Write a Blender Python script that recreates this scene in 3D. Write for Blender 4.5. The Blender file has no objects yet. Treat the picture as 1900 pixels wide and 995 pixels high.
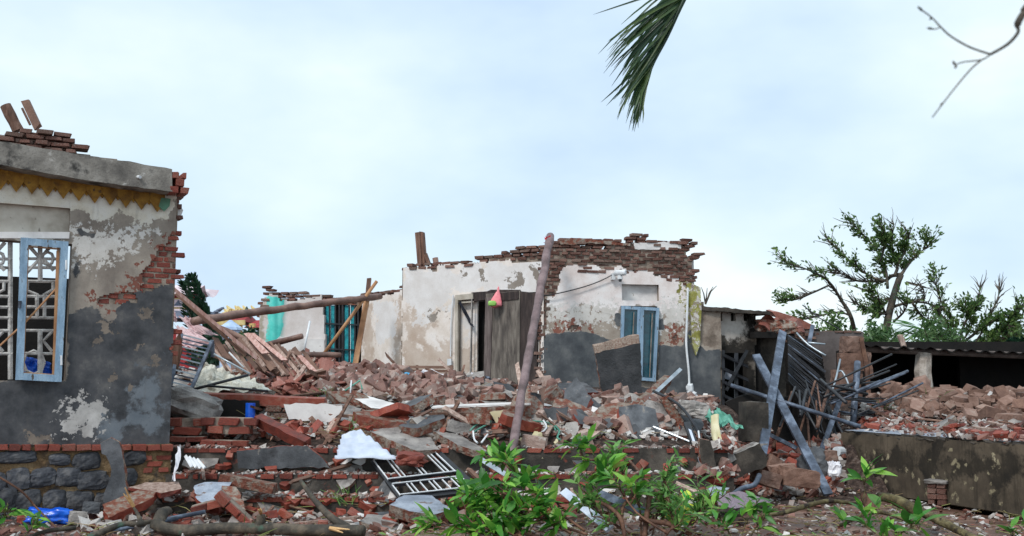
import bpy, bmesh, math, random
import numpy as np
from mathutils import Vector, Matrix, Euler, noise as mnoise

# ------------------------------------------------------------------ camera, sky, light
SC = bpy.context.scene
COL = SC.collection
FPX, PITCH, EYE = 1900.0, math.atan(222.5 / 1900), 1.6
cam_d = bpy.data.cameras.new('camera')
cam = bpy.data.objects.new('camera', cam_d); COL.objects.link(cam)
cam.location = (0, 0, EYE); cam.rotation_euler = (math.pi / 2 + PITCH, 0, 0)
cam_d.sensor_width = 36; cam_d.lens = 36; cam_d.clip_start = .05; cam_d.clip_end = 3000
cam_d.dof.use_dof = True; cam_d.dof.focus_distance = 16.5; cam_d.dof.aperture_fstop = 4.0
SC.camera = cam

SUN_EL, SUN_AZ = math.radians(48), math.radians(212)      # azimuth measured from +Y towards +X
world = bpy.data.worlds.new('World'); SC.world = world; world.use_nodes = True
wn, wl = world.node_tree.nodes, world.node_tree.links
wn.clear()
w_out = wn.new('ShaderNodeOutputWorld')
w_sky = wn.new('ShaderNodeTexSky'); w_sky.sky_type = 'NISHITA'; w_sky.sun_disc = False
w_sky.sun_elevation = SUN_EL; w_sky.sun_rotation = SUN_AZ
w_bg = wn.new('ShaderNodeBackground'); w_bg.inputs[1].default_value = .1
wl.new(w_sky.outputs[0], w_bg.inputs[0])
w_tc = wn.new('ShaderNodeTexCoord')
w_map = wn.new('ShaderNodeMapping'); w_map.inputs['Scale'].default_value = (1.3, 1.3, 2.6); w_map.inputs['Location'].default_value = (.35, .2, .1)
wl.new(w_tc.outputs['Generated'], w_map.inputs[0])
w_n = wn.new('ShaderNodeTexNoise'); w_n.inputs['Scale'].default_value = 1.9; w_n.inputs['Detail'].default_value = 5; w_n.inputs['Roughness'].default_value = .5
wl.new(w_map.outputs[0], w_n.inputs['Vector'])
w_r = wn.new('ShaderNodeValToRGB')
els = w_r.color_ramp.elements
els[0].position = .33; els[0].color = (.41, .53, .70, 1)
els[1].position = .68; els[1].color = (.71, .757, .77, 1)
e = els.new(.46); e.color = (.50, .615, .70, 1)
e = els.new(.58); e.color = (.585, .685, .73, 1)
wl.new(w_n.outputs['Fac'], w_r.inputs[0])
w_cl = wn.new('ShaderNodeBackground'); w_cl.inputs[1].default_value = 1.0
wl.new(w_r.outputs[0], w_cl.inputs[0])
w_mix = wn.new('ShaderNodeMixShader'); w_mix.inputs[0].default_value = .93
wl.new(w_bg.outputs[0], w_mix.inputs[1]); wl.new(w_cl.outputs[0], w_mix.inputs[2]); wl.new(w_mix.outputs[0], w_out.inputs[0])

sun_d = bpy.data.lights.new('sun', 'SUN'); sun_d.energy = 1.5; sun_d.angle = math.radians(12); sun_d.color = (1, .97, .93)
sun = bpy.data.objects.new('sun', sun_d); COL.objects.link(sun)
_sd = Vector((math.sin(SUN_AZ) * math.cos(SUN_EL), math.cos(SUN_AZ) * math.cos(SUN_EL), math.sin(SUN_EL)))
sun.rotation_euler = (-_sd).to_track_quat('-Z', 'Y').to_euler(); sun.location = _sd * 60
SC.view_settings.view_transform = 'Standard'; SC.view_settings.look = 'None'
SC.view_settings.exposure = .6; SC.view_settings.gamma = 1
SC.view_settings.use_curve_mapping = False

# ------------------------------------------------------------------ geometry helpers
R = random.Random(7)
CAM = Vector((0, 0, EYE))
SP, CP = math.sin(PITCH), math.cos(PITCH)
def ray(px, py):
    u, v = (px - 950) / FPX, (497.5 - py) / FPX
    return Vector((u, CP - v * SP, SP + v * CP))
def P(px, py, D):                     # the point seen at a photo pixel, D metres ahead
    d = ray(px, py); return CAM + d * (D / d.y)
def PZ(px, py, z):
    d = ray(px, py); return CAM + d * ((z - EYE) / d.z)
def lin(c):
    return tuple((x / 255 / 12.92) if x / 255 <= .04045 else ((x / 255 + .055) / 1.055) ** 2.4 for x in c) + (1,)

WLOC = {}
def link(name, vf, mat, parent=None, smooth=False, midx=None, attrs=None, base=False):
    vs, fs = vf
    vs = np.asarray([tuple(v) for v in vs], float) if not isinstance(vs, np.ndarray) else vs
    c = vs.mean(0)
    if base: c = np.array([c[0], c[1], vs[:, 2].min()])
    me = bpy.data.meshes.new(name)
    me.from_pydata((vs - c).tolist(), [], fs if isinstance(fs, list) else fs.tolist())
    mats = mat if isinstance(mat, (list, tuple)) else [mat]
    for m in mats: me.materials.append(m)
    if midx is not None: me.polygons.foreach_set('material_index', np.asarray(midx, np.int32))
    if smooth: me.polygons.foreach_set('use_smooth', [True] * len(me.polygons))
    for k, a in (attrs or {}).items():
        at = me.attributes.new(k, 'FLOAT', 'POINT'); at.data.foreach_set('value', np.asarray(a, np.float32))
    me.update()
    o = bpy.data.objects.new(name, me); COL.objects.link(o)
    put(o, Vector(c), parent)
    return o
def put(o, loc, parent=None):
    WLOC[o.name] = Vector(loc)
    if parent is not None:
        o.parent = parent; o.location = Vector(loc) - WLOC[parent.name]
    else: o.location = loc
def tag(o, label, cat, group=None):
    o['label'] = label; o['category'] = cat; o['kind'] = 'thing'
    if group: o['group'] = group
    return o
def thing(name, label, cat, loc, group=None):
    o = bpy.data.objects.new(name, None); COL.objects.link(o); o.empty_display_size = .2
    put(o, loc); return tag(o, label, cat, group)
def kind(o, k): o['kind'] = k; return o
def inst(name, me, M4, parent=None):
    o = bpy.data.objects.new(name, me); COL.objects.link(o)
    loc = M4.translation.copy(); WLOC[o.name] = loc
    if parent is not None:
        o.parent = parent; M4 = M4.copy(); M4.translation = loc - WLOC[parent.name]
    o.matrix_basis = M4
    return o
def join(lst):
    vs, fs, n = [], [], 0
    for v, f in lst:
        vs += [tuple(x) for x in v]; fs += [tuple(i + n for i in q) for q in f]; n += len(v)
    return vs, fs
def frame(d, up=Vector((0, 0, 1))):
    d = Vector(d).normalized()
    if abs(d.dot(up)) > .98: up = Vector((0, 1, 0))
    x = d.cross(up).normalized(); y = x.cross(d).normalized()
    return x, y, d
def beam(p1, p2, w, h, up=Vector((0, 0, 1)), taper=1.0, jag=0.0, segs=1):
    p1, p2 = Vector(p1), Vector(p2)
    x, y, d = frame(p2 - p1, up); vs, fs = [], []
    for i in range(segs + 1):
        t = i / segs; k = 1 + (taper - 1) * t; c = p1.lerp(p2, t)
        if 0 < i < segs: c = c + x * R.uniform(-1, 1) * w * .06 + y * R.uniform(-1, 1) * h * .06
        for sx, sy in ((-1, -1), (1, -1), (1, 1), (-1, 1)):
            q = c + x * (sx * w / 2 * k) + y * (sy * h / 2 * k)
            if jag and i in (0, segs): q = q + d * R.uniform(-jag, jag)
            vs.append(q)
    for i in range(segs):
        a = i * 4
        for j in range(4): fs.append((a + j, a + (j + 1) % 4, a + 4 + (j + 1) % 4, a + 4 + j))
    fs += [(3, 2, 1, 0), tuple(segs * 4 + j for j in range(4))]
    return vs, fs
def tube(pts, rad, n=8, caps=True, jit=0.0):
    pts = [Vector(p) for p in pts]
    if not isinstance(rad, (list, tuple)): rad = [rad] * len(pts)
    vs, fs = [], []; px = None
    for i, p in enumerate(pts):
        d = (pts[min(i + 1, len(pts) - 1)] - pts[max(i - 1, 0)])
        if d.length < 1e-6: d = Vector((0, 0, 1))
        d.normalize()
        if px is None: px, _, _ = frame(d)
        x = (px - d * px.dot(d))
        if x.length < 1e-4: x, _, _ = frame(d)
        x.normalize(); y = d.cross(x); px = x
        for k in range(n):
            a = 2 * math.pi * k / n; r = rad[i] * (1 + R.uniform(-jit, jit))
            vs.append(p + x * math.cos(a) * r + y * math.sin(a) * r)
    for i in range(len(pts) - 1):
        for k in range(n): fs.append((i * n + k, i * n + (k + 1) % n, (i + 1) * n + (k + 1) % n, (i + 1) * n + k))
    if caps:
        fs.append(tuple(range(n - 1, -1, -1))); fs.append(tuple((len(pts) - 1) * n + k for k in range(n)))
    return vs, fs
def smooth_path(pts, sub=4):
    pts = [Vector(p) for p in pts]
    if len(pts) < 3: return pts
    out = []
    for i in range(len(pts) - 1):
        p0, p1, p2, p3 = pts[max(i - 1, 0)], pts[i], pts[i + 1], pts[min(i + 2, len(pts) - 1)]
        for j in range(sub):
            t = j / sub
            out.append(.5 * ((2 * p1) + (p2 - p0) * t + (2 * p0 - 5 * p1 + 4 * p2 - p3) * t * t + (3 * p1 - p0 - 3 * p2 + p3) * t ** 3))
    out.append(pts[-1]); return out
def box(c, sx, sy, sz, rot=None):
    c = Vector(c); M = (rot.to_matrix() if isinstance(rot, Euler) else rot) if rot is not None else Matrix.Identity(3)
    vs = [c + M @ Vector((x * sx / 2, y * sy / 2, z * sz / 2)) for z in (-1, 1) for x, y in ((-1, -1), (1, -1), (1, 1), (-1, 1))]
    return vs, [(3, 2, 1, 0), (4, 5, 6, 7), (0, 1, 5, 4), (1, 2, 6, 5), (2, 3, 7, 6), (3, 0, 4, 7)]
def newell(p):
    n = Vector((0, 0, 0))
    for i in range(len(p)):
        a, b = p[i], p[(i + 1) % len(p)]
        n += Vector(((a.y - b.y) * (a.z + b.z), (a.z - b.z) * (a.x + b.x), (a.x - b.x) * (a.y + b.y)))
    return n.normalized()
def plate(pts, thick, jit=.015, step=.07, away=None, rows=2):
    """broken slab: outline pts (one side), extruded by thick away from the camera; returns vf and material index (0 face, 1 broken sides/back)"""
    pts = [Vector(p) for p in pts]; c = sum(pts, Vector()) / len(pts); n = newell(pts)
    if away is None: away = c - CAM
    if n.dot(away) < 0: n = -n
    pts = [p - n * (p - c).dot(n) for p in pts]
    out = []
    for i in range(len(pts)):
        a, b = pts[i], pts[(i + 1) % len(pts)]; L = (b - a).length; k = max(1, int(L / step)) if jit else 1
        tdir = (b - a).normalized() if L > 0 else Vector((1, 0, 0)); m = tdir.cross(n)
        for j in range(k):
            q = a.lerp(b, j / k)
            if jit: q = q + m * R.uniform(-jit, jit) + tdir * R.uniform(-.3, .3) * jit
            out.append(q)
    N = len(out); vs = []
    for r in range(rows + 1):
        t = r / rows
        for q in out:
            e = (q - c); k = 1.0
            w = q + n * thick * t
            if jit and r > 0: w = w + Vector((R.uniform(-1, 1), R.uniform(-1, 1), R.uniform(-1, 1))) * jit * .8
            vs.append(w)
    fs = [tuple(range(N))]; mi = [0]
    for r in range(rows):
        for i in range(N):
            fs.append((r * N + i, (r + 1) * N + i, (r + 1) * N + (i + 1) % N, r * N + (i + 1) % N)); mi.append(1)
    fs.append(tuple(rows * N + i for i in range(N - 1, -1, -1))); mi.append(1)
    return (vs, fs), mi
def chunk(c, sx, sy, sz, rot=None, seed=0, n=5, amp=.18, box_k=.65):
    """broken lump of masonry"""
    vs, fs, idx = [], [], {}
    M = (rot.to_matrix() if isinstance(rot, Euler) else rot) if rot is not None else Matrix.Identity(3)
    def vid(i, j, k):
        if (i, j, k) not in idx:
            p = Vector((2 * i / n - 1, 2 * j / n - 1, 2 * k / n - 1))
            q = p.normalized() * 1.15
            p = p * box_k + q * (1 - box_k)
            o = Vector((seed * 3.1, seed * 1.7, seed * 5.3))
            p = p * (1 + amp * (mnoise.noise(p * 1.3 + o) + .6 * mnoise.noise(p * 3.1 + o) + .4 * mnoise.noise(p * 7 + o)))
            idx[(i, j, k)] = len(vs); vs.append(Vector(c) + M @ Vector((p.x * sx / 2, p.y * sy / 2, p.z * sz / 2)))
        return idx[(i, j, k)]
    for a in range(n):
        for b in range(n):
            fs.append((vid(a, b, 0), vid(a, b + 1, 0), vid(a + 1, b + 1, 0), vid(a + 1, b, 0)))
            fs.append((vid(a, b, n), vid(a + 1, b, n), vid(a + 1, b + 1, n), vid(a, b + 1, n)))
            fs.append((vid(a, 0, b), vid(a + 1, 0, b), vid(a + 1, 0, b + 1), vid(a, 0, b + 1)))
            fs.append((vid(a, n, b), vid(a, n, b + 1), vid(a + 1, n, b + 1), vid(a + 1, n, b)))
            fs.append((vid(0, a, b), vid(0, a, b + 1), vid(0, a + 1, b + 1), vid(0, a + 1, b)))
            fs.append((vid(n, a, b), vid(n, a + 1, b), vid(n, a + 1, b + 1), vid(n, a, b + 1)))
    return vs, fs
def crumple(corners, nx, ny, amp, scale=4, seed=0, corr=None, fold=0, ragged=0.0):
    """sheet from four corners (a b c d round the outline), pushed about by noise; corr=(waves, height) corrugates across u"""
    a, b, c, d = [Vector(p) for p in corners]; n = (b - a).cross(d - a).normalized()
    vs, fs = [], []
    for j in range(ny + 1):
        for i in range(nx + 1):
            u, v = i / nx, j / ny
            if ragged:
                uu = .5 + (u - .5) * (1 - ragged * abs(mnoise.noise(Vector((v * 5, seed, 3))))); vv = .5 + (v - .5) * (1 - ragged * abs(mnoise.noise(Vector((u * 5, seed, 9)))))
            else: uu, vv = u, v
            p = (a * (1 - uu) + b * uu) * (1 - vv) + (d * (1 - uu) + c * uu) * vv
            q = Vector((u * scale, v * scale, seed * 7.7))
            p = p + n * amp * (mnoise.noise(q) + .5 * mnoise.noise(q * 2.3)) + mnoise.noise_vector(q * 1.3) * amp * .4
            if corr: p = p + n * corr[1] * math.sin(u * corr[0] * 2 * math.pi)
            vs.append(p)
    W = nx + 1
    for j in range(ny):
        for i in range(nx): fs.append((j * W + i, j * W + i + 1, (j + 1) * W + i + 1, (j + 1) * W + i))
    N = len(vs); t = .004
    vs2 = [v + n * t for v in vs]; fs2 = [tuple(N + k for k in reversed(f)) for f in fs]
    rim = [i for i in range(W)] + [j * W + nx for j in range(1, ny + 1)] + [ny * W + i for i in range(nx - 1, -1, -1)] + [j * W for j in range(ny - 1, 0, -1)]
    for k in range(len(rim)):
        p, q = rim[k], rim[(k + 1) % len(rim)]; fs2.append((p, N + p, N + q, q))
    return vs + vs2, fs + fs2

# ------------------------------------------------------------------ materials
def nodes_of(name):
    m = bpy.data.materials.new(name); m.use_nodes = True
    t = m.node_tree; b = t.nodes['Principled BSDF']
    return m, t, b
def N(t, typ, **kw):
    n = t.nodes.new(typ)
    for k, v in kw.items():
        if k.startswith('i_'):
            key = k[2:]; n.inputs[int(key) if key.isdigit() else key].default_value = v
        else: setattr(n, k, v)
    return n
def math_(t, op, a, b=None, clamp=False):
    n = N(t, 'ShaderNodeMath', operation=op, use_clamp=clamp)
    for i, x in enumerate((a, b)):
        if x is None: continue
        if isinstance(x, (int, float)): n.inputs[i].default_value = x
        else: t.links.new(x, n.inputs[i])
    return n.outputs[0]
def noise_(t, vec, scale, detail=5, rough=.55, dist=0):
    n = N(t, 'ShaderNodeTexNoise'); n.inputs['Scale'].default_value = scale; n.inputs['Detail'].default_value = detail
    n.inputs['Roughness'].default_value = rough; n.inputs['Distortion'].default_value = dist
    t.links.new(vec, n.inputs['Vector']); return n.outputs['Fac']
def ramp_(t, fac, cols):
    r = N(t, 'ShaderNodeValToRGB'); el = r.color_ramp.elements
    el[0].position, el[0].color = cols[0][0], lin(cols[0][1]); el[1].position, el[1].color = cols[-1][0], lin(cols[-1][1])
    for p, c in cols[1:-1]: x = el.new(p); x.color = lin(c)
    t.links.new(fac, r.inputs[0]); return r.outputs[0]
def mixc(t, fac, a, b):
    n = N(t, 'ShaderNodeMix', data_type='RGBA'); 
    if isinstance(fac, (int, float)): n.inputs[0].default_value = fac
    else: t.links.new(fac, n.inputs[0])
    for i, x in ((6, a), (7, b)):
        if isinstance(x, tuple): n.inputs[i].default_value = x
        else: t.links.new(x, n.inputs[i])
    return n.outputs[2]
def step_(t, x, lo, hi):
    n = N(t, 'ShaderNodeMapRange', interpolation_type='SMOOTHSTEP'); n.inputs[1].default_value = lo; n.inputs[2].default_value = hi
    t.links.new(x, n.inputs[0]); return n.outputs[0]
def mat(name, cols, scale=4, rough=.8, bump=.4, bs=45, vary=.18, spots=(), stretch=(1, 1, 1), metal=0, spec=.35, piece=0.0, rvar=.15, bdist=.01, trans=0.0):
    m, t, b = nodes_of(name)
    tc = N(t, 'ShaderNodeTexCoord'); oi = N(t, 'ShaderNodeObjectInfo'); at = N(t, 'ShaderNodeAttribute', attribute_name='rnd')
    rnd = math_(t, 'FRACT', math_(t, 'ADD', oi.outputs['Random'], at.outputs['Fac']))
    off = N(t, 'ShaderNodeVectorMath', operation='ADD'); t.links.new(tc.outputs['Object'], off.inputs[0])
    sc_ = math_(t, 'MULTIPLY', rnd, 37.0); t.links.new(sc_, off.inputs[1])
    mp = N(t, 'ShaderNodeMapping'); mp.inputs['Scale'].default_value = stretch; t.links.new(off.outputs[0], mp.inputs[0])
    v = mp.outputs[0]
    n1 = noise_(t, v, scale, 6, .6)
    f = step_(t, n1, .25, .75)
    if piece: f = math_(t, 'ADD', math_(t, 'MULTIPLY', rnd, piece), math_(t, 'MULTIPLY', f, 1 - piece))
    c = ramp_(t, f, cols)
    for col, ssc, th, soft in spots:
        s = step_(t, noise_(t, v, ssc, 5, .6), th, th + soft); c = mixc(t, s, c, lin(col))
    hs = N(t, 'ShaderNodeHueSaturation')
    t.links.new(math_(t, 'ADD', math_(t, 'MULTIPLY', math_(t, 'FRACT', math_(t, 'MULTIPLY', rnd, 7.31)), 2 * vary), 1 - vary), hs.inputs['Value'])
    t.links.new(c, hs.inputs['Color'])
    fine = noise_(t, v, bs * 1.7, 3, .6)
    hv = mixc(t, math_(t, 'MULTIPLY', step_(t, fine, .45, .8), .35), hs.outputs[0], (0, 0, 0, 1)) if bump > .3 else hs.outputs[0]
    t.links.new(hv, b.inputs['Base Color'])
    rr = math_(t, 'ADD', math_(t, 'MULTIPLY', n1, rvar * 2), rough - rvar, clamp=True); t.links.new(rr, b.inputs['Roughness'])
    b.inputs['Metallic'].default_value = metal; b.inputs['Specular IOR Level'].default_value = spec
    if trans:
        b.inputs['Transmission Weight'].default_value = trans
    if bump:
        bp = N(t, 'ShaderNodeBump'); bp.inputs['Strength'].default_value = bump; bp.inputs['Distance'].default_value = bdist
        t.links.new(math_(t, 'ADD', noise_(t, v, bs, 5, .65), math_(t, 'MULTIPLY', noise_(t, v, bs * .25, 3), 1.5)), bp.inputs['Height']); t.links.new(bp.outputs[0], b.inputs['Normal'])
    return m
def wallmat(name, base, layers, rough=.85, streak=None):
    """painted/rendered wall: base colour ramp, then layers (attr, ramp cols, edge wander, wander scale, relief) that begin at the zero line of a measured distance"""
    m, t, b = nodes_of(name); tc = N(t, 'ShaderNodeTexCoord'); v = tc.outputs['Object']
    c = ramp_(t, step_(t, noise_(t, v, 2.2, 7, .65), .25, .75), base); h = math_(t, 'MULTIPLY', noise_(t, v, 30, 5, .65), .35)
    for k, (attr, cols, amp, asc, relief) in enumerate(layers):
        at = N(t, 'ShaderNodeAttribute', attribute_name=attr)
        o = N(t, 'ShaderNodeVectorMath', operation='ADD'); t.links.new(v, o.inputs[0]); o.inputs[1].default_value = (k * 5.1, k * 3.3, k * 1.9)
        w = math_(t, 'MULTIPLY', math_(t, 'SUBTRACT', noise_(t, o.outputs[0], asc, 8, .68), .5), amp * 3.2)
        sf = .012 if relief else .11
        f = step_(t, math_(t, 'ADD', at.outputs['Fac'], w), -sf, sf)
        lc = ramp_(t, step_(t, noise_(t, o.outputs[0], 3.1, 7, .65), .25, .75), cols)
        c = mixc(t, f, c, lc); h = math_(t, 'ADD', h, math_(t, 'MULTIPLY', f, relief))
    if streak:
        mp = N(t, 'ShaderNodeMapping'); mp.inputs['Scale'].default_value = (1, 1, .12); t.links.new(v, mp.inputs[0])
        s = step_(t, noise_(t, mp.outputs[0], 9, 5, .65), streak[1], streak[1] + .2)
        c = mixc(t, math_(t, 'MULTIPLY', s, streak[2]), c, lin(streak[0]))
    c = mixc(t, math_(t, 'MULTIPLY', step_(t, noise_(t, v, 55, 3, .7), .5, .85), .3), c, lin((60, 52, 46)))
    t.links.new(c, b.inputs['Base Color']); b.inputs['Roughness'].default_value = rough; b.inputs['Specular IOR Level'].default_value = .25
    bp = N(t, 'ShaderNodeBump'); bp.inputs['Strength'].default_value = .55; bp.inputs['Distance'].default_value = .012
    t.links.new(h, bp.inputs['Height']); t.links.new(bp.outputs[0], b.inputs['Normal'])
    return m

BRICK_COLS = [(0, (78, 56, 50)), (.25, (116, 80, 70)), (.45, (136, 100, 90)), (.65, (146, 122, 112)), (.85, (160, 138, 128)), (1, (172, 158, 150))]
M_brick = mat('wall_brick', [(0, (76, 54, 48)), (.35, (108, 72, 62)), (.6, (122, 92, 82)), (.8, (126, 110, 100)), (1, (142, 130, 120))], 9, .85, .6, 60, .28, spots=[((140, 130, 122), 6, .60, .08)], piece=.45)
M_rubble = mat('rubble_brick', BRICK_COLS, 8, .55, .6, 60, .3, spots=[((176, 168, 160), 7, .60, .06), ((60, 40, 34), 5, .66, .1)], piece=.6, spec=.5)
M_redbrick = mat('wet_red_brick', [(0, (82, 38, 29)), (.4, (130, 56, 42)), (.7, (146, 72, 54)), (1, (146, 110, 96))], 9, .6, .6, 60, .25, spots=[((150, 140, 130), 7, .66, .06)], piece=.5, spec=.5)
M_block = mat('brown_block', [(0, (84, 60, 52)), (.4, (118, 90, 77)), (.7, (138, 110, 98)), (1, (156, 138, 126))], 7, .85, .6, 45, .2, spots=[((170, 156, 142), 5, .66, .06)], piece=.5)
M_tile = mat('roof_tile', [(0, (86, 52, 46)), (.4, (128, 74, 62)), (.75, (150, 98, 86)), (1, (176, 142, 134))], 7, .6, .4, 50, .25, piece=.6, spec=.5)
M_frag = mat('fragments', [(0, (70, 46, 40)), (.22, (114, 68, 56)), (.42, (140, 102, 90)), (.58, (132, 122, 116)), (.75, (172, 164, 158)), (1, (212, 208, 205))], 9, .6, .5, 70, .3, piece=.85, spec=.5)
M_mortar = mat('mortar', [(0, (96, 84, 74)), (.5, (138, 124, 112)), (1, (160, 148, 136))], 5, .9, .6, 40, .1)
M_cement = mat('cement_slab', [(0, (98, 94, 92)), (.5, (140, 134, 130)), (1, (172, 166, 160))], 4, .7, .5, 40, .12, spots=[((70, 64, 60), 5, .62, .1)])
M_darkcem = mat('dark_render', [(0, (52, 54, 58)), (.5, (76, 78, 82)), (1, (100, 102, 106))], 4, .65, .4, 40, .12, spots=[((122, 117, 112), 8, .62, .06), ((44, 44, 47), 3, .55, .15), ((104, 70, 58), 6, .7, .06)], spec=.5)
M_mason = mat('broken_masonry', [(0, (104, 60, 48)), (.35, (128, 78, 62)), (.6, (134, 118, 106)), (1, (158, 148, 138))], 9, .85, .8, 35, .15, bdist=.03)
M_white = mat('white_plaster', [(0, (188, 184, 182)), (.5, (216, 212, 210)), (1, (228, 225, 222))], 3, .8, .2, 40, .05, spots=[((150, 140, 130), 6, .66, .08)])
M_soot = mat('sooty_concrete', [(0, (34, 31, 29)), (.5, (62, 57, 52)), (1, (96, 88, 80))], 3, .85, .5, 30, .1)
M_void = mat('char_and_interior_dark', [(0, (14, 13, 13)), (1, (34, 30, 28))], 3, .9, .4, 25, .1)  # near-black for charred things, and for the shade of interiors, openings and gaps
M_wood = mat('old_wood', [(0, (74, 52, 42)), (.5, (112, 82, 68)), (1, (140, 110, 96))], 3, .7, .5, 40, .2, stretch=(6, 6, .7))
M_plank = mat('roof_plank', [(0, (78, 56, 46)), (.5, (122, 92, 78)), (1, (162, 130, 114))], 3, .6, .4, 40, .25, piece=.5)
M_lath = mat('pale_lath', [(0, (132, 106, 94)), (.5, (168, 144, 132)), (1, (196, 174, 162))], 4, .65, .4, 40, .22, stretch=(6, 6, .8))
M_lathp = mat('pink_lath', [(0, (164, 120, 108)), (.5, (196, 156, 146)), (1, (214, 184, 176))], 4, .6, .3, 40, .08, stretch=(6, 6, .8))
M_bamboo = mat('bamboo', [(0, (84, 60, 52)), (.5, (118, 90, 80)), (1, (150, 118, 104))], 3, .5, .3, 30, .15, spec=.5)
M_bamboo_l = mat('tan_bamboo', [(0, (132, 90, 58)), (.5, (172, 124, 86)), (1, (192, 148, 108))], 3, .5, .3, 30, .12)
M_pole = mat('purple_brown_pole', [(0, (84, 68, 66)), (.5, (118, 98, 98)), (1, (142, 122, 122))], 3, .6, .4, 30, .05)
M_bluepaint = mat('pale_blue_paint', [(0, (112, 138, 160)), (.5, (138, 166, 190)), (1, (160, 186, 206))], 4, .5, .35, 40, .06, spots=[((92, 84, 78), 8, .62, .05), ((180, 190, 196), 5, .62, .1)], stretch=(3, 3, .8))
M_steel = mat('blue_grey_steel', [(0, (46, 50, 59)), (.5, (78, 87, 102)), (1, (124, 135, 152))], 5, .45, .3, 40, .1, metal=.2, spots=[((58, 58, 64), 14, .66, .12), ((110, 84, 70), 9, .72, .1)])
M_crumbw = mat('plaster_crumb', [(0, (160, 154, 150)), (.5, (198, 194, 190)), (1, (224, 222, 220))], 6, .8, .3, 40, .15, piece=.6)
M_alu = mat('aluminium', [(0, (140, 150, 158)), (1, (196, 204, 210))], 5, .35, .1, 40, .08, metal=.5)
M_zinc = mat('zinc_sheet', [(0, (172, 182, 200)), (1, (208, 216, 230))], 3, .5, .2, 8, .06, spots=[((140, 128, 118), 6, .66, .1)], bdist=.02)
M_blacksteel = mat('black_steel', [(0, (16, 17, 20)), (1, (44, 46, 52))], 5, .45, .3, 40, .15, spec=.5)
M_whitemetal = mat('white_paint_metal', [(0, (196, 200, 204)), (1, (232, 234, 236))], 5, .45, .1, 40, .05)
M_cloth_w = mat('white_cloth', [(0, (206, 204, 210)), (1, (236, 234, 238))], 4, .8, .2, 40, .05)
M_cream = mat('cream_cloth', [(0, (190, 180, 140)), (1, (222, 214, 182))], 4, .7, .2, 40, .05)
M_blue = mat('blue_plastic', [(0, (4, 70, 190)), (1, (24, 108, 226))], 5, .3, .3, 12, .05, spec=.6, bdist=.02)
M_cyan = mat('cyan_plastic', [(0, (20, 130, 190)), (1, (70, 180, 226))], 5, .3, .3, 12, .05, spec=.6)
M_black = mat('black_cloth', [(0, (18, 20, 30)), (1, (40, 44, 58))], 5, .7, .3, 12, .05)
M_pink = mat('pink_plastic', [(0, (224, 96, 108)), (1, (240, 150, 156))], 5, .35, .2, 20, .03)
M_lime = mat('lime_wrap', [(0, (130, 190, 80)), (1, (170, 215, 120))], 5, .4, .2, 20, .03)
M_green = mat('green_net', [(0, (60, 120, 104)), (1, (110, 168, 150))], 6, .6, .3, 40, .1)
M_bark = mat('dark_bark', [(0, (44, 42, 38)), (.5, (72, 66, 58)), (1, (110, 98, 84))], 6, .75, .7, 40, .1, spots=[((70, 92, 78), 4, .6, .1)])
M_barkb = mat('brown_bark', [(0, (62, 42, 34)), (.5, (98, 68, 54)), (1, (132, 98, 78))], 6, .7, .6, 40, .15)
M_barkg = mat('mossy_bark', [(0, (58, 50, 36)), (.5, (96, 86, 58)), (1, (132, 122, 88))], 9, .8, .9, 30, .1, spots=[((52, 42, 34), 7, .56, .1)])
M_splint = mat('fresh_split_wood', [(0, (176, 132, 84)), (1, (222, 186, 136))], 7, .7, .4, 40, .1)
M_straw = mat('straw', [(0, (120, 100, 70)), (.5, (150, 128, 96)), (1, (120, 140, 70))], 7, .8, .2, 40, .25, piece=.8)
def leafmat(name, cols, vary=.3, rough=.4):
    m = mat(name, cols, 6, rough, .15, 30, vary, piece=.7, spec=.5)
    t = m.node_tree; b = t.nodes['Principled BSDF']; out = t.nodes['Material Output']
    tr = N(t, 'ShaderNodeBsdfTranslucent'); src = b.inputs['Base Color'].links[0].from_socket
    t.links.new(src, tr.inputs[0]); mx = N(t, 'ShaderNodeMixShader', i_0=.42)
    t.links.new(b.outputs[0], mx.inputs[1]); t.links.new(tr.outputs[0], mx.inputs[2]); t.links.new(mx.outputs[0], out.inputs[0])
    return m
M_leaf = leafmat('broad_leaf', [(0, (38, 92, 36)), (.45, (78, 144, 54)), (.78, (144, 194, 78)), (.93, (170, 204, 106)), (1, (176, 160, 90))])
M_leaf_d = leafmat('tree_leaf', [(0, (52, 78, 48)), (.5, (88, 120, 64)), (1, (138, 160, 92))])
M_leaf_b = leafmat('bush_leaf', [(0, (64, 112, 58)), (.5, (108, 158, 82)), (.9, (160, 196, 112)), (1, (170, 150, 96))])
M_leaf_t = leafmat('pale_tree_leaf', [(0, (54, 84, 52)), (.5, (86, 120, 72)), (1, (126, 152, 100))])
M_leaf_c = leafmat('conifer_leaf', [(0, (22, 48, 38)), (1, (50, 84, 58))])
M_palm = leafmat('palm_leaflet', [(0, (28, 56, 40)), (.5, (44, 76, 48)), (1, (88, 108, 48))])
M_ochre = mat('ochre_tile', [(0, (104, 70, 24)), (.5, (146, 104, 34)), (1, (170, 128, 52))], 6, .7, .4, 40, .15, spots=[((84, 66, 46), 7, .6, .08)])
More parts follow.
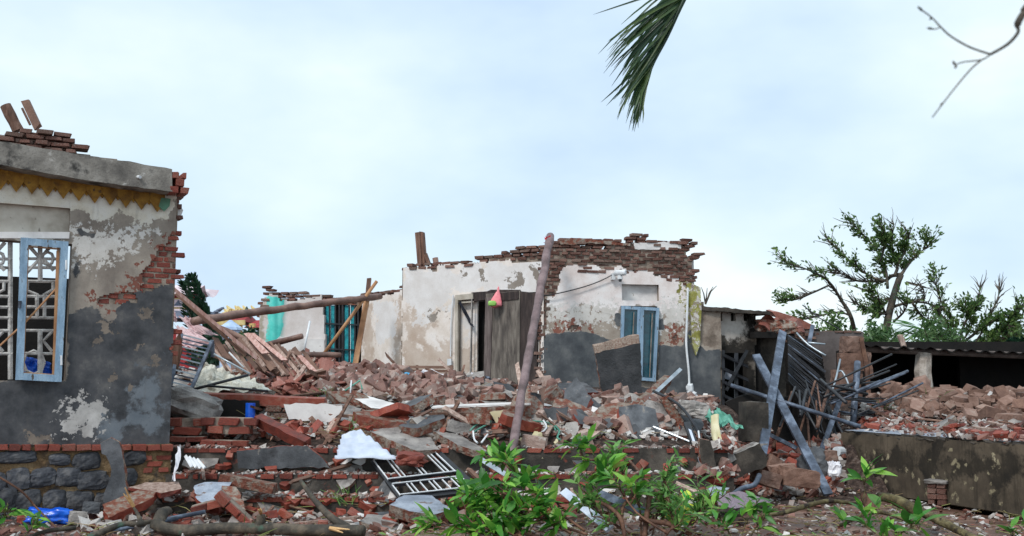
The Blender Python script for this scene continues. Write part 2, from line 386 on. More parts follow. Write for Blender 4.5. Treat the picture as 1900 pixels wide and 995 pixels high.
# ------------------------------------------------------------------ walls
def vnoise(x, y, seed=0):
    xi, yi = np.floor(x).astype(int), np.floor(y).astype(int); xf, yf = x - xi, y - yi
    def hsh(a, b): 
        h = (a * 374761393 + b * 668265263 + seed * 974711) & 0x7fffffff
        h = ((h ^ (h >> 13)) * 1274126177) & 0x7fffffff
        return ((h ^ (h >> 16)) & 0xffff) / 65535.0
    u, v = xf * xf * (3 - 2 * xf), yf * yf * (3 - 2 * yf)
    return (hsh(xi, yi) * (1 - u) + hsh(xi + 1, yi) * u) * (1 - v) + (hsh(xi, yi + 1) * (1 - u) + hsh(xi + 1, yi + 1) * u) * v
def fbm(x, y, seed=0, o=4):
    r, a, s = 0, .5, 1
    for k in range(o): r = r + a * (vnoise(x * s, y * s, seed + k) - .5) * 2; a *= .5; s *= 2.1
    return r
def sdf(poly, x, y):
    p = np.asarray(poly, float); d = np.full(x.shape, 1e9); ins = np.zeros(x.shape, bool); n = len(p)
    for i in range(n):
        a, b = p[i], p[(i + 1) % n]; e = b - a; wx, wy = x - a[0], y - a[1]
        t = np.clip((wx * e[0] + wy * e[1]) / max(e @ e, 1e-12), 0, 1)
        d = np.minimum(d, np.hypot(wx - e[0] * t, wy - e[1] * t))
        c = ((a[1] > y) != (b[1] > y)) & (x < (b[0] - a[0]) * (y - a[1]) / ((b[1] - a[1]) if b[1] != a[1] else 1e-12) + a[0]); ins ^= c
    return np.where(ins, d, -d)
class Wall:
    """a vertical wall plane through two points given by photo column and distance"""
    def __init__(s, pxa, Da, pxb, Db, push=0.0):
        a, b = P(pxa, 720, Da), P(pxb, 720, Db); a.z = b.z = 0
        s.d = (b - a).normalized(); s.n = Vector((s.d.y, -s.d.x, 0))
        if s.n.y > 0: s.n = -s.n
        s.o = a + s.n * push
    def sz(s, px, py):
        r = ray(px, py); t = (s.o - CAM).dot(s.n) / r.dot(s.n); p = CAM + r * t
        return ((p - s.o).dot(s.d), p.z)
    def pt(s, a, z, off=0.0): q = s.o + s.d * a + s.n * off; return Vector((q.x, q.y, z))
    def at(s, px, py, off=0.0): return s.pt(*s.sz(px, py), off)
    def rot(s): return Matrix((s.d, -s.n, Vector((0, 0, 1)))).transposed()
    def polys(s, L): return [[s.sz(*q) for q in p] for p in L]
def rect_sz(W, px0, py0, px1, py1):
    a, b, c, d = W.sz(px0, py0), W.sz(px1, py0), W.sz(px1, py1), W.sz(px0, py1)
    return ((a[0] + d[0]) / 2, (b[0] + c[0]) / 2, (c[1] + d[1]) / 2, (a[1] + b[1]) / 2)
def sheet(W, outline, rects=(), holes=(), layers=(), res=.03, thick=.03, off=0.0, amp=.0, nsc=7, seed=1, oamp=None):
    o = np.array([W.sz(*q) for q in outline]); s0, z0 = o.min(0); s1, z1 = o.max(0)
    def axis(a, b, cuts):
        ks = sorted({a, b, *[c for c in cuts if a < c < b]}); out = []
        for i in range(len(ks) - 1):
            n = max(1, int(round((ks[i + 1] - ks[i]) / res))); out += list(np.linspace(ks[i], ks[i + 1], n, endpoint=False))
        return np.array(out + [b])
    S = axis(s0, s1, [v for r in rects for v in r[:2]]); Zs = axis(z0, z1, [v for r in rects for v in r[2:]])
    gx, gz = np.meshgrid(S, Zs); cx, cz = (gx[:-1, :-1] + gx[1:, 1:]) / 2, (gz[:-1, :-1] + gz[1:, 1:]) / 2
    w = fbm(cx * nsc, cz * nsc, seed) * amp if amp else 0
    keep = sdf(o, cx, cz) + (w if oamp is None else fbm(cx * nsc, cz * nsc, seed) * oamp) > 0
    for r in rects: keep &= ~((cx > r[0]) & (cx < r[1]) & (cz > r[2]) & (cz < r[3]))
    for h in W.polys(holes): keep &= ~(sdf(h, cx, cz) + w > 0)
    ny, nx = gx.shape; vid = np.arange(ny * nx).reshape(ny, nx)
    a, b, c, d = vid[:-1, :-1], vid[:-1, 1:], vid[1:, 1:], vid[1:, :-1]
    front = np.stack([a[keep], b[keep], c[keep], d[keep]], 1); M_ = ny * nx
    kp = np.pad(keep, 1); side = []
    for (dy, dx, p, q) in ((-1, 0, a, b), (1, 0, c, d), (0, -1, d, a), (0, 1, b, c)):
        nb = kp[1 + dy:1 + dy + keep.shape[0], 1 + dx:1 + dx + keep.shape[1]]; e = keep & ~nb
        side.append(np.stack([q[e], p[e], p[e] + M_, q[e] + M_], 1))
    F = [front] + side + [front[:, ::-1] + M_]
    F = np.concatenate(F)
    base = np.array(W.o); D_, N_ = np.array(W.d), np.array(W.n)
    V0 = base + gx.reshape(-1, 1) * D_ + N_ * off; V0[:, 2] = gz.ravel(); V1 = V0 - N_ * thick
    V = np.concatenate([V0, V1]); at = {}
    for k, L in layers:
        v = np.full(gx.size, -9.0)
        for p in W.polys(L): v = np.maximum(v, sdf(p, gx, gz).ravel())
        at[k] = np.concatenate([np.clip(v, -1, 1)] * 2)
    used = np.unique(F); rm = np.zeros(len(V), int); rm[used] = np.arange(len(used))
    return V[used], rm[F], {k: v[used] for k, v in at.items()}
def prism(W, poly, off, depth):
    """outline in photo pixels on the wall plane, extruded from off back by depth"""
    f = [W.pt(*W.sz(*q), off) for q in poly]; n = len(f); bk = [p - W.n * depth for p in f]
    return f + bk, [tuple(range(n)), tuple(range(2 * n - 1, n - 1, -1))] + [(i, n + i, n + (i + 1) % n, (i + 1) % n) for i in range(n)]

# shared brick meshes: unit size 1 x 1 x 1, chipped
def brick_mesh(name, seed, m, broken=False, soft=.12):
    rr = random.Random(seed); bm = bmesh.new(); bmesh.ops.create_cube(bm, size=1)
    for v in bm.verts: v.co += Vector((rr.uniform(-.05, .05), rr.uniform(-.06, .06), rr.uniform(-.08, .08)))
    if broken:
        for v in bm.verts:
            if v.co.x > 0: v.co.x += rr.uniform(-.38, .1)
    bmesh.ops.bevel(bm, geom=list(bm.edges), offset=.05, segments=1, affect='EDGES')
    for v in bm.verts: v.co += Vector((rr.uniform(-1, 1), rr.uniform(-1, 1), rr.uniform(-1, 1))) * .022
    me = bpy.data.meshes.new(name); bm.to_mesh(me); bm.free(); me.materials.append(m); return me
def brick_set(m, n=6, broken=3, nm='brick'): return [brick_mesh(nm, 100 + i * 7, m, i < broken) for i in range(n)]
WB = brick_set(M_brick, 7, 3)
WR = brick_set(M_redbrick, 7, 3)
def lay(W, polys, parent, L=.215, H=.072, T=.1, off=.0, drop=0.0, meshes=None, jag=.012, name='brick', seed=3, mort=.014):
    rr = random.Random(seed); PL = W.polys(polys); n = 0
    for p in PL:
        a = np.array(p); (s0, z0), (s1, z1) = a.min(0), a.max(0)
        for row in range(int(math.floor(z0 / H)), int(z1 / H) + 1):
            for k in range(int(math.floor(s0 / L)) - 1, int(s1 / L) + 2):
                half = rr.random() < .25
                s, z = (k + (.5 if row % 2 else 0) + rr.uniform(-.06, .06)) * L, (row + .5) * H
                if sdf(p, np.array([s]), np.array([z]))[0] < -.02 or rr.random() < drop: continue
                l = (L - mort) * (rr.uniform(.5, .7) if half else rr.uniform(.88, 1.04))
                o_ = off + rr.uniform(-.6, 1) * jag
                M4 = Matrix.Translation(W.pt(s, z, o_ - T / 2)) @ (W.rot() @ Euler((rr.uniform(-.03, .03), rr.uniform(-.035, .035), rr.uniform(-.05, .05))).to_matrix()).to_4x4() @ Matrix.Diagonal((l, T, (H - mort) * rr.uniform(.9, 1.05), 1))
                inst(name, rr.choice(meshes or WB), M4, parent); n += 1
    return n

# ------------------------------------------------------------------ ground, steps, rubble mound
STEPS = [(13.45, .2), (13.85, .46), (14.2, .78)]
TERR_X = 2.95
BL_A, BL_B = P(1560, 720, 16.4), P(1990, 720, 12.1)     # front edge of the concrete platform
BL_A.z = BL_B.z = 0
bl_d = (BL_B - BL_A).normalized(); bl_n = Vector((-bl_d.y, bl_d.x, 0))
if bl_n.y < 0: bl_n = -bl_n
BL_H = .885
MC = []
for D, row in {14.7: [(330, 812), (500, 812), (650, 805), (760, 790), (900, 790), (1020, 800), (1150, 815), (1290, 820)],
               16: [(330, 745), (420, 738), (560, 748), (700, 755), (850, 765), (1000, 760), (1150, 770), (1280, 775), (1400, 860), (1500, 870)],
               17.6: [(330, 725), (420, 715), (560, 712), (700, 715), (850, 725), (1000, 740), (1150, 735), (1290, 750), (1400, 830), (1500, 830)],
               19.4: [(380, 700), (460, 690), (560, 690), (700, 692), (850, 706), (930, 716), (1050, 716), (1200, 732), (1330, 748), (1450, 780), (1540, 770)],
               21.5: [(420, 690), (520, 680), (610, 672), (700, 682), (850, 720), (1000, 730), (1200, 740), (1450, 770), (1560, 760)],
               15.1: [(1400, 893), (1500, 893)]}.items():
    for q in row: MC.append(P(q[0], q[1], D))
for q in [(1600, 790, 17.0), (1700, 792, 16.0), (1800, 800, 15.2), (1900, 806, 14.4), (1700, 778, 16.9), (1800, 782, 16.2), (1900, 780, 15.6), (1650, 750, 18), (1750, 752, 17.6), (1850, 748, 17), (1960, 745, 16.5),
          (1640, 712, 19), (1700, 722, 19), (1760, 738, 19), (1880, 732, 18.5), (1970, 732, 18)]: MC.append(P(*q))
MCx, MCy, MCz = (np.array([p[i] for p in MC]) for i in range(3))
def on_block(X, Y):
    dx, dy = X - BL_A.x, Y - BL_A.y
    return (dx * bl_d.x + dy * bl_d.y > .02) & (dx * bl_n.x + dy * bl_n.y > .04)
def base_z(X, Y):
    X, Y = np.asarray(X, float), np.asarray(Y, float); z = np.zeros(np.broadcast(X, Y).shape)
    for y, h in STEPS: z = np.where((X < TERR_X) & (Y > y), h, z)
    return np.where(on_block(X, Y), BL_H + .055, z)
def mound(X, Y):
    X, Y = np.asarray(X, float), np.asarray(Y, float)
    d2 = (X[..., None] - MCx) ** 2 + (Y[..., None] - MCy) ** 2
    w = np.exp(-d2 / (2 * .55 ** 2)) + 1e-7 / (d2 + .1)
    z = (w * MCz).sum(-1) / w.sum(-1)
    z = z + fbm(X * 1.6, Y * 1.6, 5) * .07 + fbm(X * 5, Y * 5, 9) * .05
    sst = lambda t: np.clip(t, 0, 1) ** 2 * (3 - 2 * np.clip(t, 0, 1))
    db = (X - BL_A.x) * bl_n.x + (Y - BL_A.y) * bl_n.y; da = (X - BL_A.x) * bl_d.x + (Y - BL_A.y) * bl_d.y
    k = np.where(X < TERR_X, sst((Y - 14.3) / .7), np.where(on_block(X, Y), np.minimum(sst((db - .25) / .9), sst((da + .3) / .9)), sst((Y - 15.0) / 1.2)))
    b = base_z(X, Y); return b - .05 + (z - b + .05) * k
def mound_ok(X, Y): return np.where(X < TERR_X, Y > 14.3, (Y > 15.0)) & (~on_block(X, Y) | on_block(X - bl_n.x * .25, Y - bl_n.y * .25)) & (X > -6.4 + (Y - 14) * -.1)
def surf(X, Y):
    X, Y = np.asarray(X, float), np.asarray(Y, float)
    return np.where(mound_ok(X, Y), np.maximum(base_z(X, Y), mound(X, Y)), base_z(X, Y))
def surf1(x, y): return float(surf(np.array([x]), np.array([y]))[0])

M_mud = mat('wet_mud', [(0, (58, 42, 34)), (.4, (92, 66, 54)), (.7, (120, 92, 78)), (1, (136, 112, 98))], 2.2, .45, .8, 14, .0, spots=[((142, 84, 66), 5, .58, .1), ((64, 76, 50), 1.1, .66, .1)], spec=.5, rvar=.3, bdist=.03)
M_step = mat('step_cement', [(0, (34, 30, 26)), (.5, (60, 54, 48)), (1, (96, 88, 80))], 3, .6, .5, 30, .05, spots=[((120, 60, 44), 4, .62, .08), ((38, 36, 30), 2, .6, .1)], spec=.45)
M_mound = mat('crushed_rubble', [(0, (34, 27, 24)), (.4, (62, 48, 42)), (.7, (84, 68, 60)), (1, (120, 106, 98))], 12, .9, 1.0, 26, .0, spots=[((60, 46, 40), 3, .6, .1)], bdist=.05)  # kept dark so the gaps between the pieces read as shade
gx = np.concatenate([np.linspace(-160, -9, 14), np.linspace(-8, 9, 110), np.linspace(10, 160, 14)]); gy = np.concatenate([np.linspace(-30, 8, 8), np.linspace(9, 17, 60), np.linspace(18, 420, 24)])
GX, GY = np.meshgrid(gx, gy)
near = np.exp(-((GY - 12) / 4) ** 2) * np.exp(-(GX / 9) ** 4)
GZ = -.03 + near * (fbm(GX * 1.3, GY * 1.3, 2) * .05 + fbm(GX * 4, GY * 4, 3) * .03)
def grid_mesh(GX, GY, GZ, keep=None):
    ny, nx = GX.shape; vid = np.arange(ny * nx).reshape(ny, nx)
    q = np.stack([vid[:-1, :-1].ravel(), vid[:-1, 1:].ravel(), vid[1:, 1:].ravel(), vid[1:, :-1].ravel()], 1)
    if keep is not None: q = q[(keep[:-1, :-1] & keep[:-1, 1:] & keep[1:, 1:] & keep[1:, :-1]).ravel()]
    V = np.stack([GX.ravel(), GY.ravel(), GZ.ravel()], 1); u = np.unique(q); rm = np.zeros(len(V), int); rm[u] = np.arange(len(u))
    return V[u], rm[q]
kind(link('ground', grid_mesh(GX, GY, GZ), M_mud, smooth=True), 'structure')
# terrace with three steps; the brick nosings are bricks of their own
prof = [(13.45, -.1), (13.45, .2), (13.85, .2), (13.85, .46), (14.2, .46), (14.2, .78), (27, .78), (27, -.1)]
xl, xr = -4.9, TERR_X
tv = [(x, y, z) for x in (xl, xr) for y, z in prof]; n8 = len(prof)
tf = [tuple(range(n8)), tuple(range(2 * n8 - 1, n8 - 1, -1))] + [(i, n8 + i, n8 + (i + 1) % n8, (i + 1) % n8) for i in range(n8)]
terrace = kind(link('terrace', (tv, tf), M_step), 'structure')
for (y, z) in ((13.45, .2), (13.85, .46), (14.2, .78)):
    x = -4.4
    while x < 2.9:
        w = R.choice((.1, .1, .2, .2)) * R.uniform(.9, 1.1)
        if R.random() < (.97 if x < -.8 else .6):
            M4 = Matrix.Translation((x, y + .05 - R.uniform(.012, .03), z - .03)) @ Euler((R.uniform(-.05, .05), R.uniform(-.03, .03), R.uniform(-.04, .04))).to_matrix().to_4x4() @ Matrix.Diagonal((w - .012, .11, .06, 1))
            inst('brick', R.choice(WR), M4, terrace)
        x += w + .004
# mound
mx, my = np.meshgrid(np.arange(-6.9, 11.5, .11), np.arange(14.24, 25.5, .11))
mz = mound(mx, my); ok = mound_ok(mx, my)
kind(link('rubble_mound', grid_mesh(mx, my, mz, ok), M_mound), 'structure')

# ------------------------------------------------------------------ left house
WL = Wall(0, 12.9, 320, 13.9)
M_lwall = wallmat('left_house_render', [(0, (122, 112, 104)), (.5, (146, 136, 126)), (1, (166, 156, 144))],
    [('white', [(0, (188, 178, 160)), (.4, (214, 206, 190)), (1, (226, 222, 214))], .26, 3.2, .5),
     ('fleck', [(0, (190, 184, 176)), (1, (220, 216, 212))], .42, 13, .3),
     ('brickred', [(0, (108, 70, 60)), (1, (140, 84, 70))], .5, 9, -.3),
     ('dark', [(0, (50, 52, 55)), (.45, (74, 75, 78)), (.7, (84, 84, 86)), (1, (108, 106, 104))], .09, 4.5, .9),
     ('blue', [(0, (94, 102, 110)), (1, (118, 124, 130))], .5, 4, 0),
     ('lime', [(0, (150, 146, 142)), (1, (202, 198, 194))], .4, 8, .5), ('scuff', [(0, (96, 88, 82)), (1, (138, 126, 114))], .16, 12, -.4)], streak=((96, 92, 88), .56, .3))
win = rect_sz(WL, -260, 441, 128, 706)
rec = rect_sz(WL, -260, 372, 130, 431)
c0 = WL.at(160, 720); c0.z = 0
house = thing('brick_house', 'ruined house at left with dark rendered wall, stone plinth and open blue window leaf', 'house', c0)
out_l = [(-420, 150), (0, 262), (160, 288), (328, 325), (327, 420), (325, 470), (322, 520), (320, 640), (314, 826), (-420, 826)]
br_holes = [[(318, 440), (340, 440), (340, 520), (262, 540), (266, 505), (285, 480), (300, 455)], [(178, 556), (205, 546), (250, 541), (250, 562), (180, 570)], [(322, 620), (330, 620), (330, 652), (314, 652)]]
v, f, a = sheet(WL, out_l, [win, rec], layers=(), res=.1, thick=.22, off=-.03)
link('wall', (v, f), M_mortar, house)
lay_l = [('white', [[(-420, 250), (0, 300), (328, 350), (328, 385), (312, 405), (262, 412), (225, 402), (190, 405), (165, 396), (140, 392), (120, 400), (120, 445), (-420, 445)]]),
         ('fleck', [[(132, 430), (180, 428), (240, 428), (285, 432), (240, 462), (190, 486), (140, 492)]]),
         ('brickred', [[(290, 480), (330, 440), (330, 520), (255, 542), (180, 565), (240, 535)]]),
         ('dark', [[(126, 590), (150, 572), (172, 568), (192, 592), (206, 596), (232, 560), (258, 536), (322, 505), (330, 830), (-420, 830), (-420, 705), (126, 705)], [(134, 486), (152, 484), (150, 508), (140, 514), (132, 505)], [(140, 424), (152, 424), (158, 432), (178, 434), (172, 440), (146, 436)]]),
         ('blue', [[(236, 740), (262, 712), (276, 690), (298, 690), (292, 770), (280, 806), (246, 800)], [(190, 770), (215, 775), (212, 812), (192, 806)]]),
         ('scuff', [[(187, 598), (196, 594), (206, 610), (192, 622)], [(172, 630), (186, 632), (184, 637), (174, 637)], [(258, 640), (266, 640), (265, 646), (259, 647)], [(266, 570), (284, 572), (280, 592), (266, 590)], [(205, 700), (216, 702), (215, 707), (206, 707)], [(240, 715), (246, 716), (244, 722)], [(50, 806), (95, 806), (96, 822), (50, 822)], [(206, 612), (212, 612), (211, 620)], [(280, 668), (290, 660), (296, 676), (284, 680)]]),
         ('lime', [[(116, 765), (150, 744), (196, 742), (186, 790), (180, 815), (160, 812), (150, 800), (118, 800)]])]
v, f, a = sheet(WL, out_l, [win, rec], br_holes, lay_l, res=.024, thick=.03, off=0, amp=.07, oamp=.012, nsc=9)
link('plaster', (v, f), M_lwall, house, attrs=a)
lay(WL, [[(262, 440), (330, 430), (328, 520), (300, 528), (255, 540)], [(176, 545), (252, 540), (252, 568), (176, 572)], [(312, 615), (328, 615), (328, 655), (312, 655)]], house, L=.2, H=.075, off=-.018, meshes=WR, seed=5)
lay(WL, [[(319, 350), (334, 350), (332, 420), (319, 420)], [(319, 470), (328, 470), (328, 510), (317, 510)]], house, L=.1, H=.075, T=.2, off=-.02, seed=6, drop=.3, jag=.006)
link('recess_panel', prism(WL, [(-260, 372), (131, 372), (131, 432), (-260, 432)], -.09, .06), mat('recess_panel_paint', [(0, (156, 146, 134)), (.5, (186, 178, 166)), (1, (202, 196, 186))], 3, .85, .3, 40, 0, spots=[((96, 86, 76), 5, .62, .1)]), house)
link('window_sill_band', prism(WL, [(-420, 430), (129, 431), (128, 443), (-420, 441)], .02, .12), M_white, house)
# cornice slab and its brick end
WC = Wall(0, 12.9, 320, 13.9, push=.34)
(cv, cf), ci = plate([WC.at(*q) for q in [(-420, 148), (-200, 212), (0, 262), (60, 272), (150, 287), (240, 300), (320, 314), (320, 356), (170, 336), (0, 306), (-420, 232)]], .5, .006, .09, away=-WC.n)
link('cornice', (cv, cf), mat('weathered_cornice', [(0, (92, 88, 84)), (.5, (132, 127, 120)), (1, (160, 155, 148))], 3, .85, .5, 30, 0, spots=[((58, 56, 54), 2.5, .54, .12), ((178, 174, 168), 6, .62, .08)]), house)
lay(WC, [[(321, 314), (349, 318), (347, 360), (321, 356)]], house, L=.13, H=.1, T=.3, off=.0, meshes=WR, seed=11, jag=.004)
link('drain_pipe', tube([WC.at(254, 327, -.05), WC.at(259, 330, .05)], .022, 10), M_whitemetal, house)
k = 0
for row in (0, 1):                                            # zigzag frieze of overlapping tiles
    x = -290 + row * 14.5
    while x < 296:
        t = (x + 40) / 340; yb = 352 + 42 * x / 300 + (0 if row == 0 else -12)
        (pv, pf), pi = plate([WL.at(q[0], q[1], .05 - row * .026) for q in ((x - 14.7, yb - 44 - row * 4), (x + 14.7, yb - 40 - row * 4), (x + 14.7, yb - 17), (x + 1, yb + 2), (x - 14.7, yb - 21))], .022, 0, away=-WL.n)
        if not (row == 0 and 146 < x < 172): link('frieze_tile', (pv, pf), M_ochre, house)
        x += 29
(pv, pf), pi = plate([WL.at(q[0], q[1], .055) for q in ((298, 368), (316, 370), (313, 384), (304, 393), (293, 384))], .02, .004, away=-WL.n)
link('green_frieze_tile', (pv, pf), mat('green_glaze', [(0, (70, 104, 80)), (1, (92, 142, 118))], 5, .5, .2, 30, 0), house)
(pv, pf), pi = plate([WL.at(q[0], q[1], -.1) for q in ((329, 362), (336, 364), (335, 378), (343, 388), (338, 402), (329, 404))], .04, .008, away=-WL.n)
link('loose_plaster', (pv, pf), M_white, house, midx=None)
# broken brick courses on the roof
lay(WC, [[(46, 230), (138, 243), (140, 253), (40, 243)], [(22, 244), (154, 258), (156, 270), (10, 252)], [(2, 252), (156, 270), (170, 290), (0, 266)]], house, L=.22, H=.07, T=.24, off=-.12, seed=12, jag=.04)
(cv, cf), ci = plate([WC.at(*q, -.2) for q in ((-200, 195), (10, 246), (60, 240), (135, 252), (150, 285), (0, 262), (-200, 215))], .2, .01, away=-WC.n); link('roof_rubble', (cv, cf), M_mason, house)
# side and rear walls, floor of the house
bk = -WL.n
def wallbox(a, b, z0, z1, th): 
    m = (a + b) / 2; d = (b - a); ang = math.atan2(d.y, d.x); return box((m.x, m.y, (z0 + z1) / 2), d.length, th, z1 - z0, Euler((0, 0, ang)))
Lf, Rt = WL.at(-400, 720, -.4), WL.at(300, 720, -.3)
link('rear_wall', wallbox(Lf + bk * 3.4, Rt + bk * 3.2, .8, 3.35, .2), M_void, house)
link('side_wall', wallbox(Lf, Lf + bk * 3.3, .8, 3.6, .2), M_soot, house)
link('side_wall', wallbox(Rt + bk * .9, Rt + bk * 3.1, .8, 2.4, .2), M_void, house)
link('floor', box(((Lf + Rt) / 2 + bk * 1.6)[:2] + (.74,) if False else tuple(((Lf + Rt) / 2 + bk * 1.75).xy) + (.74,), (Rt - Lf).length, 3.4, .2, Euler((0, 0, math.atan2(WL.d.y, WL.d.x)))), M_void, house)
# open window: concrete lattice, frame jamb, blue leaf
lat = M_cement2 = mat('lattice_concrete', [(0, (140, 136, 132)), (.5, (186, 182, 178)), (1, (208, 206, 202))], 9, .85, .5, 50, .08, spots=[((66, 60, 56), 6, .62, .1)])
def wbar(pts, r, off): return tube([WL.at(q[0], q[1], off) for q in pts], r, 6, jit=.12)
bars = []
for k in range(-2, 2):                                        # each lattice block is a part
    X0 = -46 + k * 82 if k < 1 else 48 + 0 * k
    if k == 1: X0 = 46
    L_ = []
    cx = X0 + 30
    for (y0, y1) in ((448, 520), (612, 702)): L_.append(wbar([(cx, y0), (cx, y1)], .032, -.13))
    for y in (478, 494, 520, 548, 568, 588, 612, 655): L_.append(wbar([(X0 - 9, y), (X0 + 70, y + 1)], .022, -.13))
    L_.append(wbar([(cx - 26, 448), (cx, 478), (cx - 26, 505)], .028, -.13)); L_.append(wbar([(cx + 26, 448), (cx + 2, 475), (cx + 26, 500)], .028, -.13))
    for x_ in (X0 - 4, X0 + 66): L_.append(wbar([(x_, 448), (x_, 704)], .03, -.135))
    L_.append(wbar([(cx + 24, 520), (cx + 24, 536), (cx + 8, 545), (cx + 8, 588)], .024, -.13)); L_.append(wbar([(cx + 22, 615), (cx + 6, 632), (cx + 22, 652)], .024, -.13))
    L_.append(wbar([(cx - 24, 520), (cx - 24, 538), (cx - 6, 545), (cx - 6, 590)], .026, -.13))
    L_.append(wbar([(cx + 14 + 11 * math.cos(t * .785), 478 + 12 * math.sin(t * .785)) for t in range(9)], .022, -.125))
    L_.append(wbar([(cx - 12 + 20 * math.cos(t * .785), 672 + 22 * math.sin(t * .785)) for t in range(9)], .02, -.13))
    link('lattice_block', join(L_), lat, house)
def leafframe(W, q, w, off, th, m, parent, nm):
    """four-sided frame through the pixel corners q (tl tr br bl), bar width w metres, each bar a mesh"""
    C = [W.at(*p, off) for p in q]; cen = sum(C, Vector()) / 4
    root = None
    def bar(a, b, kk): return beam(a, b, w, th, up=W.n)
    u, dwn = (C[1] - C[0]).normalized(), (C[3] - C[0]).normalized()
    L_ = [beam(C[0] + u * w / 2, C[3] + u * w / 2, w, th, up=W.n), beam(C[1] - u * w / 2, C[2] - u * w / 2, w, th, up=W.n),
          beam(C[0] + u * w + dwn * w / 2, C[1] - u * w + dwn * w / 2, w, th * .94, up=W.n), beam(C[3] + u * w - dwn * w / 2, C[2] - u * w - dwn * w / 2, w, th * .94, up=W.n)]
    return link(nm, join(L_), m, parent)
lf = leafframe(WL, [(38, 442), (126, 450), (113, 709), (28, 705)], .088, .06, .045, M_bluepaint, house, 'window_leaf')
link('glazing_bead', join([beam(WL.at(107, 466, .035), WL.at(99, 696, .035), .035, .03, up=WL.n), beam(WL.at(52, 460, .035), WL.at(43, 690, .035), .018, .03, up=WL.n), beam(WL.at(52, 458, .036), WL.at(109, 463, .036), .02, .028, up=WL.n), beam(WL.at(43, 692, .036), WL.at(100, 696, .036), .02, .028, up=WL.n)]), M_bamboo_l, lf)
for y in (492, 668): link('hinge', beam(WL.at(124 - (y - 450) * .05, y - 8, .085), WL.at(124 - (y - 450) * .05, y + 10, .085), .018, .03), M_whitemetal, lf)
link('latch', box(WL.at(36, 566, .09), .03, .03, .09), M_steel, lf)
tag(link('cane', tube([WL.at(-4, 645, .1), WL.at(45, 600, .02), WL.at(106, 534, -.06)], .013, 6), M_bamboo_l), 'thin tan cane slanting across the open blue window leaf of the left house', 'cane')
tag(link('tarp', crumple([WL.at(36, 706, -.42), WL.at(104, 706, -.42), WL.at(100, 672, -.5), WL.at(40, 655, -.5)], 18, 12, .08, 5, 3), M_blue, smooth=True), 'crumpled blue plastic sheet seen through the window of the left house', 'tarp')
# plinth: brick course, field stones, mortar
WP = Wall(0, 12.9, 320, 13.9, push=.05)
v, f, a = sheet(WP, [(-420, 826), (314, 826), (314, 950), (-420, 965)], layers=(), res=.1, thick=.35, off=-.02)
link('plinth', (v, f), mat('earthy_mortar', [(0, (78, 60, 42)), (.5, (122, 98, 70)), (1, (150, 126, 94))], 4, .9, .8, 20, 0, spots=[((70, 62, 56), 3, .56, .1)], bdist=.03), house)
x = -400
while x < 312:
    w = R.uniform(23, 29); s0, z0 = WP.sz(x, 831); s1, _ = WP.sz(x + w - 2.5, 831)
    if not 184 < x < 214:
        M4 = Matrix.Translation(WP.pt((s0 + s1) / 2, z0, -.02)) @ (WP.rot() @ Euler((R.uniform(-.04, .04), R.uniform(-.04, .04), R.uniform(-.05, .05))).to_matrix()).to_4x4() @ Matrix.Diagonal((s1 - s0, .13, .075, 1))
        inst('brick', R.choice(WR), M4, house)
    x += w
M_stone = mat('basalt_stone', [(0, (40, 41, 46)), (.5, (66, 68, 74)), (1, (104, 102, 102))], 6, .8, .9, 22, .3, spots=[((124, 108, 88), 5, .66, .08)], spec=.45)
stones = [(112, 853, 34, 22), (160, 856, 44, 34), (30, 848, 62, 24), (-30, 856, 40, 30), (34, 890, 36, 42), (80, 886, 42, 36), (128, 886, 42, 38), (172, 892, 50, 38), (-8, 894, 34, 36), (248, 850, 42, 30), (232, 886, 40, 38),
          (12, 926, 34, 40), (52, 930, 42, 42), (102, 930, 40, 42), (146, 930, 44, 40), (-32, 932, 40, 40), (196, 930, 36, 34)]
for i, (x, y, w, h) in enumerate(stones):
    s0, z0 = WP.sz(x, y); sc = 13.4 / 1900
    link('stone', chunk(WP.pt(s0, z0, -.055), w * sc * 1.08, .17, h * sc * .93, WP.rot() @ Euler((0, R.uniform(-.12, .12), 0)).to_matrix(), i, 7, .14, .35), M_stone, house)
lay(WP, [[(262, 842), (312, 842), (312, 875), (262, 875)]], house, L=.2, H=.08, off=-.005, meshes=WR, seed=21, drop=.1)
# timber stubs on the roof
def stub(name, a, b, r, m, lab, flat=None, cat='timber'):
    vf = tube([a, a.lerp(b, .3), a.lerp(b, .62), b], [r * 1.02, r * .95, r * 1.05, r * .97], 10, jit=.03) if not flat else beam(a, b, r * 2, flat, up=Vector((0, -1, 0)), jag=.04)
    return tag(link(name, vf, m), lab, cat)
stub('bamboo_post', P(34, 243, 13.4), P(10, 196, 13.35), .075, M_wood, 'thick brown bamboo stub leaning left on the roof of the left house')
tag(link('stick', tube([P(56, 232, 13.5), P(41, 201, 13.5)], .016, 6), M_wood), 'thin stick between two thicker timber stubs on the left roof', 'stick')
stub('timber_post', P(70, 236, 13.4), P(47, 187, 13.4), .05, M_plank, 'split rust brown plank stub with a jagged top on the left roof', .05)
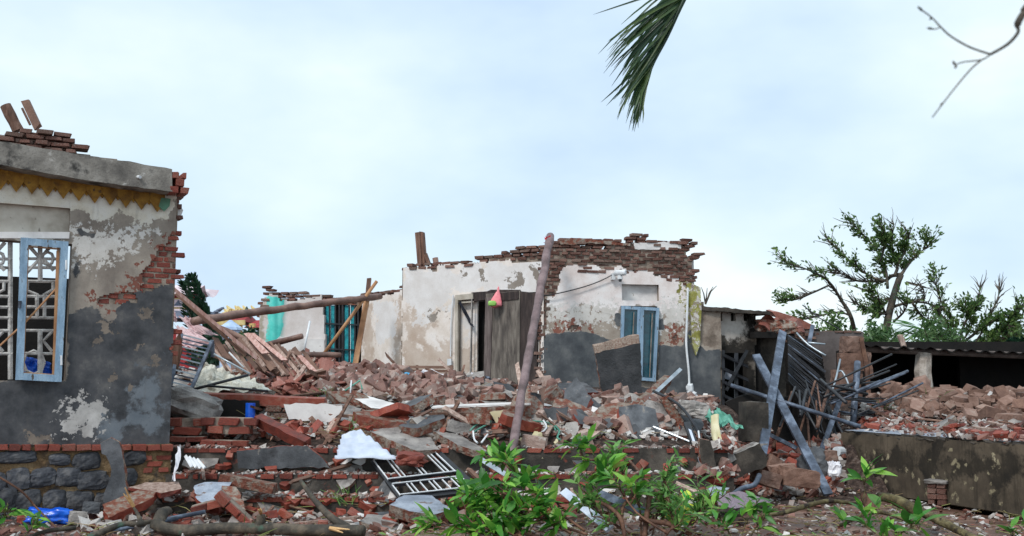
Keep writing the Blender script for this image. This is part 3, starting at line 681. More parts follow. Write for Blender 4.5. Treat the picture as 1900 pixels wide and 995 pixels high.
# ------------------------------------------------------------------ middle house
W1 = Wall(748, 21.2, 1008, 19.9); W2 = Wall(1008, 19.9, 1300, 20.5)
M_mw1 = wallmat('cream_limewash', [(0, (210, 198, 186)), (.5, (226, 216, 208)), (1, (234, 228, 224))],
    [('stain', [(0, (182, 162, 146)), (1, (204, 190, 178))], .5, 5, 0), ('white', [(0, (210, 204, 200)), (1, (228, 225, 224))], .4, 3, .05), ('grey', [(0, (128, 118, 108)), (1, (150, 142, 134))], .3, 4, -.4)], streak=((150, 124, 104), .62, .45))
M_mw2 = wallmat('peeling_limewash', [(0, (138, 124, 112)), (.5, (158, 146, 134)), (1, (176, 164, 152))],
    [('white', [(0, (216, 202, 196)), (.5, (230, 220, 216)), (1, (238, 234, 232))], .22, 3.5, .5), ('fleck', [(0, (196, 190, 182)), (1, (222, 218, 214))], .5, 12, .3),
     ('brickred', [(0, (116, 78, 66)), (1, (146, 94, 80))], .5, 9, -.3),
     ('dark', [(0, (68, 71, 75)), (.5, (88, 91, 94)), (1, (112, 113, 113))], .06, 5, .8), ('moss', [(0, (92, 88, 40)), (.5, (150, 146, 78)), (1, (196, 196, 150))], .45, 7, .2)], streak=((120, 108, 96), .64, .3))
c0 = W1.at(1008, 740)
mid = thing('ruined_house', 'roofless white house in the middle with grey wooden door and blue window', 'house', Vector((c0.x, c0.y, .8)))
o1 = [(748, 496), (790, 494), (868, 489), (905, 486), (932, 482), (1008, 474), (1008, 800), (742, 800)]
door = rect_sz(W1, 846, 545, 999, 790)
v, f, a = sheet(W1, o1, [door], res=.12, thick=.22, off=-.02); link('wall', (v, f), M_mortar, mid)
L1 = [('stain', [[(748, 600), (770, 560), (790, 640), (840, 650), (840, 760), (742, 760)], [(795, 572), (812, 572), (813, 598), (800, 598)]]), ('white', [[(750, 500), (1008, 480), (1008, 545), (850, 545), (780, 600), (750, 560)]]),
      ('grey', [[(942, 520), (958, 512), (975, 520), (960, 535)], [(860, 505), (870, 505), (868, 516)], [(890, 503), (899, 503), (897, 516)], [(992, 495), (1003, 495), (1000, 530), (993, 520)], [(799, 580), (812, 578), (811, 596), (800, 596)], [(828, 578), (833, 578), (832, 587)]])]
v, f, a = sheet(W1, o1, [door], [[(950, 470), (1015, 465), (1015, 484), (950, 489)], [(800, 490), (812, 489), (811, 504), (802, 504)]], L1, res=.03, thick=.02, off=0, amp=.05, oamp=.04, nsc=6, seed=4)
link('plaster', (v, f), M_mw1, mid, attrs=a)
lay(W1, [[(750, 489), (805, 486), (870, 481), (905, 478), (930, 473), (1008, 464), (1008, 478), (930, 486), (870, 491), (750, 499)]], mid, T=.2, off=.0, seed=31, jag=.03, drop=.08)
lay(W1, [[(922, 474), (960, 461), (1006, 455), (1010, 470), (922, 482)]], mid, L=.24, T=.2, off=.02, seed=32, jag=.06, drop=.2)
o2 = [(1008, 462), (1035, 452), (1080, 452), (1280, 452), (1284, 560), (1290, 560), (1300, 640), (1338, 650), (1338, 800), (1002, 800)]
wd = rect_sz(W2, 1152, 568, 1221, 705); tr = rect_sz(W2, 1154, 528, 1223, 558)
o2c = [(1008, 470), (1040, 458), (1278, 456), (1284, 560), (1338, 570), (1338, 800), (1002, 800)]
v, f, a = sheet(W2, o2c, [wd, tr], res=.12, thick=.24, off=-.03); link('wall', (v, f), M_mortar, mid)
h2 = [[(990, 440), (1300, 440), (1296, 530), (1262, 524), (1248, 508), (1222, 512), (1200, 500), (1180, 505), (1150, 495), (1120, 502), (1100, 493), (1060, 490), (1040, 500), (1036, 540), (1026, 550), (990, 548)], [(1211, 505), (1220, 505), (1219, 512), (1212, 511)], [(1000, 548), (1012, 548), (1016, 600), (1008, 640), (1006, 700), (1002, 760), (985, 760)], [(1060, 604), (1072, 604), (1072, 612), (1054, 612)], [(1248, 622), (1256, 618), (1258, 630), (1250, 634)]]
L2 = [('white', [[(1030, 470), (1290, 470), (1285, 570), (1262, 590), (1240, 575), (1225, 590), (1215, 570), (1152, 570), (1140, 585), (1112, 570), (1070, 572), (1012, 570)]]),
      ('fleck', [[(1012, 568), (1140, 568), (1148, 600), (1110, 598), (1060, 602), (1014, 600)], [(1222, 565), (1280, 560), (1270, 605), (1225, 610)], [(1000, 550), (1014, 550), (1014, 690), (1000, 690)]]),
      ('brickred', [[(1245, 612), (1262, 608), (1262, 640), (1240, 636)], [(1030, 606), (1080, 603), (1100, 610), (1030, 614)]]),
      ('dark', [[(1004, 622), (1040, 618), (1080, 614), (1100, 618), (1128, 630), (1150, 634), (1155, 720), (1222, 720), (1222, 640), (1250, 642), (1268, 640), (1272, 618), (1285, 612), (1294, 640), (1310, 650), (1338, 648), (1338, 800), (1000, 800)], [(1141, 582), (1152, 580), (1152, 608), (1140, 604)], [(1222, 592), (1231, 590), (1232, 610), (1222, 612)]]),
      ('moss', [[(1270, 525), (1292, 530), (1296, 610), (1290, 640), (1284, 600), (1276, 570), (1268, 555)]])]
v, f, a = sheet(W2, o2, [wd, tr], h2, L2, res=.028, thick=.035, off=0, amp=.06, oamp=.015, nsc=9, seed=6)
link('plaster', (v, f), M_mw2, mid, attrs=a)
lay(W2, [[(1034, 445), (1180, 449), (1285, 447), (1290, 475), (1288, 530), (1262, 528), (1200, 508), (1110, 505), (1040, 505), (1012, 490), (1010, 464)]], mid, L=.225, H=.07, T=.22, off=-.01, seed=33, jag=.035, drop=.03)
lay(W2, [[(1006, 490), (1040, 490), (1032, 550), (1004, 550)], [(1000, 550), (1016, 550), (1012, 650), (1004, 760), (992, 760)], [(1050, 602), (1074, 602), (1074, 614), (1050, 614)], [(1244, 614), (1260, 614), (1260, 636), (1244, 636)]], mid, L=.17, H=.072, T=.16, off=-.014, seed=34, jag=.02, drop=.06)
lay(W2, [[(1172, 434), (1206, 437), (1214, 447), (1172, 447)], [(1262, 444), (1284, 446), (1290, 462), (1262, 462)], [(1284, 468), (1298, 468), (1298, 478), (1284, 478)]], mid, L=.24, T=.2, off=0, seed=35, jag=.05)
(pv, pf), pi = plate([W2.at(*q, .0) for q in ((1176, 451), (1214, 450), (1262, 446), (1264, 461), (1215, 464), (1178, 462))], .05, .012, away=-W2.n); link('parapet_plaster', (pv, pf), M_white, mid)
(pv, pf), pi = plate([W2.at(*q, .02) for q in ((1037, 449), (1060, 442), (1110, 446), (1170, 452), (1168, 457), (1100, 452), (1040, 455))], .2, .012, away=-W2.n); link('coping', (pv, pf), M_mason, mid)
link('recess_panel', prism(W2, [(1150, 525), (1226, 525), (1226, 561), (1150, 561)], -.12, .05), M_white, mid)
# mossy pilaster at the right corner
v, f = prism(W2, [(1272, 522), (1298, 534), (1300, 575), (1297, 640), (1290, 660), (1284, 640), (1280, 580)], .05, .3)
sa = np.ones(len(v)); link('pilaster', (v, f), M_mw2, mid, attrs={'white': sa * -.1, 'fleck': sa * .02, 'brickred': sa * -1, 'dark': sa * -1, 'moss': sa * .05})
# return walls and rear wall
b1, b2 = -W1.n, -W2.n
e1, e2 = W1.at(752, 720, -.2), W2.at(1290, 720, -.2)
link('side_wall', wallbox(e1, e1 + b1 * 4, .7, 3.9, .2), M_white, mid); link('side_wall', wallbox(e2, e2 + b2 * 4, .7, 4.2, .2), M_white, mid)
link('rear_wall', wallbox(e1 + b1 * 4, e2 + b2 * 4, .7, 3.6, .2), M_mason, mid)
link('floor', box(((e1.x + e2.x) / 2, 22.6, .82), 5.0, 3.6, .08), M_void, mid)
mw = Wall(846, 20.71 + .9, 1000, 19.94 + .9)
link('inner_wall', prism(W1, [(830, 520), (1003, 520), (1000, 790), (835, 790)], -1.2, .1), M_void, mid)  # black backing that paints the doorway's dark interior
# blue two-leaf window
for q in ([(1152, 568), (1187, 570), (1184, 706), (1148, 704)], [(1187, 570), (1221, 572), (1214, 708), (1184, 706)]):
    lf2 = leafframe(W2, q, .062, .035 if q[0][0] < 1160 else .06, .05, M_bluepaint, mid, 'window_leaf')
    (pv, pf), pi = plate([W2.at(q[j][0], q[j][1], .03) for j in range(4)], .006, 0, away=-W2.n); link('pane', (pv, pf), mat('teal_glass', [(0, (10, 46, 60)), (1, (24, 84, 98))], 6, .12, 0, 20, .1, spec=.7) if 'teal_glass' not in bpy.data.materials else bpy.data.materials['teal_glass'], lf2)
    k_ = q[1][0] - 13
    link('glazing_bead', beam(W2.at(k_, q[1][1] + 10, .075), W2.at(k_ - 5, q[2][1] - 8, .075), .013, .02, up=W2.n), M_mortar, lf2)
# doorway: frame, plastered side panel, dark leaf edge, grey plank door
link('door_frame', join([beam(W1.at(850, 548, .03), W1.at(849, 730, .03), .06, .08, up=W1.n), beam(W1.at(851, 553, .03), W1.at(880, 550, .03), .11, .075, up=W1.n), beam(W1.at(852, 562, -.0), W1.at(880, 560, 0), .03, .07, up=W1.n)]), mat('pale_door_paint', [(0, (150, 140, 126)), (1, (196, 188, 176))], 4, .7, .3, 40, 0), mid)
v, f, a = sheet(W1, [(851, 556), (882, 556), (880, 740), (850, 740)], [], (), [('stain', [[(850, 650), (882, 640), (882, 745), (850, 745)]]), ('white', [[(860, 590), (880, 590), (880, 630), (860, 630)]]), ('grey', [[(850, 700), (882, 690), (882, 745), (850, 745)]])], res=.05, thick=.05, off=-.09)
link('side_panel', (v, f), M_mw1, mid, attrs=a)
M_door = mat('weathered_door', [(0, (74, 68, 64)), (.5, (108, 100, 93)), (1, (138, 130, 121))], 2.5, .75, .5, 40, .03, stretch=(5, 5, .8), spots=[((58, 52, 50), 2, .55, .15)])
M_doord = mat('dark_door', [(0, (38, 32, 32)), (.5, (58, 48, 46)), (1, (80, 68, 64))], 2.5, .7, .5, 40, .03, stretch=(5, 5, .8))
link('door_edge', beam(W1.at(878, 543, .04), W1.at(874, 735, .04), .022, .05, up=W1.n), M_cement, mid)
dl = link('door', prism(W1, [(905, 546), (968, 540), (966, 760), (900, 760)], .08, .05), M_door, mid)
link('door_stile', prism(W1, [(905, 553), (918, 553), (912, 758), (900, 758)], .105, .03), mat('door_stile_wood', [(0, (78, 68, 66)), (.5, (108, 96, 93)), (1, (134, 122, 118))], 3, .75, .5, 40, 0, stretch=(6, 6, .7)), dl)
link('door_rail', prism(W1, [(919, 546), (966, 541), (966, 556), (919, 560)], .1, .025), M_doord, dl)
link('door', prism(W1, [(968, 541), (1001, 545), (996, 760), (966, 760)], .06, .05), M_doord, mid)
link('door_lintel', prism(W1, [(876, 543), (905, 541), (912, 538), (966, 538), (966, 546), (905, 556), (876, 560)], .03, .1), M_doord, mid)
link('door', prism(W1, [(877, 558), (904, 556), (902, 740), (874, 740)], -.3, .05), M_void, mid)  # black panel standing in for the dark opening beside the leaves
tag(link('black_strap', crumple([W1.at(853, 562, .06), W1.at(858, 560, .06), W1.at(884, 610, .06), W1.at(872, 600, .06)], 8, 6, .03, 3, 8), M_black), 'torn black strip hanging diagonally inside the pale door frame', 'strap')
tag(link('plastic_bag', (lambda vf: vf)(chunk(W1.at(926, 556, .2), .27, .16, .32, None, 4, 6, .25, .2)), M_pink, smooth=True), 'pink plastic bag hanging on the top of the grey wooden door', 'bag')
bag = bpy.data.objects['plastic_bag']
for vv in bag.data.vertices:
    t_ = max(0, min(1, (vv.co.z + .16) / .34)); vv.co.x *= 1.1 - .95 * t_; vv.co.y *= 1 - .8 * t_; vv.co.x += .07 * t_
    if t_ > .9: vv.co.z += .06
lw = link('green_pack', chunk(W1.at(925, 565, .29), .15, .06, .1, None, 5, 5, .15, .4), M_lime, smooth=True); lw.parent = bag; lw.location = WLOC['green_pack'] - WLOC['plastic_bag']
tag(link('conduit', join([tube([W1.at(843, 548, .05), W1.at(839, 600, .05), W1.at(838, 662, .05)], .014, 6), box(W1.at(837, 672, .06), .09, .05, .13, W1.rot())]), M_whitemetal), 'white cable conduit ending in a small box left of the doorway', 'conduit')
# security camera and its cable, white pipe at the corner
cm = thing('security_camera', 'white security camera under the brick parapet of the middle house', 'camera', W2.at(1142, 513, .1))
link('bracket', box(W2.at(1136, 514, .05), .07, .1, .13, W2.rot()), M_whitemetal, cm)
link('housing', tube([W2.at(1138, 508, .08), W2.at(1140, 508, .12), W2.at(1151, 509, .3), W2.at(1152, 509, .31)], [.03, .06, .06, .04], 12), M_whitemetal, cm, smooth=False)
link('dome', tube([W2.at(1145, 513, .2), W2.at(1145, 520, .2), W2.at(1145, 524, .2)], [.045, .055, .02], 12), M_whitemetal, cm)
link('lens', tube([W2.at(1144, 523, .22), W2.at(1144, 523, .27)], .028, 10), M_blacksteel, cm)
tag(link('cable', tube(smooth_path([W1.at(1000, 548, .1), W2.at(1020, 548, .08), W2.at(1075, 535, .06), W2.at(1110, 523, .06), W2.at(1134, 511, .08)], 4), .012, 6), M_blacksteel), 'thin dark cable sagging across the wall to the security camera', 'cable')
tag(link('water_pipe', tube(smooth_path([W2.at(1273, 535, .1), W2.at(1271, 600, .1), W2.at(1270, 640, .1), W2.at(1274, 690, .12), W2.at(1275, 718, .12)], 4), .022, 7), M_whitemetal), 'thin white pipe running down the right corner of the middle house', 'pipe')
tag(link('foam_lump', join([chunk(W2.at(1275, 722, .14), .13, .1, .2, None, 1, 5, .4, .2), chunk(W2.at(1279, 735, .16), .18, .12, .16, None, 7, 5, .5, .2)]), M_whitemetal, smooth=True), 'white torn lump hanging at the foot of the white corner pipe', 'foam')
# timber stubs on its top edge
tag(link('timber_post', join([beam(W1.at(776, 492, -.1), W1.at(771, 429, -.1), .1, .09, up=W1.n, jag=.02), beam(W1.at(782, 492, -.14), W1.at(777, 429, -.14), .08, .09, up=W1.n, jag=.02)]), M_wood), 'tall upright double timber stub on the top left of the middle house', 'timber')
tag(link('timber_post', beam(W1.at(792, 492, -.12), W1.at(784, 470, -.12), .06, .07, up=W1.n, jag=.02), M_wood), 'short dark leaning timber stub beside the tall double stub', 'timber')
tag(link('timber_post', tube([W1.at(807, 500, -.08), W1.at(806, 490, -.08), W1.at(804, 478, -.08)], [.06, .058, .06], 10), M_bamboo), 'short round bamboo stub on the top edge of the middle house', 'timber')

# ------------------------------------------------------------------ low left wing behind the rubble
W3 = Wall(672, 22.4, 748, 21.3); W4 = Wall(480, 22.9, 676, 22.5)
wing = thing('house_wing', 'broken low side wing with a turquoise painted pillar and a barred gate', 'house', Vector((W4.at(600, 720).x, 22.6, .8)))
o3 = [(672, 552), (700, 549), (730, 545), (748, 538), (748, 800), (668, 800)]
v, f, a = sheet(W3, o3, [], (), [('stain', [[(672, 560), (690, 570), (700, 720), (670, 760)], [(735, 560), (748, 560), (748, 720), (730, 700)], [(712, 580), (722, 575), (720, 600), (712, 598)]]), ('white', [[(690, 560), (735, 552), (735, 620), (700, 640)]]), ('grey', [[(700, 668), (706, 664), (705, 678)]])], res=.035, thick=.18, amp=0, oamp=.03, seed=8)
link('wall', (v, f), M_mw1, wing, attrs=a)
lay(W3, [[(670, 546), (700, 543), (746, 533), (748, 542), (730, 549), (672, 556)]], wing, T=.2, seed=41, jag=.03)
M_turq = wallmat('turquoise_pillar_wall', [(0, (196, 186, 180)), (1, (222, 216, 214))], [('turq', [(0, (70, 190, 180)), (.5, (98, 214, 202)), (1, (140, 226, 216))], .06, 5, .2), ('line', [(0, (40, 130, 128)), (1, (50, 150, 146))], .01, 5, 0), ('stain', [(0, (150, 138, 120)), (1, (176, 166, 150))], .4, 5, 0)])
o4 = [(482, 575), (492, 552), (500, 545), (530, 553), (560, 556), (590, 548), (597, 545), (601, 600), (603, 640), (602, 700), (480, 700)]
v, f, a = sheet(W4, o4, [], [[(508, 540), (566, 540), (560, 556), (545, 560), (520, 558)], ], [('turq', [[(494, 548), (527, 555), (525, 600), (516, 660), (488, 660), (497, 600)]]), ('line', [[(512, 550), (514, 550), (514, 640), (511, 640)], [(525, 556), (528, 556), (526, 600), (517, 660), (514, 660), (523, 600)]]), ('stain', [[(480, 560), (490, 552), (489, 700), (480, 700)]])], res=.035, thick=.2, amp=.03, oamp=.02, seed=9)
link('wall', (v, f), M_turq, wing, attrs=a)
lay(W4, [[(496, 540), (560, 543), (590, 547), (596, 552), (560, 562), (545, 562), (520, 560), (508, 548)], [(494, 533), (508, 534), (508, 545), (494, 545)], [(482, 560), (492, 548), (490, 590), (480, 600)]], wing, T=.18, off=-.01, seed=42, jag=.03)
lay(W4, [[(592, 549), (640, 553), (676, 553), (676, 560), (592, 558)]], wing, T=.18, off=-.05, seed=43, jag=.03)
link('lintel', prism(W4, [(590, 556), (678, 556), (678, 566), (590, 564)], -.08, .15), M_mason, wing)
(pv, pf), pi = plate([W4.at(*q, .02) for q in ((512, 632), (520, 625), (560, 628), (602, 630), (602, 655), (512, 660))], .1, .01, away=-W4.n); link('low_wall', (pv, pf), M_white, wing)
gate = thing('barred_gate', 'dark barred gate with turquoise fabric strips in the left wing', 'gate', W4.at(635, 680, -.15))
M_tq = mat('turquoise_fabric', [(0, (8, 92, 108)), (.5, (22, 138, 150)), (1, (52, 170, 176))], 12, .6, .3, 30, .15)
for x in (604, 614, 640, 651): link('fabric_strip', prism(W4, [(x - 3.5, 566), (x + 3.5, 566), (x + 3.2, 690), (x - 3.8, 690)], -.12, .01), M_tq, gate)
for x in (599.5, 609, 619.5, 627, 633, 645.5, 656, 662): link('bar', beam(W4.at(x, 562, -.1), W4.at(x, 692, -.1), .035, .03, up=W4.n), M_blacksteel, gate)
for y in (600, 647): link('rail', beam(W4.at(598, y, -.075), W4.at(668, y + 3, -.075), .035, .03), M_blacksteel, gate)
link('dark_panel', prism(W4, [(656, 562), (674, 562), (672, 692), (655, 692)], -.16, .02), M_void, gate)
link('dark_panel', prism(W4, [(617, 562), (637, 562), (637, 692), (617, 692)], -.2, .02), M_void, gate)

# ------------------------------------------------------------------ burnt annex and rear walls
W5 = Wall(1290, 20.75, 1400, 20.95)
annex = thing('burnt_annex', 'low flat roofed annex blackened by fire right of the middle house', 'outbuilding', Vector((W5.at(1360, 720).x, 21, 0)))
M_annex = wallmat('stained_annex_render', [(0, (84, 76, 68)), (.5, (104, 96, 88)), (1, (122, 114, 106))], [('white', [(0, (160, 150, 140)), (1, (206, 200, 194))], .3, 5, .4), ('brickred', [(0, (104, 66, 56)), (1, (136, 88, 76))], .2, 8, -.3), ('soot', [(0, (26, 24, 22)), (1, (52, 48, 44))], .35, 4, 0)])
slots = [rect_sz(W5, x, 580, x + 9, 596) for x in (1331, 1356, 1380)]
v, f, a = sheet(W5, [(1296, 574), (1402, 580), (1402, 800), (1290, 800)], slots + [rect_sz(W5, 1341, 655, 1386, 775)], (), [('white', [[(1325, 578), (1398, 580), (1396, 615), (1360, 640), (1342, 625), (1330, 618), (1322, 590)]]), ('brickred', [[(1298, 578), (1326, 578), (1318, 612), (1300, 622)]]), ('soot', [[(1384, 574), (1402, 574), (1402, 800), (1340, 800), (1340, 660), (1330, 640), (1360, 636), (1380, 632)], [(1296, 640), (1340, 640), (1340, 800), (1296, 800)]])], res=.04, thick=.2, seed=10)
link('wall', (v, f), M_annex, annex, attrs=a)
for x in (1331, 1356, 1380): link('vent', prism(W5, [(x - 1, 579), (x + 10, 579), (x + 10, 597), (x - 1, 597)], -.16, .02), M_void, annex)
lay(W5, [[(1303, 586), (1322, 586), (1316, 610), (1303, 610)]], annex, L=.19, H=.07, off=.008, seed=51)
(pv, pf), pi = plate([P(*q) for q in ((1297, 567, 20.5), (1330, 570, 20.5), (1380, 574, 20.5), (1428, 579, 20.6), (1428, 584, 20.6), (1370, 581, 20.5), (1297, 575, 20.5))], 2.4, .012, away=Vector((0, 1, 0))); link('roof', (pv, pf), M_soot, annex)
link('side_wall', wallbox(P(1404, 720, 21.1), P(1400, 720, 23.4), 0, 2.9, .2), M_void, annex)
link('rear_wall', wallbox(P(1290, 720, 23.4), P(1520, 720, 23.6), 0, 2.95, .2), M_void, annex)
link('wall', wallbox(P(1398, 720, 21.6), P(1455, 720, 21.7), 0, 2.72, .2), M_soot, annex)
link('lintel', beam(P(1396, 622, 20.7), P(1470, 622, 20.9), .2, .12), M_void, annex)
lv = thing('louvre_window', 'black burnt louvre frame in the annex opening beside the steel bars', 'window', P(1362, 760, 20.6))
for y in (665, 690, 715, 740): link('louvre', beam(P(1342, y - 6, 20.5), P(1388, y + 16, 20.55), .14, .02, up=Vector((0, -.5, 1))), M_blacksteel, lv)
link('frame', join([beam(P(1386, 650, 20.5), P(1347, 725, 20.5), .08, .06), beam(P(1366, 655, 20.55), P(1366, 770, 20.55), .07, .05), beam(P(1342, 650, 20.55), P(1342, 775, 20.55), .05, .05)]), M_blacksteel, lv)
link('glass_shard', box(P(1352, 698, 20.7), .16, .01, .14, Euler((0, .3, 0))), M_zinc, lv)
# tile heap and clay ridge on top
W6 = Wall(1500, 22.8, 1610, 23.0)
rw = thing('rear_wall', 'dark grey rendered wall standing behind the black sheets', 'wall', Vector((W6.at(1550, 720).x, 22.9, 0)))
M_rw = wallmat('rear_grey_render', [(0, (74, 68, 66)), (.5, (96, 88, 86)), (1, (112, 104, 102))], [('soot', [(0, (40, 36, 34)), (1, (64, 58, 54))], .3, 3, 0)])
v, f, a = sheet(W6, [(1470, 616), (1510, 615), (1602, 618), (1602, 820), (1470, 820)], (), (), [('soot', [[(1460, 650), (1520, 660), (1520, 830), (1460, 830)]])], res=.05, thick=.2, oamp=.02, seed=12); link('wall', (v, f), M_rw, rw, attrs=a)
lay(W6, [[(1462, 612), (1520, 612), (1600, 613), (1600, 619), (1462, 619)]], rw, T=.2, H=.06, seed=61, drop=.25, jag=.03)
lay(W6, [[(1462, 617), (1508, 617), (1500, 650), (1464, 640)]], rw, T=.1, off=.05, seed=62, meshes=brick_set(M_block))
(pv, pf), pi = plate([P(*q) for q in ((1432, 579, 21.8), (1446, 579, 21.8), (1480, 590, 21.9), (1510, 604, 22), (1512, 612, 22), (1494, 610, 22), (1470, 600, 21.9), (1440, 588, 21.8))], .35, .01); tag(link('ridge_board', (pv, pf), M_tile), 'rust red sloping ridge piece on top of the rear wall', 'roof ridge')

# ------------------------------------------------------------------ shed on the right
shed = thing('shed', 'dark open shed with black corrugated roof on the right', 'shed', Vector((P(1750, 720, 20).x, 20.5, 0)))
link('beam', tube([P(1604, 648, 19.6), P(1700, 652, 19.6), P(1900, 660, 19.6), P(2100, 668, 19.6)], .065, 10), mat('beam_wood', [(0, (70, 62, 58)), (1, (120, 108, 102))], 4, .7, .4, 30, 0), shed)
rv, rf = [], []
a_, b_, c_, d_ = P(1596, 641, 19.35), P(2100, 662, 19.35), P(2100, 668, 22.6), P(1596, 646, 22.6)
NX, NY = 280, 3
for j in range(NY + 1):
    for i in range(NX + 1):
        p = a_.lerp(b_, i / NX).lerp(d_.lerp(c_, i / NX), j / NY); p.z += .028 * math.sin(i / NX * 20 * 2 * math.pi) + (.06 * mnoise.noise(Vector((i * .05, j, 0))))
        rv.append(p)
for j in range(NY):
    for i in range(NX): rf.append((j * (NX + 1) + i, j * (NX + 1) + i + 1, (j + 1) * (NX + 1) + i + 1, (j + 1) * (NX + 1) + i))
NN = len(rv); rv += [p + Vector((0, 0, -.025)) for p in rv]; rf += [tuple(NN + i for i in reversed(q)) for q in rf] + [(i + 1, i, NN + i, NN + i + 1) for i in range(NX)]
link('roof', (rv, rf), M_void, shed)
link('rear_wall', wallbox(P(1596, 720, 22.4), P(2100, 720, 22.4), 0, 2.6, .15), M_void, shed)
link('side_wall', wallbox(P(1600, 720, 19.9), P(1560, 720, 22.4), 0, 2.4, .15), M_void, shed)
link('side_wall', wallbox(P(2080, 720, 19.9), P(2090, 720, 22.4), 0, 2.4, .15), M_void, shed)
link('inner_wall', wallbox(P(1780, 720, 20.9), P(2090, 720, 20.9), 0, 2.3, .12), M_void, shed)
cl_ = tube([P(1716, 760, 19.6), P(1715, 715, 19.6), P(1712, 690, 19.6), P(1714, 655, 19.6)], [.17, .17, .16, .15], 8, jit=.06); link('column', cl_, mat('whitewashed_column', [(0, (120, 108, 98)), (.5, (176, 166, 156)), (1, (200, 192, 184))], 5, .9, .6, 30, 0), shed)
tag(link('timber_offcut', chunk(P(1674, 635, 20.6), .1, .08, .3, Euler((0, -.3, 0)), 3, 4, .2, .8), M_lath), 'pale broken timber sticking up through the shed roof', 'timber')
pil = thing('block_pillar', 'crooked pillar of four stacked brown blocks left of the shed', 'pillar', Vector((P(1580, 720, 19.2).x, 19.2, 1.3)))
for (x, y, w, h, r) in ((1580, 640, .34, .3, .05), (1577, 672, .42, .36, -.04), (1570, 706, .46, .38, .06), (1572, 742, .5, .38, 0), (1597, 668, .2, .3, .1)):
    link('block', chunk(P(x, y, 19.2 + (.1 if x > 1590 else 0)), w, .36, h, Euler((0, r, r * 3)), int(x), 5, .1, .85), M_block, pil)
for (x0, y0, x1, y1, r) in ((1598, 628, 1612, 735, .045), (1606, 660, 1618, 700, .035)):
    tag(link('branch', tube(smooth_path([P(x0, y0, 19), P((x0 + x1) / 2 + 3, (y0 + y1) / 2, 18.9), P(x1, y1, 18.6)]), r, 7, jit=.08), M_barkb), 'long brown branch leaning on the block pillar' if r > .04 else 'short dark branch leaning between pillar and shed', 'branch')

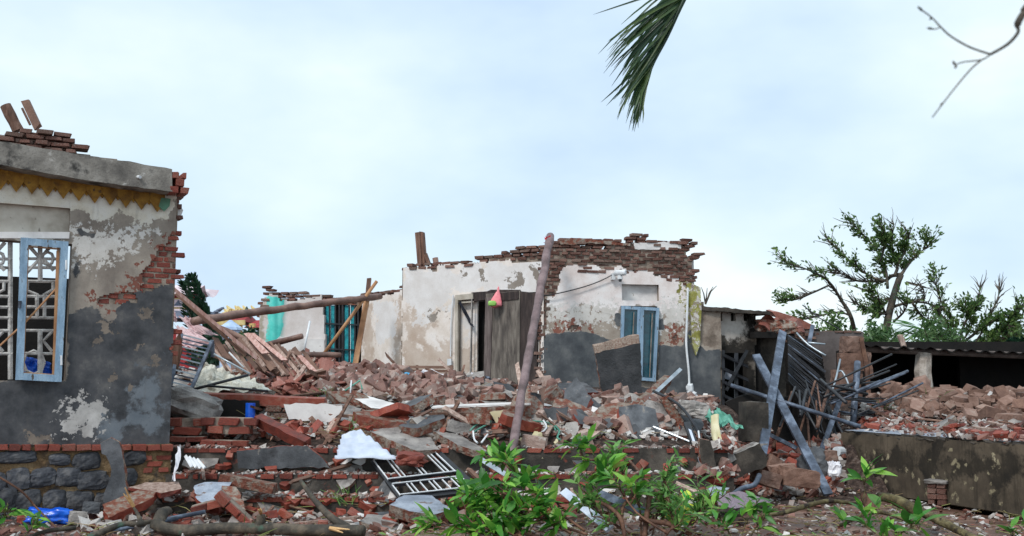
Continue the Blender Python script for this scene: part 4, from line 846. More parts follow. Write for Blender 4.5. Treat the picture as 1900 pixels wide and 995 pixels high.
# ------------------------------------------------------------------ concrete platform on the right
M_plat = wallmat('mildewed_concrete', [(0, (64, 56, 48)), (.5, (86, 76, 64)), (1, (106, 94, 80))], [('dirt', [(0, (34, 31, 28)), (1, (62, 55, 46))], .5, 2.6, 0), ('lich', [(0, (124, 114, 90)), (1, (176, 164, 136))], .06, 14, .1)], streak=((40, 36, 30), .5, .6))
WB_ = Wall(1560, 16.4, 1990, 12.1)
plat = thing('concrete_platform', 'low mildewed concrete platform with rubble on top at the right', 'platform', Vector((BL_A.x + 2, BL_A.y - .5, 0)))
ob = [(1560, 804), (1740, 815), (1905, 826), (2050, 838), (2050, 985), (1900, 956), (1740, 932), (1558, 908)]
v, f, a = sheet(WB_, ob, [], (), [('dirt', [[(1560, 848), (1640, 845), (1710, 850), (1725, 806), (1752, 812), (1750, 850), (1900, 868), (2050, 880), (2050, 905), (1850, 885), (1740, 868), (1745, 930), (1722, 928), (1700, 875), (1560, 862)], [(1590, 865), (1640, 870), (1680, 925), (1590, 915)], [(1835, 880), (1865, 884), (1860, 955), (1835, 950)]]), ('lich', [[(1671, 869), (1672.9, 871), (1672.2, 874), (1670, 873)], [(1851, 851), (1853.1, 856), (1852.2, 862), (1850, 860)], [(1790, 894), (1793.9, 896), (1792.2, 898), (1788, 898)], [(1777, 855), (1781.1, 862), (1779.2, 868), (1775, 866)], [(1718, 913), (1722.4, 916), (1720.4, 919), (1716, 918)], [(1730, 884), (1733.8, 888), (1732.3, 892), (1729, 890)], [(1775, 917), (1779.0, 925), (1777.2, 932), (1773, 930)], [(1770, 869), (1772.4, 873), (1771.6, 877), (1769, 876)], [(1856, 925), (1859.9, 932), (1858.0, 938), (1854, 936)], [(1613, 854), (1617.2, 861), (1615.2, 868), (1611, 866)], [(1751, 899), (1754.7, 903), (1753.1, 908), (1750, 906)], [(1646, 840), (1649.3, 847), (1648.1, 855), (1645, 852)], [(1738, 872), (1742.0, 878), (1740.0, 883), (1736, 882)], [(1752, 890), (1754.9, 898), (1753.5, 905), (1750, 903)], [(1764, 829), (1767.6, 834), (1766.1, 840), (1762, 838)], [(1618, 858), (1621.4, 865), (1619.7, 871), (1616, 869)], [(1606, 836), (1609.1, 840), (1607.9, 844), (1605, 843)], [(1693, 877), (1695.4, 883), (1694.6, 890), (1693, 888)], [(1770, 910), (1772.7, 913), (1771.8, 917), (1769, 916)], [(1730, 894), (1733.2, 901), (1731.9, 908), (1729, 906)], [(1856, 860), (1858.7, 865), (1857.7, 869), (1855, 868)], [(1636, 849), (1638.5, 852), (1637.4, 855), (1635, 854)], [(1842, 907), (1845.7, 911), (1843.9, 915), (1840, 914)], [(1681, 866), (1683.2, 873), (1682.3, 881), (1680, 878)], [(1601, 894), (1604.6, 901), (1603.0, 908), (1599, 906)], [(1755, 886), (1757.9, 892), (1756.8, 897), (1754, 895)], [(1843, 839), (1846.8, 846), (1844.9, 854), (1841, 851)], [(1773, 850), (1775.9, 856), (1774.5, 862), (1771, 860)], [(1724, 851), (1727.0, 854), (1725.5, 857), (1722, 856)], [(1845, 863), (1847.2, 865), (1846.1, 867), (1843, 867)], [(1680, 877), (1682.2, 879), (1681.4, 881), (1679, 880)], [(1638, 878), (1640.3, 881), (1639.2, 885), (1636, 884)], [(1705, 890), (1707.2, 894), (1706.3, 898), (1704, 896)], [(1766, 917), (1769.7, 922), (1768.2, 926), (1765, 924)], [(1834, 874), (1837.5, 879), (1836.2, 883), (1833, 881)], [(1810, 884), (1814.1, 889), (1812.5, 894), (1809, 893)], [(1621, 835), (1625.2, 839), (1623.3, 844), (1619, 842)], [(1837, 904), (1841.0, 910), (1839.1, 916), (1835, 914)], [(1837, 893), (1839.3, 899), (1838.5, 904), (1836, 903)], [(1643, 891), (1646.7, 894), (1644.9, 897), (1641, 896)], [(1802, 903), (1805.5, 905), (1803.8, 907), (1800, 906)], [(1753, 877), (1755.7, 879), (1754.6, 882), (1752, 881)], [(1769, 855), (1771.6, 860), (1770.4, 864), (1767, 862)], [(1718, 897), (1721.5, 905), (1720.3, 912), (1717, 910)], [(1824, 849), (1826.9, 854), (1825.6, 859), (1822, 857)], [(1792, 860), (1795.1, 863), (1794.0, 866), (1791, 865)]])], res=.03, thick=.12, seed=13)
link('front_wall', (v, f), M_plat, plat, attrs=a)
tp = [BL_A + bl_n * .121, BL_B + bl_n * .121, BL_B + bl_n * 7 + bl_d * 2, BL_A + bl_n * 4.2]
tv_ = [Vector((p.x, p.y, z)) for z in (0, BL_H - .006) for p in tp]; link('body', (tv_, [(3, 2, 1, 0), (4, 5, 6, 7), (0, 1, 5, 4), (1, 2, 6, 5), (2, 3, 7, 6), (3, 0, 4, 7)]), M_plat, plat, attrs={'dirt': [-.3] * 8, 'lich': [-1] * 8})
sl = thing('platform_coping', 'cracked bluish cement screed along the front edge of the platform', 'coping', Vector((BL_A.x + 1.5, BL_A.y - 1, BL_H)))
M_screed = mat('blue_grey_screed', [(0, (116, 124, 136)), (.5, (144, 152, 166)), (1, (172, 180, 192))], 4, .5, .4, 30, .08, spots=[((110, 92, 82), 7, .6, .08)])
for (a0, a1, dep) in ((.02, 1.35, .75), (1.4, 2.3, .6), (2.36, 3.5, .7), (3.55, 5.9, .8)):
    (pv, pf), pi = plate([Vector((*(BL_A + bl_d * a0 + bl_n * .0).xy, BL_H + .05)), Vector((*(BL_A + bl_d * a1).xy, BL_H + .045)), Vector((*(BL_A + bl_d * a1 + bl_n * dep).xy, BL_H + .06)), Vector((*(BL_A + bl_d * a0 + bl_n * dep * 1.2).xy, BL_H + .08))], .055, .03, .12, away=Vector((0, 0, -1))); link('screed_slab', (pv, pf), [M_screed, M_soot], sl, midx=pi)
tag(link('pipe_stub', tube([P(1562, 838, 16.1), P(1552, 838, 16.0)], [.075, .075], 12), M_whitemetal), 'short white pipe end sticking out at the platform corner', 'pipe')
stp = thing('brick_stump', 'small square brick stump before the concrete platform', 'brick stump', PZ(1728, 938, 0))
Wst = Wall(1712, PZ(1728, 938, 0).y, 1746, PZ(1728, 938, 0).y - .15)
for r_ in range(4):
    for k_ in range(2): inst('brick', R.choice(WB), Matrix.Translation(Wst.pt(.06 + k_ * .125, .05 + r_ * .075, -.1)) @ Wst.rot().to_4x4() @ Matrix.Diagonal((.12, .24, .068, 1)), stp)
link('cap', chunk(Wst.pt(.12, .325, -.1), .3, .3, .05, Wst.rot(), 2, 4, .1, .85), M_cement, stp)
ORD = ['first', 'second', 'third', 'fourth', 'fifth', 'sixth', 'seventh', 'eighth', 'ninth', 'tenth', 'eleventh', 'twelfth', 'thirteenth', 'fourteenth', 'fifteenth', 'sixteenth', 'seventeenth', 'eighteenth', 'nineteenth', 'twentieth', 'twenty-first', 'twenty-second', 'twenty-third', 'twenty-fourth']
# ------------------------------------------------------------------ rubble, piece by piece
def S(px, py, lift=0.0):
    """where the line of sight first meets the rubble or the ground"""
    r = ray(px, py); D = np.arange(9.5, 25, .03); X = r.x / r.y * D; Zr = EYE + r.z / r.y * D
    h = surf(X, D); hit = np.nonzero(Zr <= h)[0]; d = D[hit[0]] if len(hit) else 24
    p = CAM + r * (d / r.y); return p + Vector((0, 0, lift))
DOWN, BACK = Vector((0, 0, -1)), Vector((0, 1, 0))
def rdir0(): return Vector((R.gauss(0, 1), R.gauss(0, 1), R.gauss(0, 1)))
MASKS = []
def nearer(pts, m=.05):
    """how far a piece has to come forward to lie on the heap instead of inside it"""
    return min(0, min(S(x, y).y - D for x, y, D in pts) + m)
def slab(name, pts, thick, mats, label, cat, away=None, jit=.014, D=None, step=.07):
    pts = [p if len(p) == 3 else (p[0], p[1], D) for p in pts]; k = max(-1.6, nearer(pts)); MASKS.append([p[:2] for p in pts]); q = [P(x, y, d + k) for x, y, d in pts]
    vf, mi = plate(q, thick, jit, step, away); o = link(name, vf, mats, midx=mi if isinstance(mats, (list, tuple)) else None); return tag(o, label, cat)
def rod(name, pts, rad, m, label, cat, n=8, jit=0, flat=None, sm=0):
    if len(pts) == 2 and flat and name in ('metal_profile', 'metal_bar'): k = max(-1.2, nearer([pts[0], pts[1], ((pts[0][0] + pts[1][0]) / 2, (pts[0][1] + pts[1][1]) / 2, (pts[0][2] + pts[1][2]) / 2)])); pts = [(x, y, d + k) for x, y, d in pts]; MASKS.append([(pts[0][0], pts[0][1] - 5), (pts[1][0], pts[1][1] - 5), (pts[1][0], pts[1][1] + 5), (pts[0][0], pts[0][1] + 5)])
    q = [P(*p) for p in pts]
    if flat: return tag(link(name, beam(q[0], q[-1], flat[0], flat[1], up=Vector((0, -1, .2)), jag=.01), m), label, cat)
    if sm: q = smooth_path(q, sm)
    if n >= 10 and len(q) >= 2:
        qq = []
        for a_, b_ in zip(q[:-1], q[1:]):
            k_ = max(2, int((b_ - a_).length / .22)); qq += [a_.lerp(b_, j / k_) + rdir0() * (.007 if j else 0) for j in range(k_)]
        q = qq + [q[-1]]; r0, r1 = rad if isinstance(rad, tuple) else (rad, rad * .94); rad = [(r0 + (r1 - r0) * j / (len(q) - 1)) * (1.07 if j % 3 == 1 else R.uniform(.95, 1.0)) for j in range(len(q))]
    if isinstance(rad, tuple): rad = [rad[0] + (rad[1] - rad[0]) * i / (len(q) - 1) for i in range(len(q))]
    return tag(link(name, tube(q, rad, n, jit=jit), m, smooth=n > 6), label, cat)
def lump(name, px, py, D, sx, sy, sz, m, label, cat, rot=(0, 0, 0), seed=None, k=.7, amp=.18, sm=False):
    h_ = sz * 600 / D; w_ = sx * 700 / D; MASKS.append([(px - w_, py - h_), (px + w_, py - h_), (px + w_, py + h_), (px - w_, py + h_)]); D += max(-1.2, nearer([(px, py + h_ * .6, D)], -.05)) if sy < .5 else 0
    return tag(link(name, chunk(P(px, py, D), sx, sy, sz, Euler(rot), seed if seed is not None else int(px), 6, amp, k), m, smooth=sm), label, cat)

# --- leaning poles, bamboo, laths
rod('wooden_pole', [(1021, 438, 19.5), (1000, 555, 17.6), (975, 690, 15.4), (942, 878, 13.3)], (.08, .058), M_pole, 'long purplish brown wooden pole leaning against the middle house wall', 'pole', 12, .03)
fl = thing('red_cloth_knot', 'small red cloth knot tied at the tip of the leaning wooden pole', 'cloth', P(1017, 446, 19.4))
for k_ in range(7): link('cloth_petal', crumple([P(1016, 448, 19.35), P(1020 + R.uniform(-6, 6), 448, 19.35), P(1016 + R.uniform(-9, 8), 436 + R.uniform(-4, 16), 19.3), P(1014 + R.uniform(-9, 3), 440 + R.uniform(-3, 14), 19.3)], 3, 3, .04, 3, k_), M_pink if k_ % 3 == 0 else mat('red_cloth', [(0, (170, 24, 40)), (1, (210, 50, 60))], 5, .7, .2, 30, 0) if 'red_cloth' not in bpy.data.materials else bpy.data.materials['red_cloth'], fl)
rod('bamboo_pole', [(358, 597, 17.0), (470, 580, 18.2), (600, 563, 19.6), (706, 550, 20.9)], (.072, .064), M_bamboo, 'long thick brown bamboo pole lying nearly level across the left rubble', 'bamboo', 12, .03)
rod('bamboo_post', [(699, 522, 20.6), (650, 590, 20.4), (602, 655, 20.2)], .034, M_bamboo_l, 'thin tan bamboo leaning left across the turquoise barred gate', 'bamboo', 8, .04)
rod('timber_post', [(680, 560, 20.7), (657, 690, 20.3)], 0, M_bamboo_l, 'thick tan timber prop standing right of the turquoise barred gate', 'timber', flat=(.1, .08))
rod('timber_post', [(685, 517, 20.9), (680, 570, 20.8)], 0, M_wood, 'dark upright timber stub behind the end of the long bamboo pole', 'timber', flat=(.085, .07))
rod('bamboo_pole', [(492, 641, 18.0), (560, 624, 17.6)], .055, M_bamboo, 'short brown bamboo with a broken end below the turquoise pillar', 'bamboo', 10, .04)
rod('bamboo_pole', [(527, 657, 19.3), (632, 659, 19.8)], .055, M_bamboo, 'level brown bamboo at the foot of the turquoise barred gate', 'bamboo', 10, .04)
rod('bamboo_pole', [(395, 605, 17.4), (452, 630, 17.5), (500, 650, 17.6)], .06, M_bamboo, 'dark bamboo half hidden under the pink laths of the fallen roof', 'bamboo', 10, .04)
rod('plastic_tube', [(575, 596, 19.0), (562, 660, 18.8)], .02, M_whitemetal, 'thin white stick standing before the cracked white wall', 'stick')
rod('lath', [(322, 536, 16.2), (415, 612, 16.6), (506, 690, 17.0)], 0, M_lathp, 'long pale pink lath slanting down from the corner of the left house', 'lath', flat=(.055, .05))
rod('lath', [(326, 545, 16.4), (410, 622, 16.7), (490, 690, 17.0)], 0, M_plank, 'long brown lath running just under the pale pink lath', 'lath', flat=(.05, .05))
# fallen roof: rafters and boards in a fan
for i in range(24):
    x0, y0 = 392 + i * 7.2 + R.uniform(-3, 3), 630 + abs(i - 8) * 1.4 + R.uniform(-4, 4); x1, y1 = x0 + 42 + R.uniform(-6, 8), y0 + 58 + R.uniform(-6, 6)
    o = tag(link('roof_board', beam(P(x0, y0, 16.9 + i * .04), P(x1, y1, 16.4 + i * .04), R.uniform(.03, .085), R.uniform(.02, .035), up=Vector((R.uniform(-.3, .3), -1, .3)), jag=.02), M_plank if i % 4 else M_lath), ORD[i] + ' board from the left in the slanting fan of roof boards', 'board', 'boards of the fallen roof')
for i, (pts, lab) in enumerate((([(452, 619, 17.1), (462, 617, 17.1), (500, 655, 16.8), (486, 656, 16.8)], 'pale pink board sticking up left of a second pink board'), ([(462, 618, 17.3), (472, 618, 17.3), (534, 668, 17), (522, 668, 17)], 'pale pink board sticking up right beside its twin'),
                            ([(393, 625, 16.8), (405, 628, 16.8), (430, 668, 16.5), (414, 664, 16.5)], 'brown board standing behind the grey steel grille'), ([(551, 660, 17.4), (560, 659, 17.4), (614, 714, 16.9), (604, 718, 16.9)], 'pale lath sloping to the right of the tile heap'), ([(575, 680, 17.3), (581, 680, 17.3), (602, 730, 16.8), (594, 730, 16.8)], 'dark brown lath beside the pale sloping lath of the tile heap'))):
    slab('roof_board', pts, .03, M_lathp if 'pale' in lab else M_plank, lab, 'board', BACK, .003)
for i, (c, lab) in enumerate((([(328, 585, 17.5), (352, 588, 17.5), (404, 622, 17.3), (362, 624, 17.3)], 'upper pale mauve roofing sheet above the steel grille'), ([(322, 600, 17.2), (362, 612, 17.2), (400, 640, 16.9), (330, 650, 16.9)], 'pale mauve roofing sheet behind the steel grille'), ([(318, 560, 17.2), (330, 590, 17.2), (326, 600, 17.2), (318, 590, 17.2)], 'narrow pale sheet edge beside the left house corner'))):
    tag(link('roofing_sheet', crumple([P(*q) for q in c], 14, 8, .06, 4, i + 2, ragged=.5), mat('mauve_sheet', [(0, (184, 150, 152)), (1, (222, 196, 198))], 4, .7, .3, 30, .05) if 'mauve_sheet' not in bpy.data.materials else bpy.data.materials['mauve_sheet']), lab, 'roofing sheet')
slab('charred_plank', [(318, 640), (334, 612), (337, 650), (328, 690), (318, 700)], .05, [M_wood, M_wood], 'dark jagged plank standing at the corner of the left house', 'plank', D=15.6)
# steel grille
gr = thing('window_grille', 'grey steel window grille leaning on the rubble beside the left house', 'grille', P(335, 725, 15.6))
gc = [P(337, 620, 16.1), P(393, 634, 16.3), P(353, 727, 15.4), P(316, 718, 15.3)]
for a_, b_ in ((0, 3), (1, 2)): link('frame', beam(gc[a_], gc[b_], .05, .04), M_steel, gr)
link('frame', beam(P(393, 632, 16.3), P(395, 662, 16.4), .06, .04), M_steel, gr)
for i in range(14):
    t_ = .01 + i / 13.3; link('bar', beam(gc[0].lerp(gc[3], t_), gc[1].lerp(gc[2], t_), .022, .022), M_steel if i % 3 else M_alu, gr)
tag(link('corrugated_sheet', crumple([P(374, 678, 16.7), P(352, 727, 15.7), P(510, 726, 15.8), P(430, 690, 16.8)], 44, 30, .09, 5, 4, corr=(6, .03)), mat('asbestos_sheet', [(0, (168, 164, 150)), (.5, (206, 204, 192)), (1, (226, 225, 216))], 5, .85, .4, 40, 0, spots=[((120, 112, 98), 4, .6, .1)])), 'crumpled off white corrugated roof sheet lying below the steel grille', 'roofing sheet')
for i, (p, r_, m_, lab) in enumerate((([(354, 724, 15.4), (461, 696, 15.7)], .022, M_blacksteel, 'black bar across the off white corrugated sheet'), ([(385, 716, 15.3), (498, 726, 15.4)], .018, M_blacksteel, 'thin black bar along the lower edge of the corrugated sheet'), ([(397, 657, 16), (464, 694, 16)], .016, M_alu, 'thin silver bar right of the steel grille'), ([(425, 654, 16.2), (452, 682, 16.1)], .014, M_whitemetal, 'short white bar among the roof boards'), ([(640, 725, 16), (668, 706, 16.2), (672, 722, 16)], .014, M_green, 'bent pale green rod standing on the brick heap'), ([(650, 730, 16), (652, 706, 16.1)], .012, M_whitemetal, 'thin white rod beside the bent green rod'))):
    rod('metal_bar', p, r_, m_, lab, 'bar')
# --- left foreground of the heap
tag(link('lintel', beam(P(345, 737, 15.5), P(604, 748, 15.3), .22, .15, up=Vector((0, -.1, 1)), jag=.03, segs=9), M_redbrick), 'long red brown lintel lying level below the corrugated sheet', 'lintel')
slab('cavity_dark', [(398, 742), (480, 744), (478, 782), (398, 780)], .04, [M_void, M_void], 'black board in the gap under the long red lintel', 'board', BACK, D=15.2)  # painted black in place of the cavity's shade
tag(link('barrel', tube([P(465, 748, 15.05), P(464, 776, 15.05)], .07, 14), M_blue), 'small blue plastic barrel under the red lintel', 'barrel')
lump('concrete_lump', 358, 753, 14.9, .72, .5, .42, M_cement, 'big grey concrete lump beside the left house corner', 'concrete lump', (0, .35, .2), 3, .35, .3)
def wallfrag(cx, cy, D, nx, nz, L, H, lab, rot=(0, 0, 0), m=None, faces=None):
    t = thing('brick_wall_fragment', lab, 'wall fragment', P(cx, cy, D)); c = P(cx, cy, D); Mr = Euler(rot).to_matrix()
    link('mortar_core', chunk(c + Mr @ Vector((0, .02, 0)), nx * L * .97, .2, nz * H * .97, Mr, int(cx), 5, .06, .92), M_mortar, t)
    for r_ in range(nz):
        for k_ in range(nx + (r_ % 2)):
            o = Mr @ Vector(((k_ - (nx - 1) / 2 - (.5 if r_ % 2 else 0)) * L, -.03 + R.uniform(-.015, .01), (r_ - (nz - 1) / 2) * H))
            inst('brick', R.choice(m or WR), Matrix.Translation(c + o) @ (Mr @ Euler((R.uniform(-.05, .05), R.uniform(-.05, .05), R.uniform(-.06, .06))).to_matrix()).to_4x4() @ Matrix.Diagonal((L * (.95 if not (r_ % 2 and k_ in (0, nx)) else .6), .2, H * .86, 1)), t)
    return t
wallfrag(352, 791, 14.6, 1, 2, .4, .12, 'thick red brick lump at the foot of the left house corner')
wallfrag(428, 790, 14.6, 2, 2, .3, .12, 'thick red brick lump below the blue barrel', (0, .02, .05))
wallfrag(350, 815, 14.45, 2, 1, .24, .08, 'loose row of red bricks on the terrace edge by the left house')
wallfrag(420, 822, 14.4, 3, 1, .22, .08, 'long row of red bricks on the terrace edge below the big lumps', (0, .03, 0))
wallfrag(560, 772, 15.4, 4, 3, .26, .11, 'low wall stub behind a broken white plaster panel', m=brick_set(M_mason, 4, 1))
slab('plaster_slab', [(526, 752), (560, 748), (634, 752), (634, 764), (622, 772), (618, 782), (590, 784), (560, 780), (536, 778)], .05, [M_white, M_mason], 'broken white plaster panel facing forward below the tile heap', 'plaster panel', BACK, D=15.0)
slab('plaster_slab', [(630, 725, 16.3), (652, 727, 16.35), (748, 752, 15.7), (746, 764, 15.4), (690, 757, 15.45)], .06, [M_white, M_mason], 'long white plaster panel lying flat on the brick heap', 'plaster panel', DOWN)
slab('brick_slab', [(655, 765, 15.2), (700, 756, 15.5), (782, 782, 15.2), (796, 790, 14.9), (720, 778, 14.9), (668, 776, 15)], .14, [M_mason, M_redbrick], 'slab of bricks lying under the long white plaster panel', 'masonry slab', DOWN)
tag(link('brick_strip', beam(P(476, 777, 14.75), P(570, 824, 14.35), .16, .13, up=Vector((0, -.3, 1)), jag=.03, segs=6), M_redbrick), 'red brick strip slanting down to the right across the terrace edge', 'masonry')
slab('render_slab', [(438, 836), (500, 830), (572, 826), (592, 846), (612, 868), (560, 868), (440, 870)], .06, [M_darkcem, M_redbrick], 'dark rendered slab leaning on the second step', 'render slab', BACK, D=14.02)
tag(link('zinc_sheet', crumple([P(636, 808, 14.35), P(621, 850, 13.7), P(738, 853, 13.8), P(668, 797, 14.4)], 40, 18, .03, 3, 6, corr=(4.5, .022)), M_zinc, smooth=True), 'white corrugated zinc sheet lying on the steps', 'roofing sheet')
slab('concrete_slab', [(688, 800, 14.7), (735, 790, 15.1), (790, 803, 15), (816, 832, 14.3), (770, 838, 14.15)], .17, [M_cement, M_mason], 'grey concrete slab with rubble crumbs above the black and white gate', 'slab', DOWN)
slab('concrete_slab', [(794, 794, 14.9), (828, 796, 15.05), (904, 834, 14.2), (898, 842, 14.05), (850, 826, 14.25)], .1, [M_cement, M_mason], 'pale grey concrete slab tilted down to the right', 'slab', DOWN)
slab('concrete_slab', [(801, 760), (985, 752), (985, 776), (950, 784), (806, 790)], .38, [M_mason, M_mason], 'long thick concrete slab with a white top left of the leaning pole', 'slab', BACK, D=15.5)
slab('white_tile', [(800, 756, 15.4), (985, 748, 15.4), (985, 745, 15.85), (806, 752, 15.85)], .025, M_white, 'white plaster skin on the top of the long thick slab', 'plaster', DOWN, .004)
lump('concrete_block', 851, 794, 14.75, .36, .22, .17, M_cement, 'small pale concrete block between two slabs', 'block', (0, .25, .3), 5, .88, .06)
lump('brick_lump', 762, 852, 13.8, .36, .3, .16, M_redbrick, 'reddish brick lump lying on the black and white gate', 'brick lump', (.1, .1, .2), 7, .5, .3)
slab('plaster_flake', [(908, 765), (935, 760), (946, 770), (942, 783), (920, 786)], .02, [M_cream, M_mason], 'pale plaster flake tilted on the rubble left of the pole', 'plaster', D=14.8)
# gate lying on the steps: black frame with white bars
gt = thing('metal_gate', 'black and white barred metal gate lying on the steps', 'gate', P(800, 920, 13.2))
g4 = [P(691, 857, 14.0), P(814, 842, 14.15), P(888, 911, 13.25), P(744, 927, 13.1)]
def gq(u, v): return g4[0].lerp(g4[1], u).lerp(g4[3].lerp(g4[2], u), v)
gn = (g4[1] - g4[0]).cross(g4[3] - g4[0]).normalized(); gn = gn if gn.z > 0 else -gn
def gbar(nm, a_, b_, w, m, h=.04, lift=0): link(nm, beam(gq(*a_) + gn * lift, gq(*b_) + gn * lift, w, h, up=gn), m, gt)
gbar('frame', (0, 0), (1, 0), .05, M_blacksteel); gbar('frame', (0, 1), (1, 1), .08, M_blacksteel); gbar('frame', (0, 0), (0, 1), .05, M_blacksteel, .036); gbar('frame', (1, 0), (1, 1), .09, M_blacksteel, .036)
for v_ in (.02, .55, .68, .955): gbar('rail', (.01, v_), (.95, v_), .03, M_blacksteel, .04, .02); gbar('white_edge', (.01, v_), (.95, v_), .014, M_whitemetal, .012, .045)
for u_ in (.012, .2, .26, .5, .56, .8, .86, .945): gbar('bar', (u_, .02), (u_, .55), .012, M_whitemetal, .02, .028)
for u_ in (.012, .2, .26, .38, .5, .56, .68, .8, .86, .945): gbar('bar', (u_, .68), (u_, .955), .012, M_whitemetal, .02, .028)
gbar('plate', (.44, .55), (.62, .68), .06, M_blacksteel, .01)
# rags and twine
tag(link('crumpled_cloth', crumple([P(962, 812, 14.75), P(1036, 802, 14.9), P(1036, 850, 14.2), P(968, 842, 14.2)], 22, 16, .16, 3.5, 11, ragged=.4), M_cream), 'crumpled cream cloth hanging over the terrace edge right of the pole', 'cloth')
lump('brick_block', 992, 820, 14.3, .34, .2, .16, M_rubble, 'big dusty red brick resting on the cream cloth', 'brick', (0, .15, -.2), 6, .9, .05)
for nm, pts, m_, lab in (('twine', [(872, 800, 14.6), (884, 788, 14.65), (905, 780, 14.7), (910, 784, 14.7), (892, 794, 14.6), (878, 803, 14.5)], M_green, 'pale green twine looped over a block left of the pole'), ('twine', [(968, 780, 14.9), (1000, 782, 14.8), (1022, 786, 14.8), (1032, 800, 14.7)], M_green, 'pale green twine above the cream cloth'), ('twine', [(1030, 790, 14.7), (1038, 800, 14.6), (1034, 812, 14.5), (1040, 816, 14.4)], M_green, 'short knotted green twine at the edge of the cream cloth'),
                        ('plastic_tube', [(878, 800, 14.5), (880, 815, 14.4), (886, 822, 14.3)], M_whitemetal, 'short white tube hanging from the twine'), ('plastic_tube', [(905, 806, 14.4), (893, 822, 14.3)], M_whitemetal, 'short white tube leaning right of another'), ('plastic_tube', [(1008, 780, 14.8), (1014, 794, 14.7), (998, 808, 14.6)], M_whitemetal, 'white tube bent above the cream cloth')):
    rod(nm, pts, .013, m_, lab, 'twine' if nm == 'twine' else 'tube', 6, sm=3)
for (x, y, D, sx, sz, m_, lab, cat) in ((768, 704, 19.2, .34, .16, M_cyan, 'crumpled bright blue plastic bag on the heap before the white wall', 'bag'), (808, 702, 19.1, .46, .22, M_cloth_w, 'bundle of white cloth on the heap before the white wall', 'cloth'), (884, 704, 18.9, .22, .2, M_cloth_w, 'white rag sticking up at the doorway', 'cloth'), (903, 716, 18.7, .5, .2, M_black, 'black cloth bundle at the foot of the grey door', 'cloth'), (897, 705, 18.9, .26, .16, M_steel, 'grey plastic bag on the black cloth bundle', 'bag'), (745, 706, 19.4, .3, .14, M_black, 'dark cloth beside the bright blue bag', 'cloth')):
    lump('plastic_bag' if cat == 'bag' else 'cloth_bundle', x, y, D, sx, .3, sz, m_, lab, cat, (0, .2, 0), None, .2, .6)
bn = thing('wooden_bench', 'brown slatted wooden bench lying against the white wall', 'bench', P(790, 700, 20.3))
for y in (681, 688, 695): link('slat', beam(P(738, y, 20.45), P(841, y + 1, 20.2), .03, .055), M_plank, bn)
for x in (740, 774, 838): link('post', beam(P(x, 678, 20.4), P(x, 702, 20.35), .05, .05), M_wood, bn)
# --- heap before the blue window
slab('render_slab', [(984, 728), (1004, 733), (1003, 772), (984, 772)], .08, [M_darkcem, M_mason], 'upright dark rendered piece just right of the leaning pole', 'render slab', D=15.9)
slab('render_slab', [(1008, 758), (1054, 755), (1051, 775), (1040, 797), (1012, 776)], .07, [M_darkcem, M_redbrick], 'dark rendered slab below the flat one, beside the pole', 'render slab', D=15.4)
slab('render_slab', [(1059, 728, 17), (1092, 734, 17), (1134, 766, 16.2), (1122, 780, 15.9), (1088, 772, 16), (1054, 740, 16.6)], .09, [M_darkcem, M_redbrick], 'large dark rendered slab sloping down to the right in the middle heap', 'render slab')
slab('render_slab', [(1016, 712, 17.8), (1084, 709, 18.2), (1112, 728, 17.4), (1060, 730, 17.1)], .1, [M_darkcem, M_redbrick], 'flat dark rendered slab on top of the heap below the grey wall band', 'render slab', DOWN)
slab('render_slab', [(1048, 775, 15.5), (1091, 788, 15.3), (1076, 798, 15.1), (1052, 791, 15.2)], .05, [M_screed, M_mason], 'small bluish slab under the silver profile', 'render slab', DOWN)
rod('metal_profile', [(1043, 757, 15.9), (1151, 812, 14.9)], 0, M_alu, 'silver metal profile lying across the heap right of the pole', 'metal profile', flat=(.055, .045))
lump('brick_block', 1089, 822, 14.3, .15, .15, .36, M_rubble, 'long brown brick leaning on the terrace edge', 'brick', (.25, -.35, .1), 9, .93, .04)
slab('masonry_slab', [(1156, 766, 16.6), (1196, 728, 17.4), (1234, 693, 18.2), (1246, 700, 18.2), (1216, 740, 17.2), (1182, 776, 16.3)], .16, [M_mason, M_mason], 'long broken masonry slab propped up below the blue window', 'masonry slab')
rod('metal_profile', [(1168, 774, 16.1), (1262, 686, 18.2)], 0, M_alu, 'silver metal profile leaning along the propped masonry slab', 'metal profile', flat=(.06, .05))
slab('masonry_slab', [(1224, 738), (1240, 734), (1280, 804), (1262, 808)], .16, [M_mason, M_mason], 'narrow broken slab sloping down to the right beside bent tubes', 'masonry slab', D=15.6)
fr = thing('bent_frame', 'bent thin metal chair frame hanging on the narrow sloping slab', 'metal frame', P(1260, 800, 15.1))
link('tube', tube(smooth_path([P(1212, 726, 15.8), P(1258, 750, 15.4), P(1292, 794, 15.0), P(1301, 828, 14.7)], 4), .022, 7), M_blacksteel, fr); link('tube', tube([P(1212, 792, 15.0), P(1301, 828, 14.7)], .016, 7), M_alu, fr); link('tube', tube([P(1296, 800, 14.9), P(1299, 826, 14.7)], .014, 6), M_whitemetal, fr)
rod('steel_channel', [(1274, 786, 15.0), (1311, 884, 13.9)], 0, M_blacksteel, 'black steel channel leaning on the terrace end', 'steel bar', flat=(.09, .06))
rod('steel_strip', [(1277, 790, 14.93), (1308, 882, 13.84)], 0, M_zinc, 'pale strip lying along the black steel channel', 'metal strip', flat=(.035, .03))
slab('concrete_post', [(1298, 816), (1320, 818), (1333, 880), (1306, 884)], .16, [M_soot, M_mason], 'dark concrete post leaning at the right end of the terrace', 'post', D=14.35)
tag(link('green_net', crumple([P(1308, 774, 15.3), P(1332, 758, 15.6), P(1380, 794, 15.2), P(1340, 790, 15.0)], 18, 12, .12, 4, 13), M_green), 'torn green net over the rubble right of the terrace end', 'net')
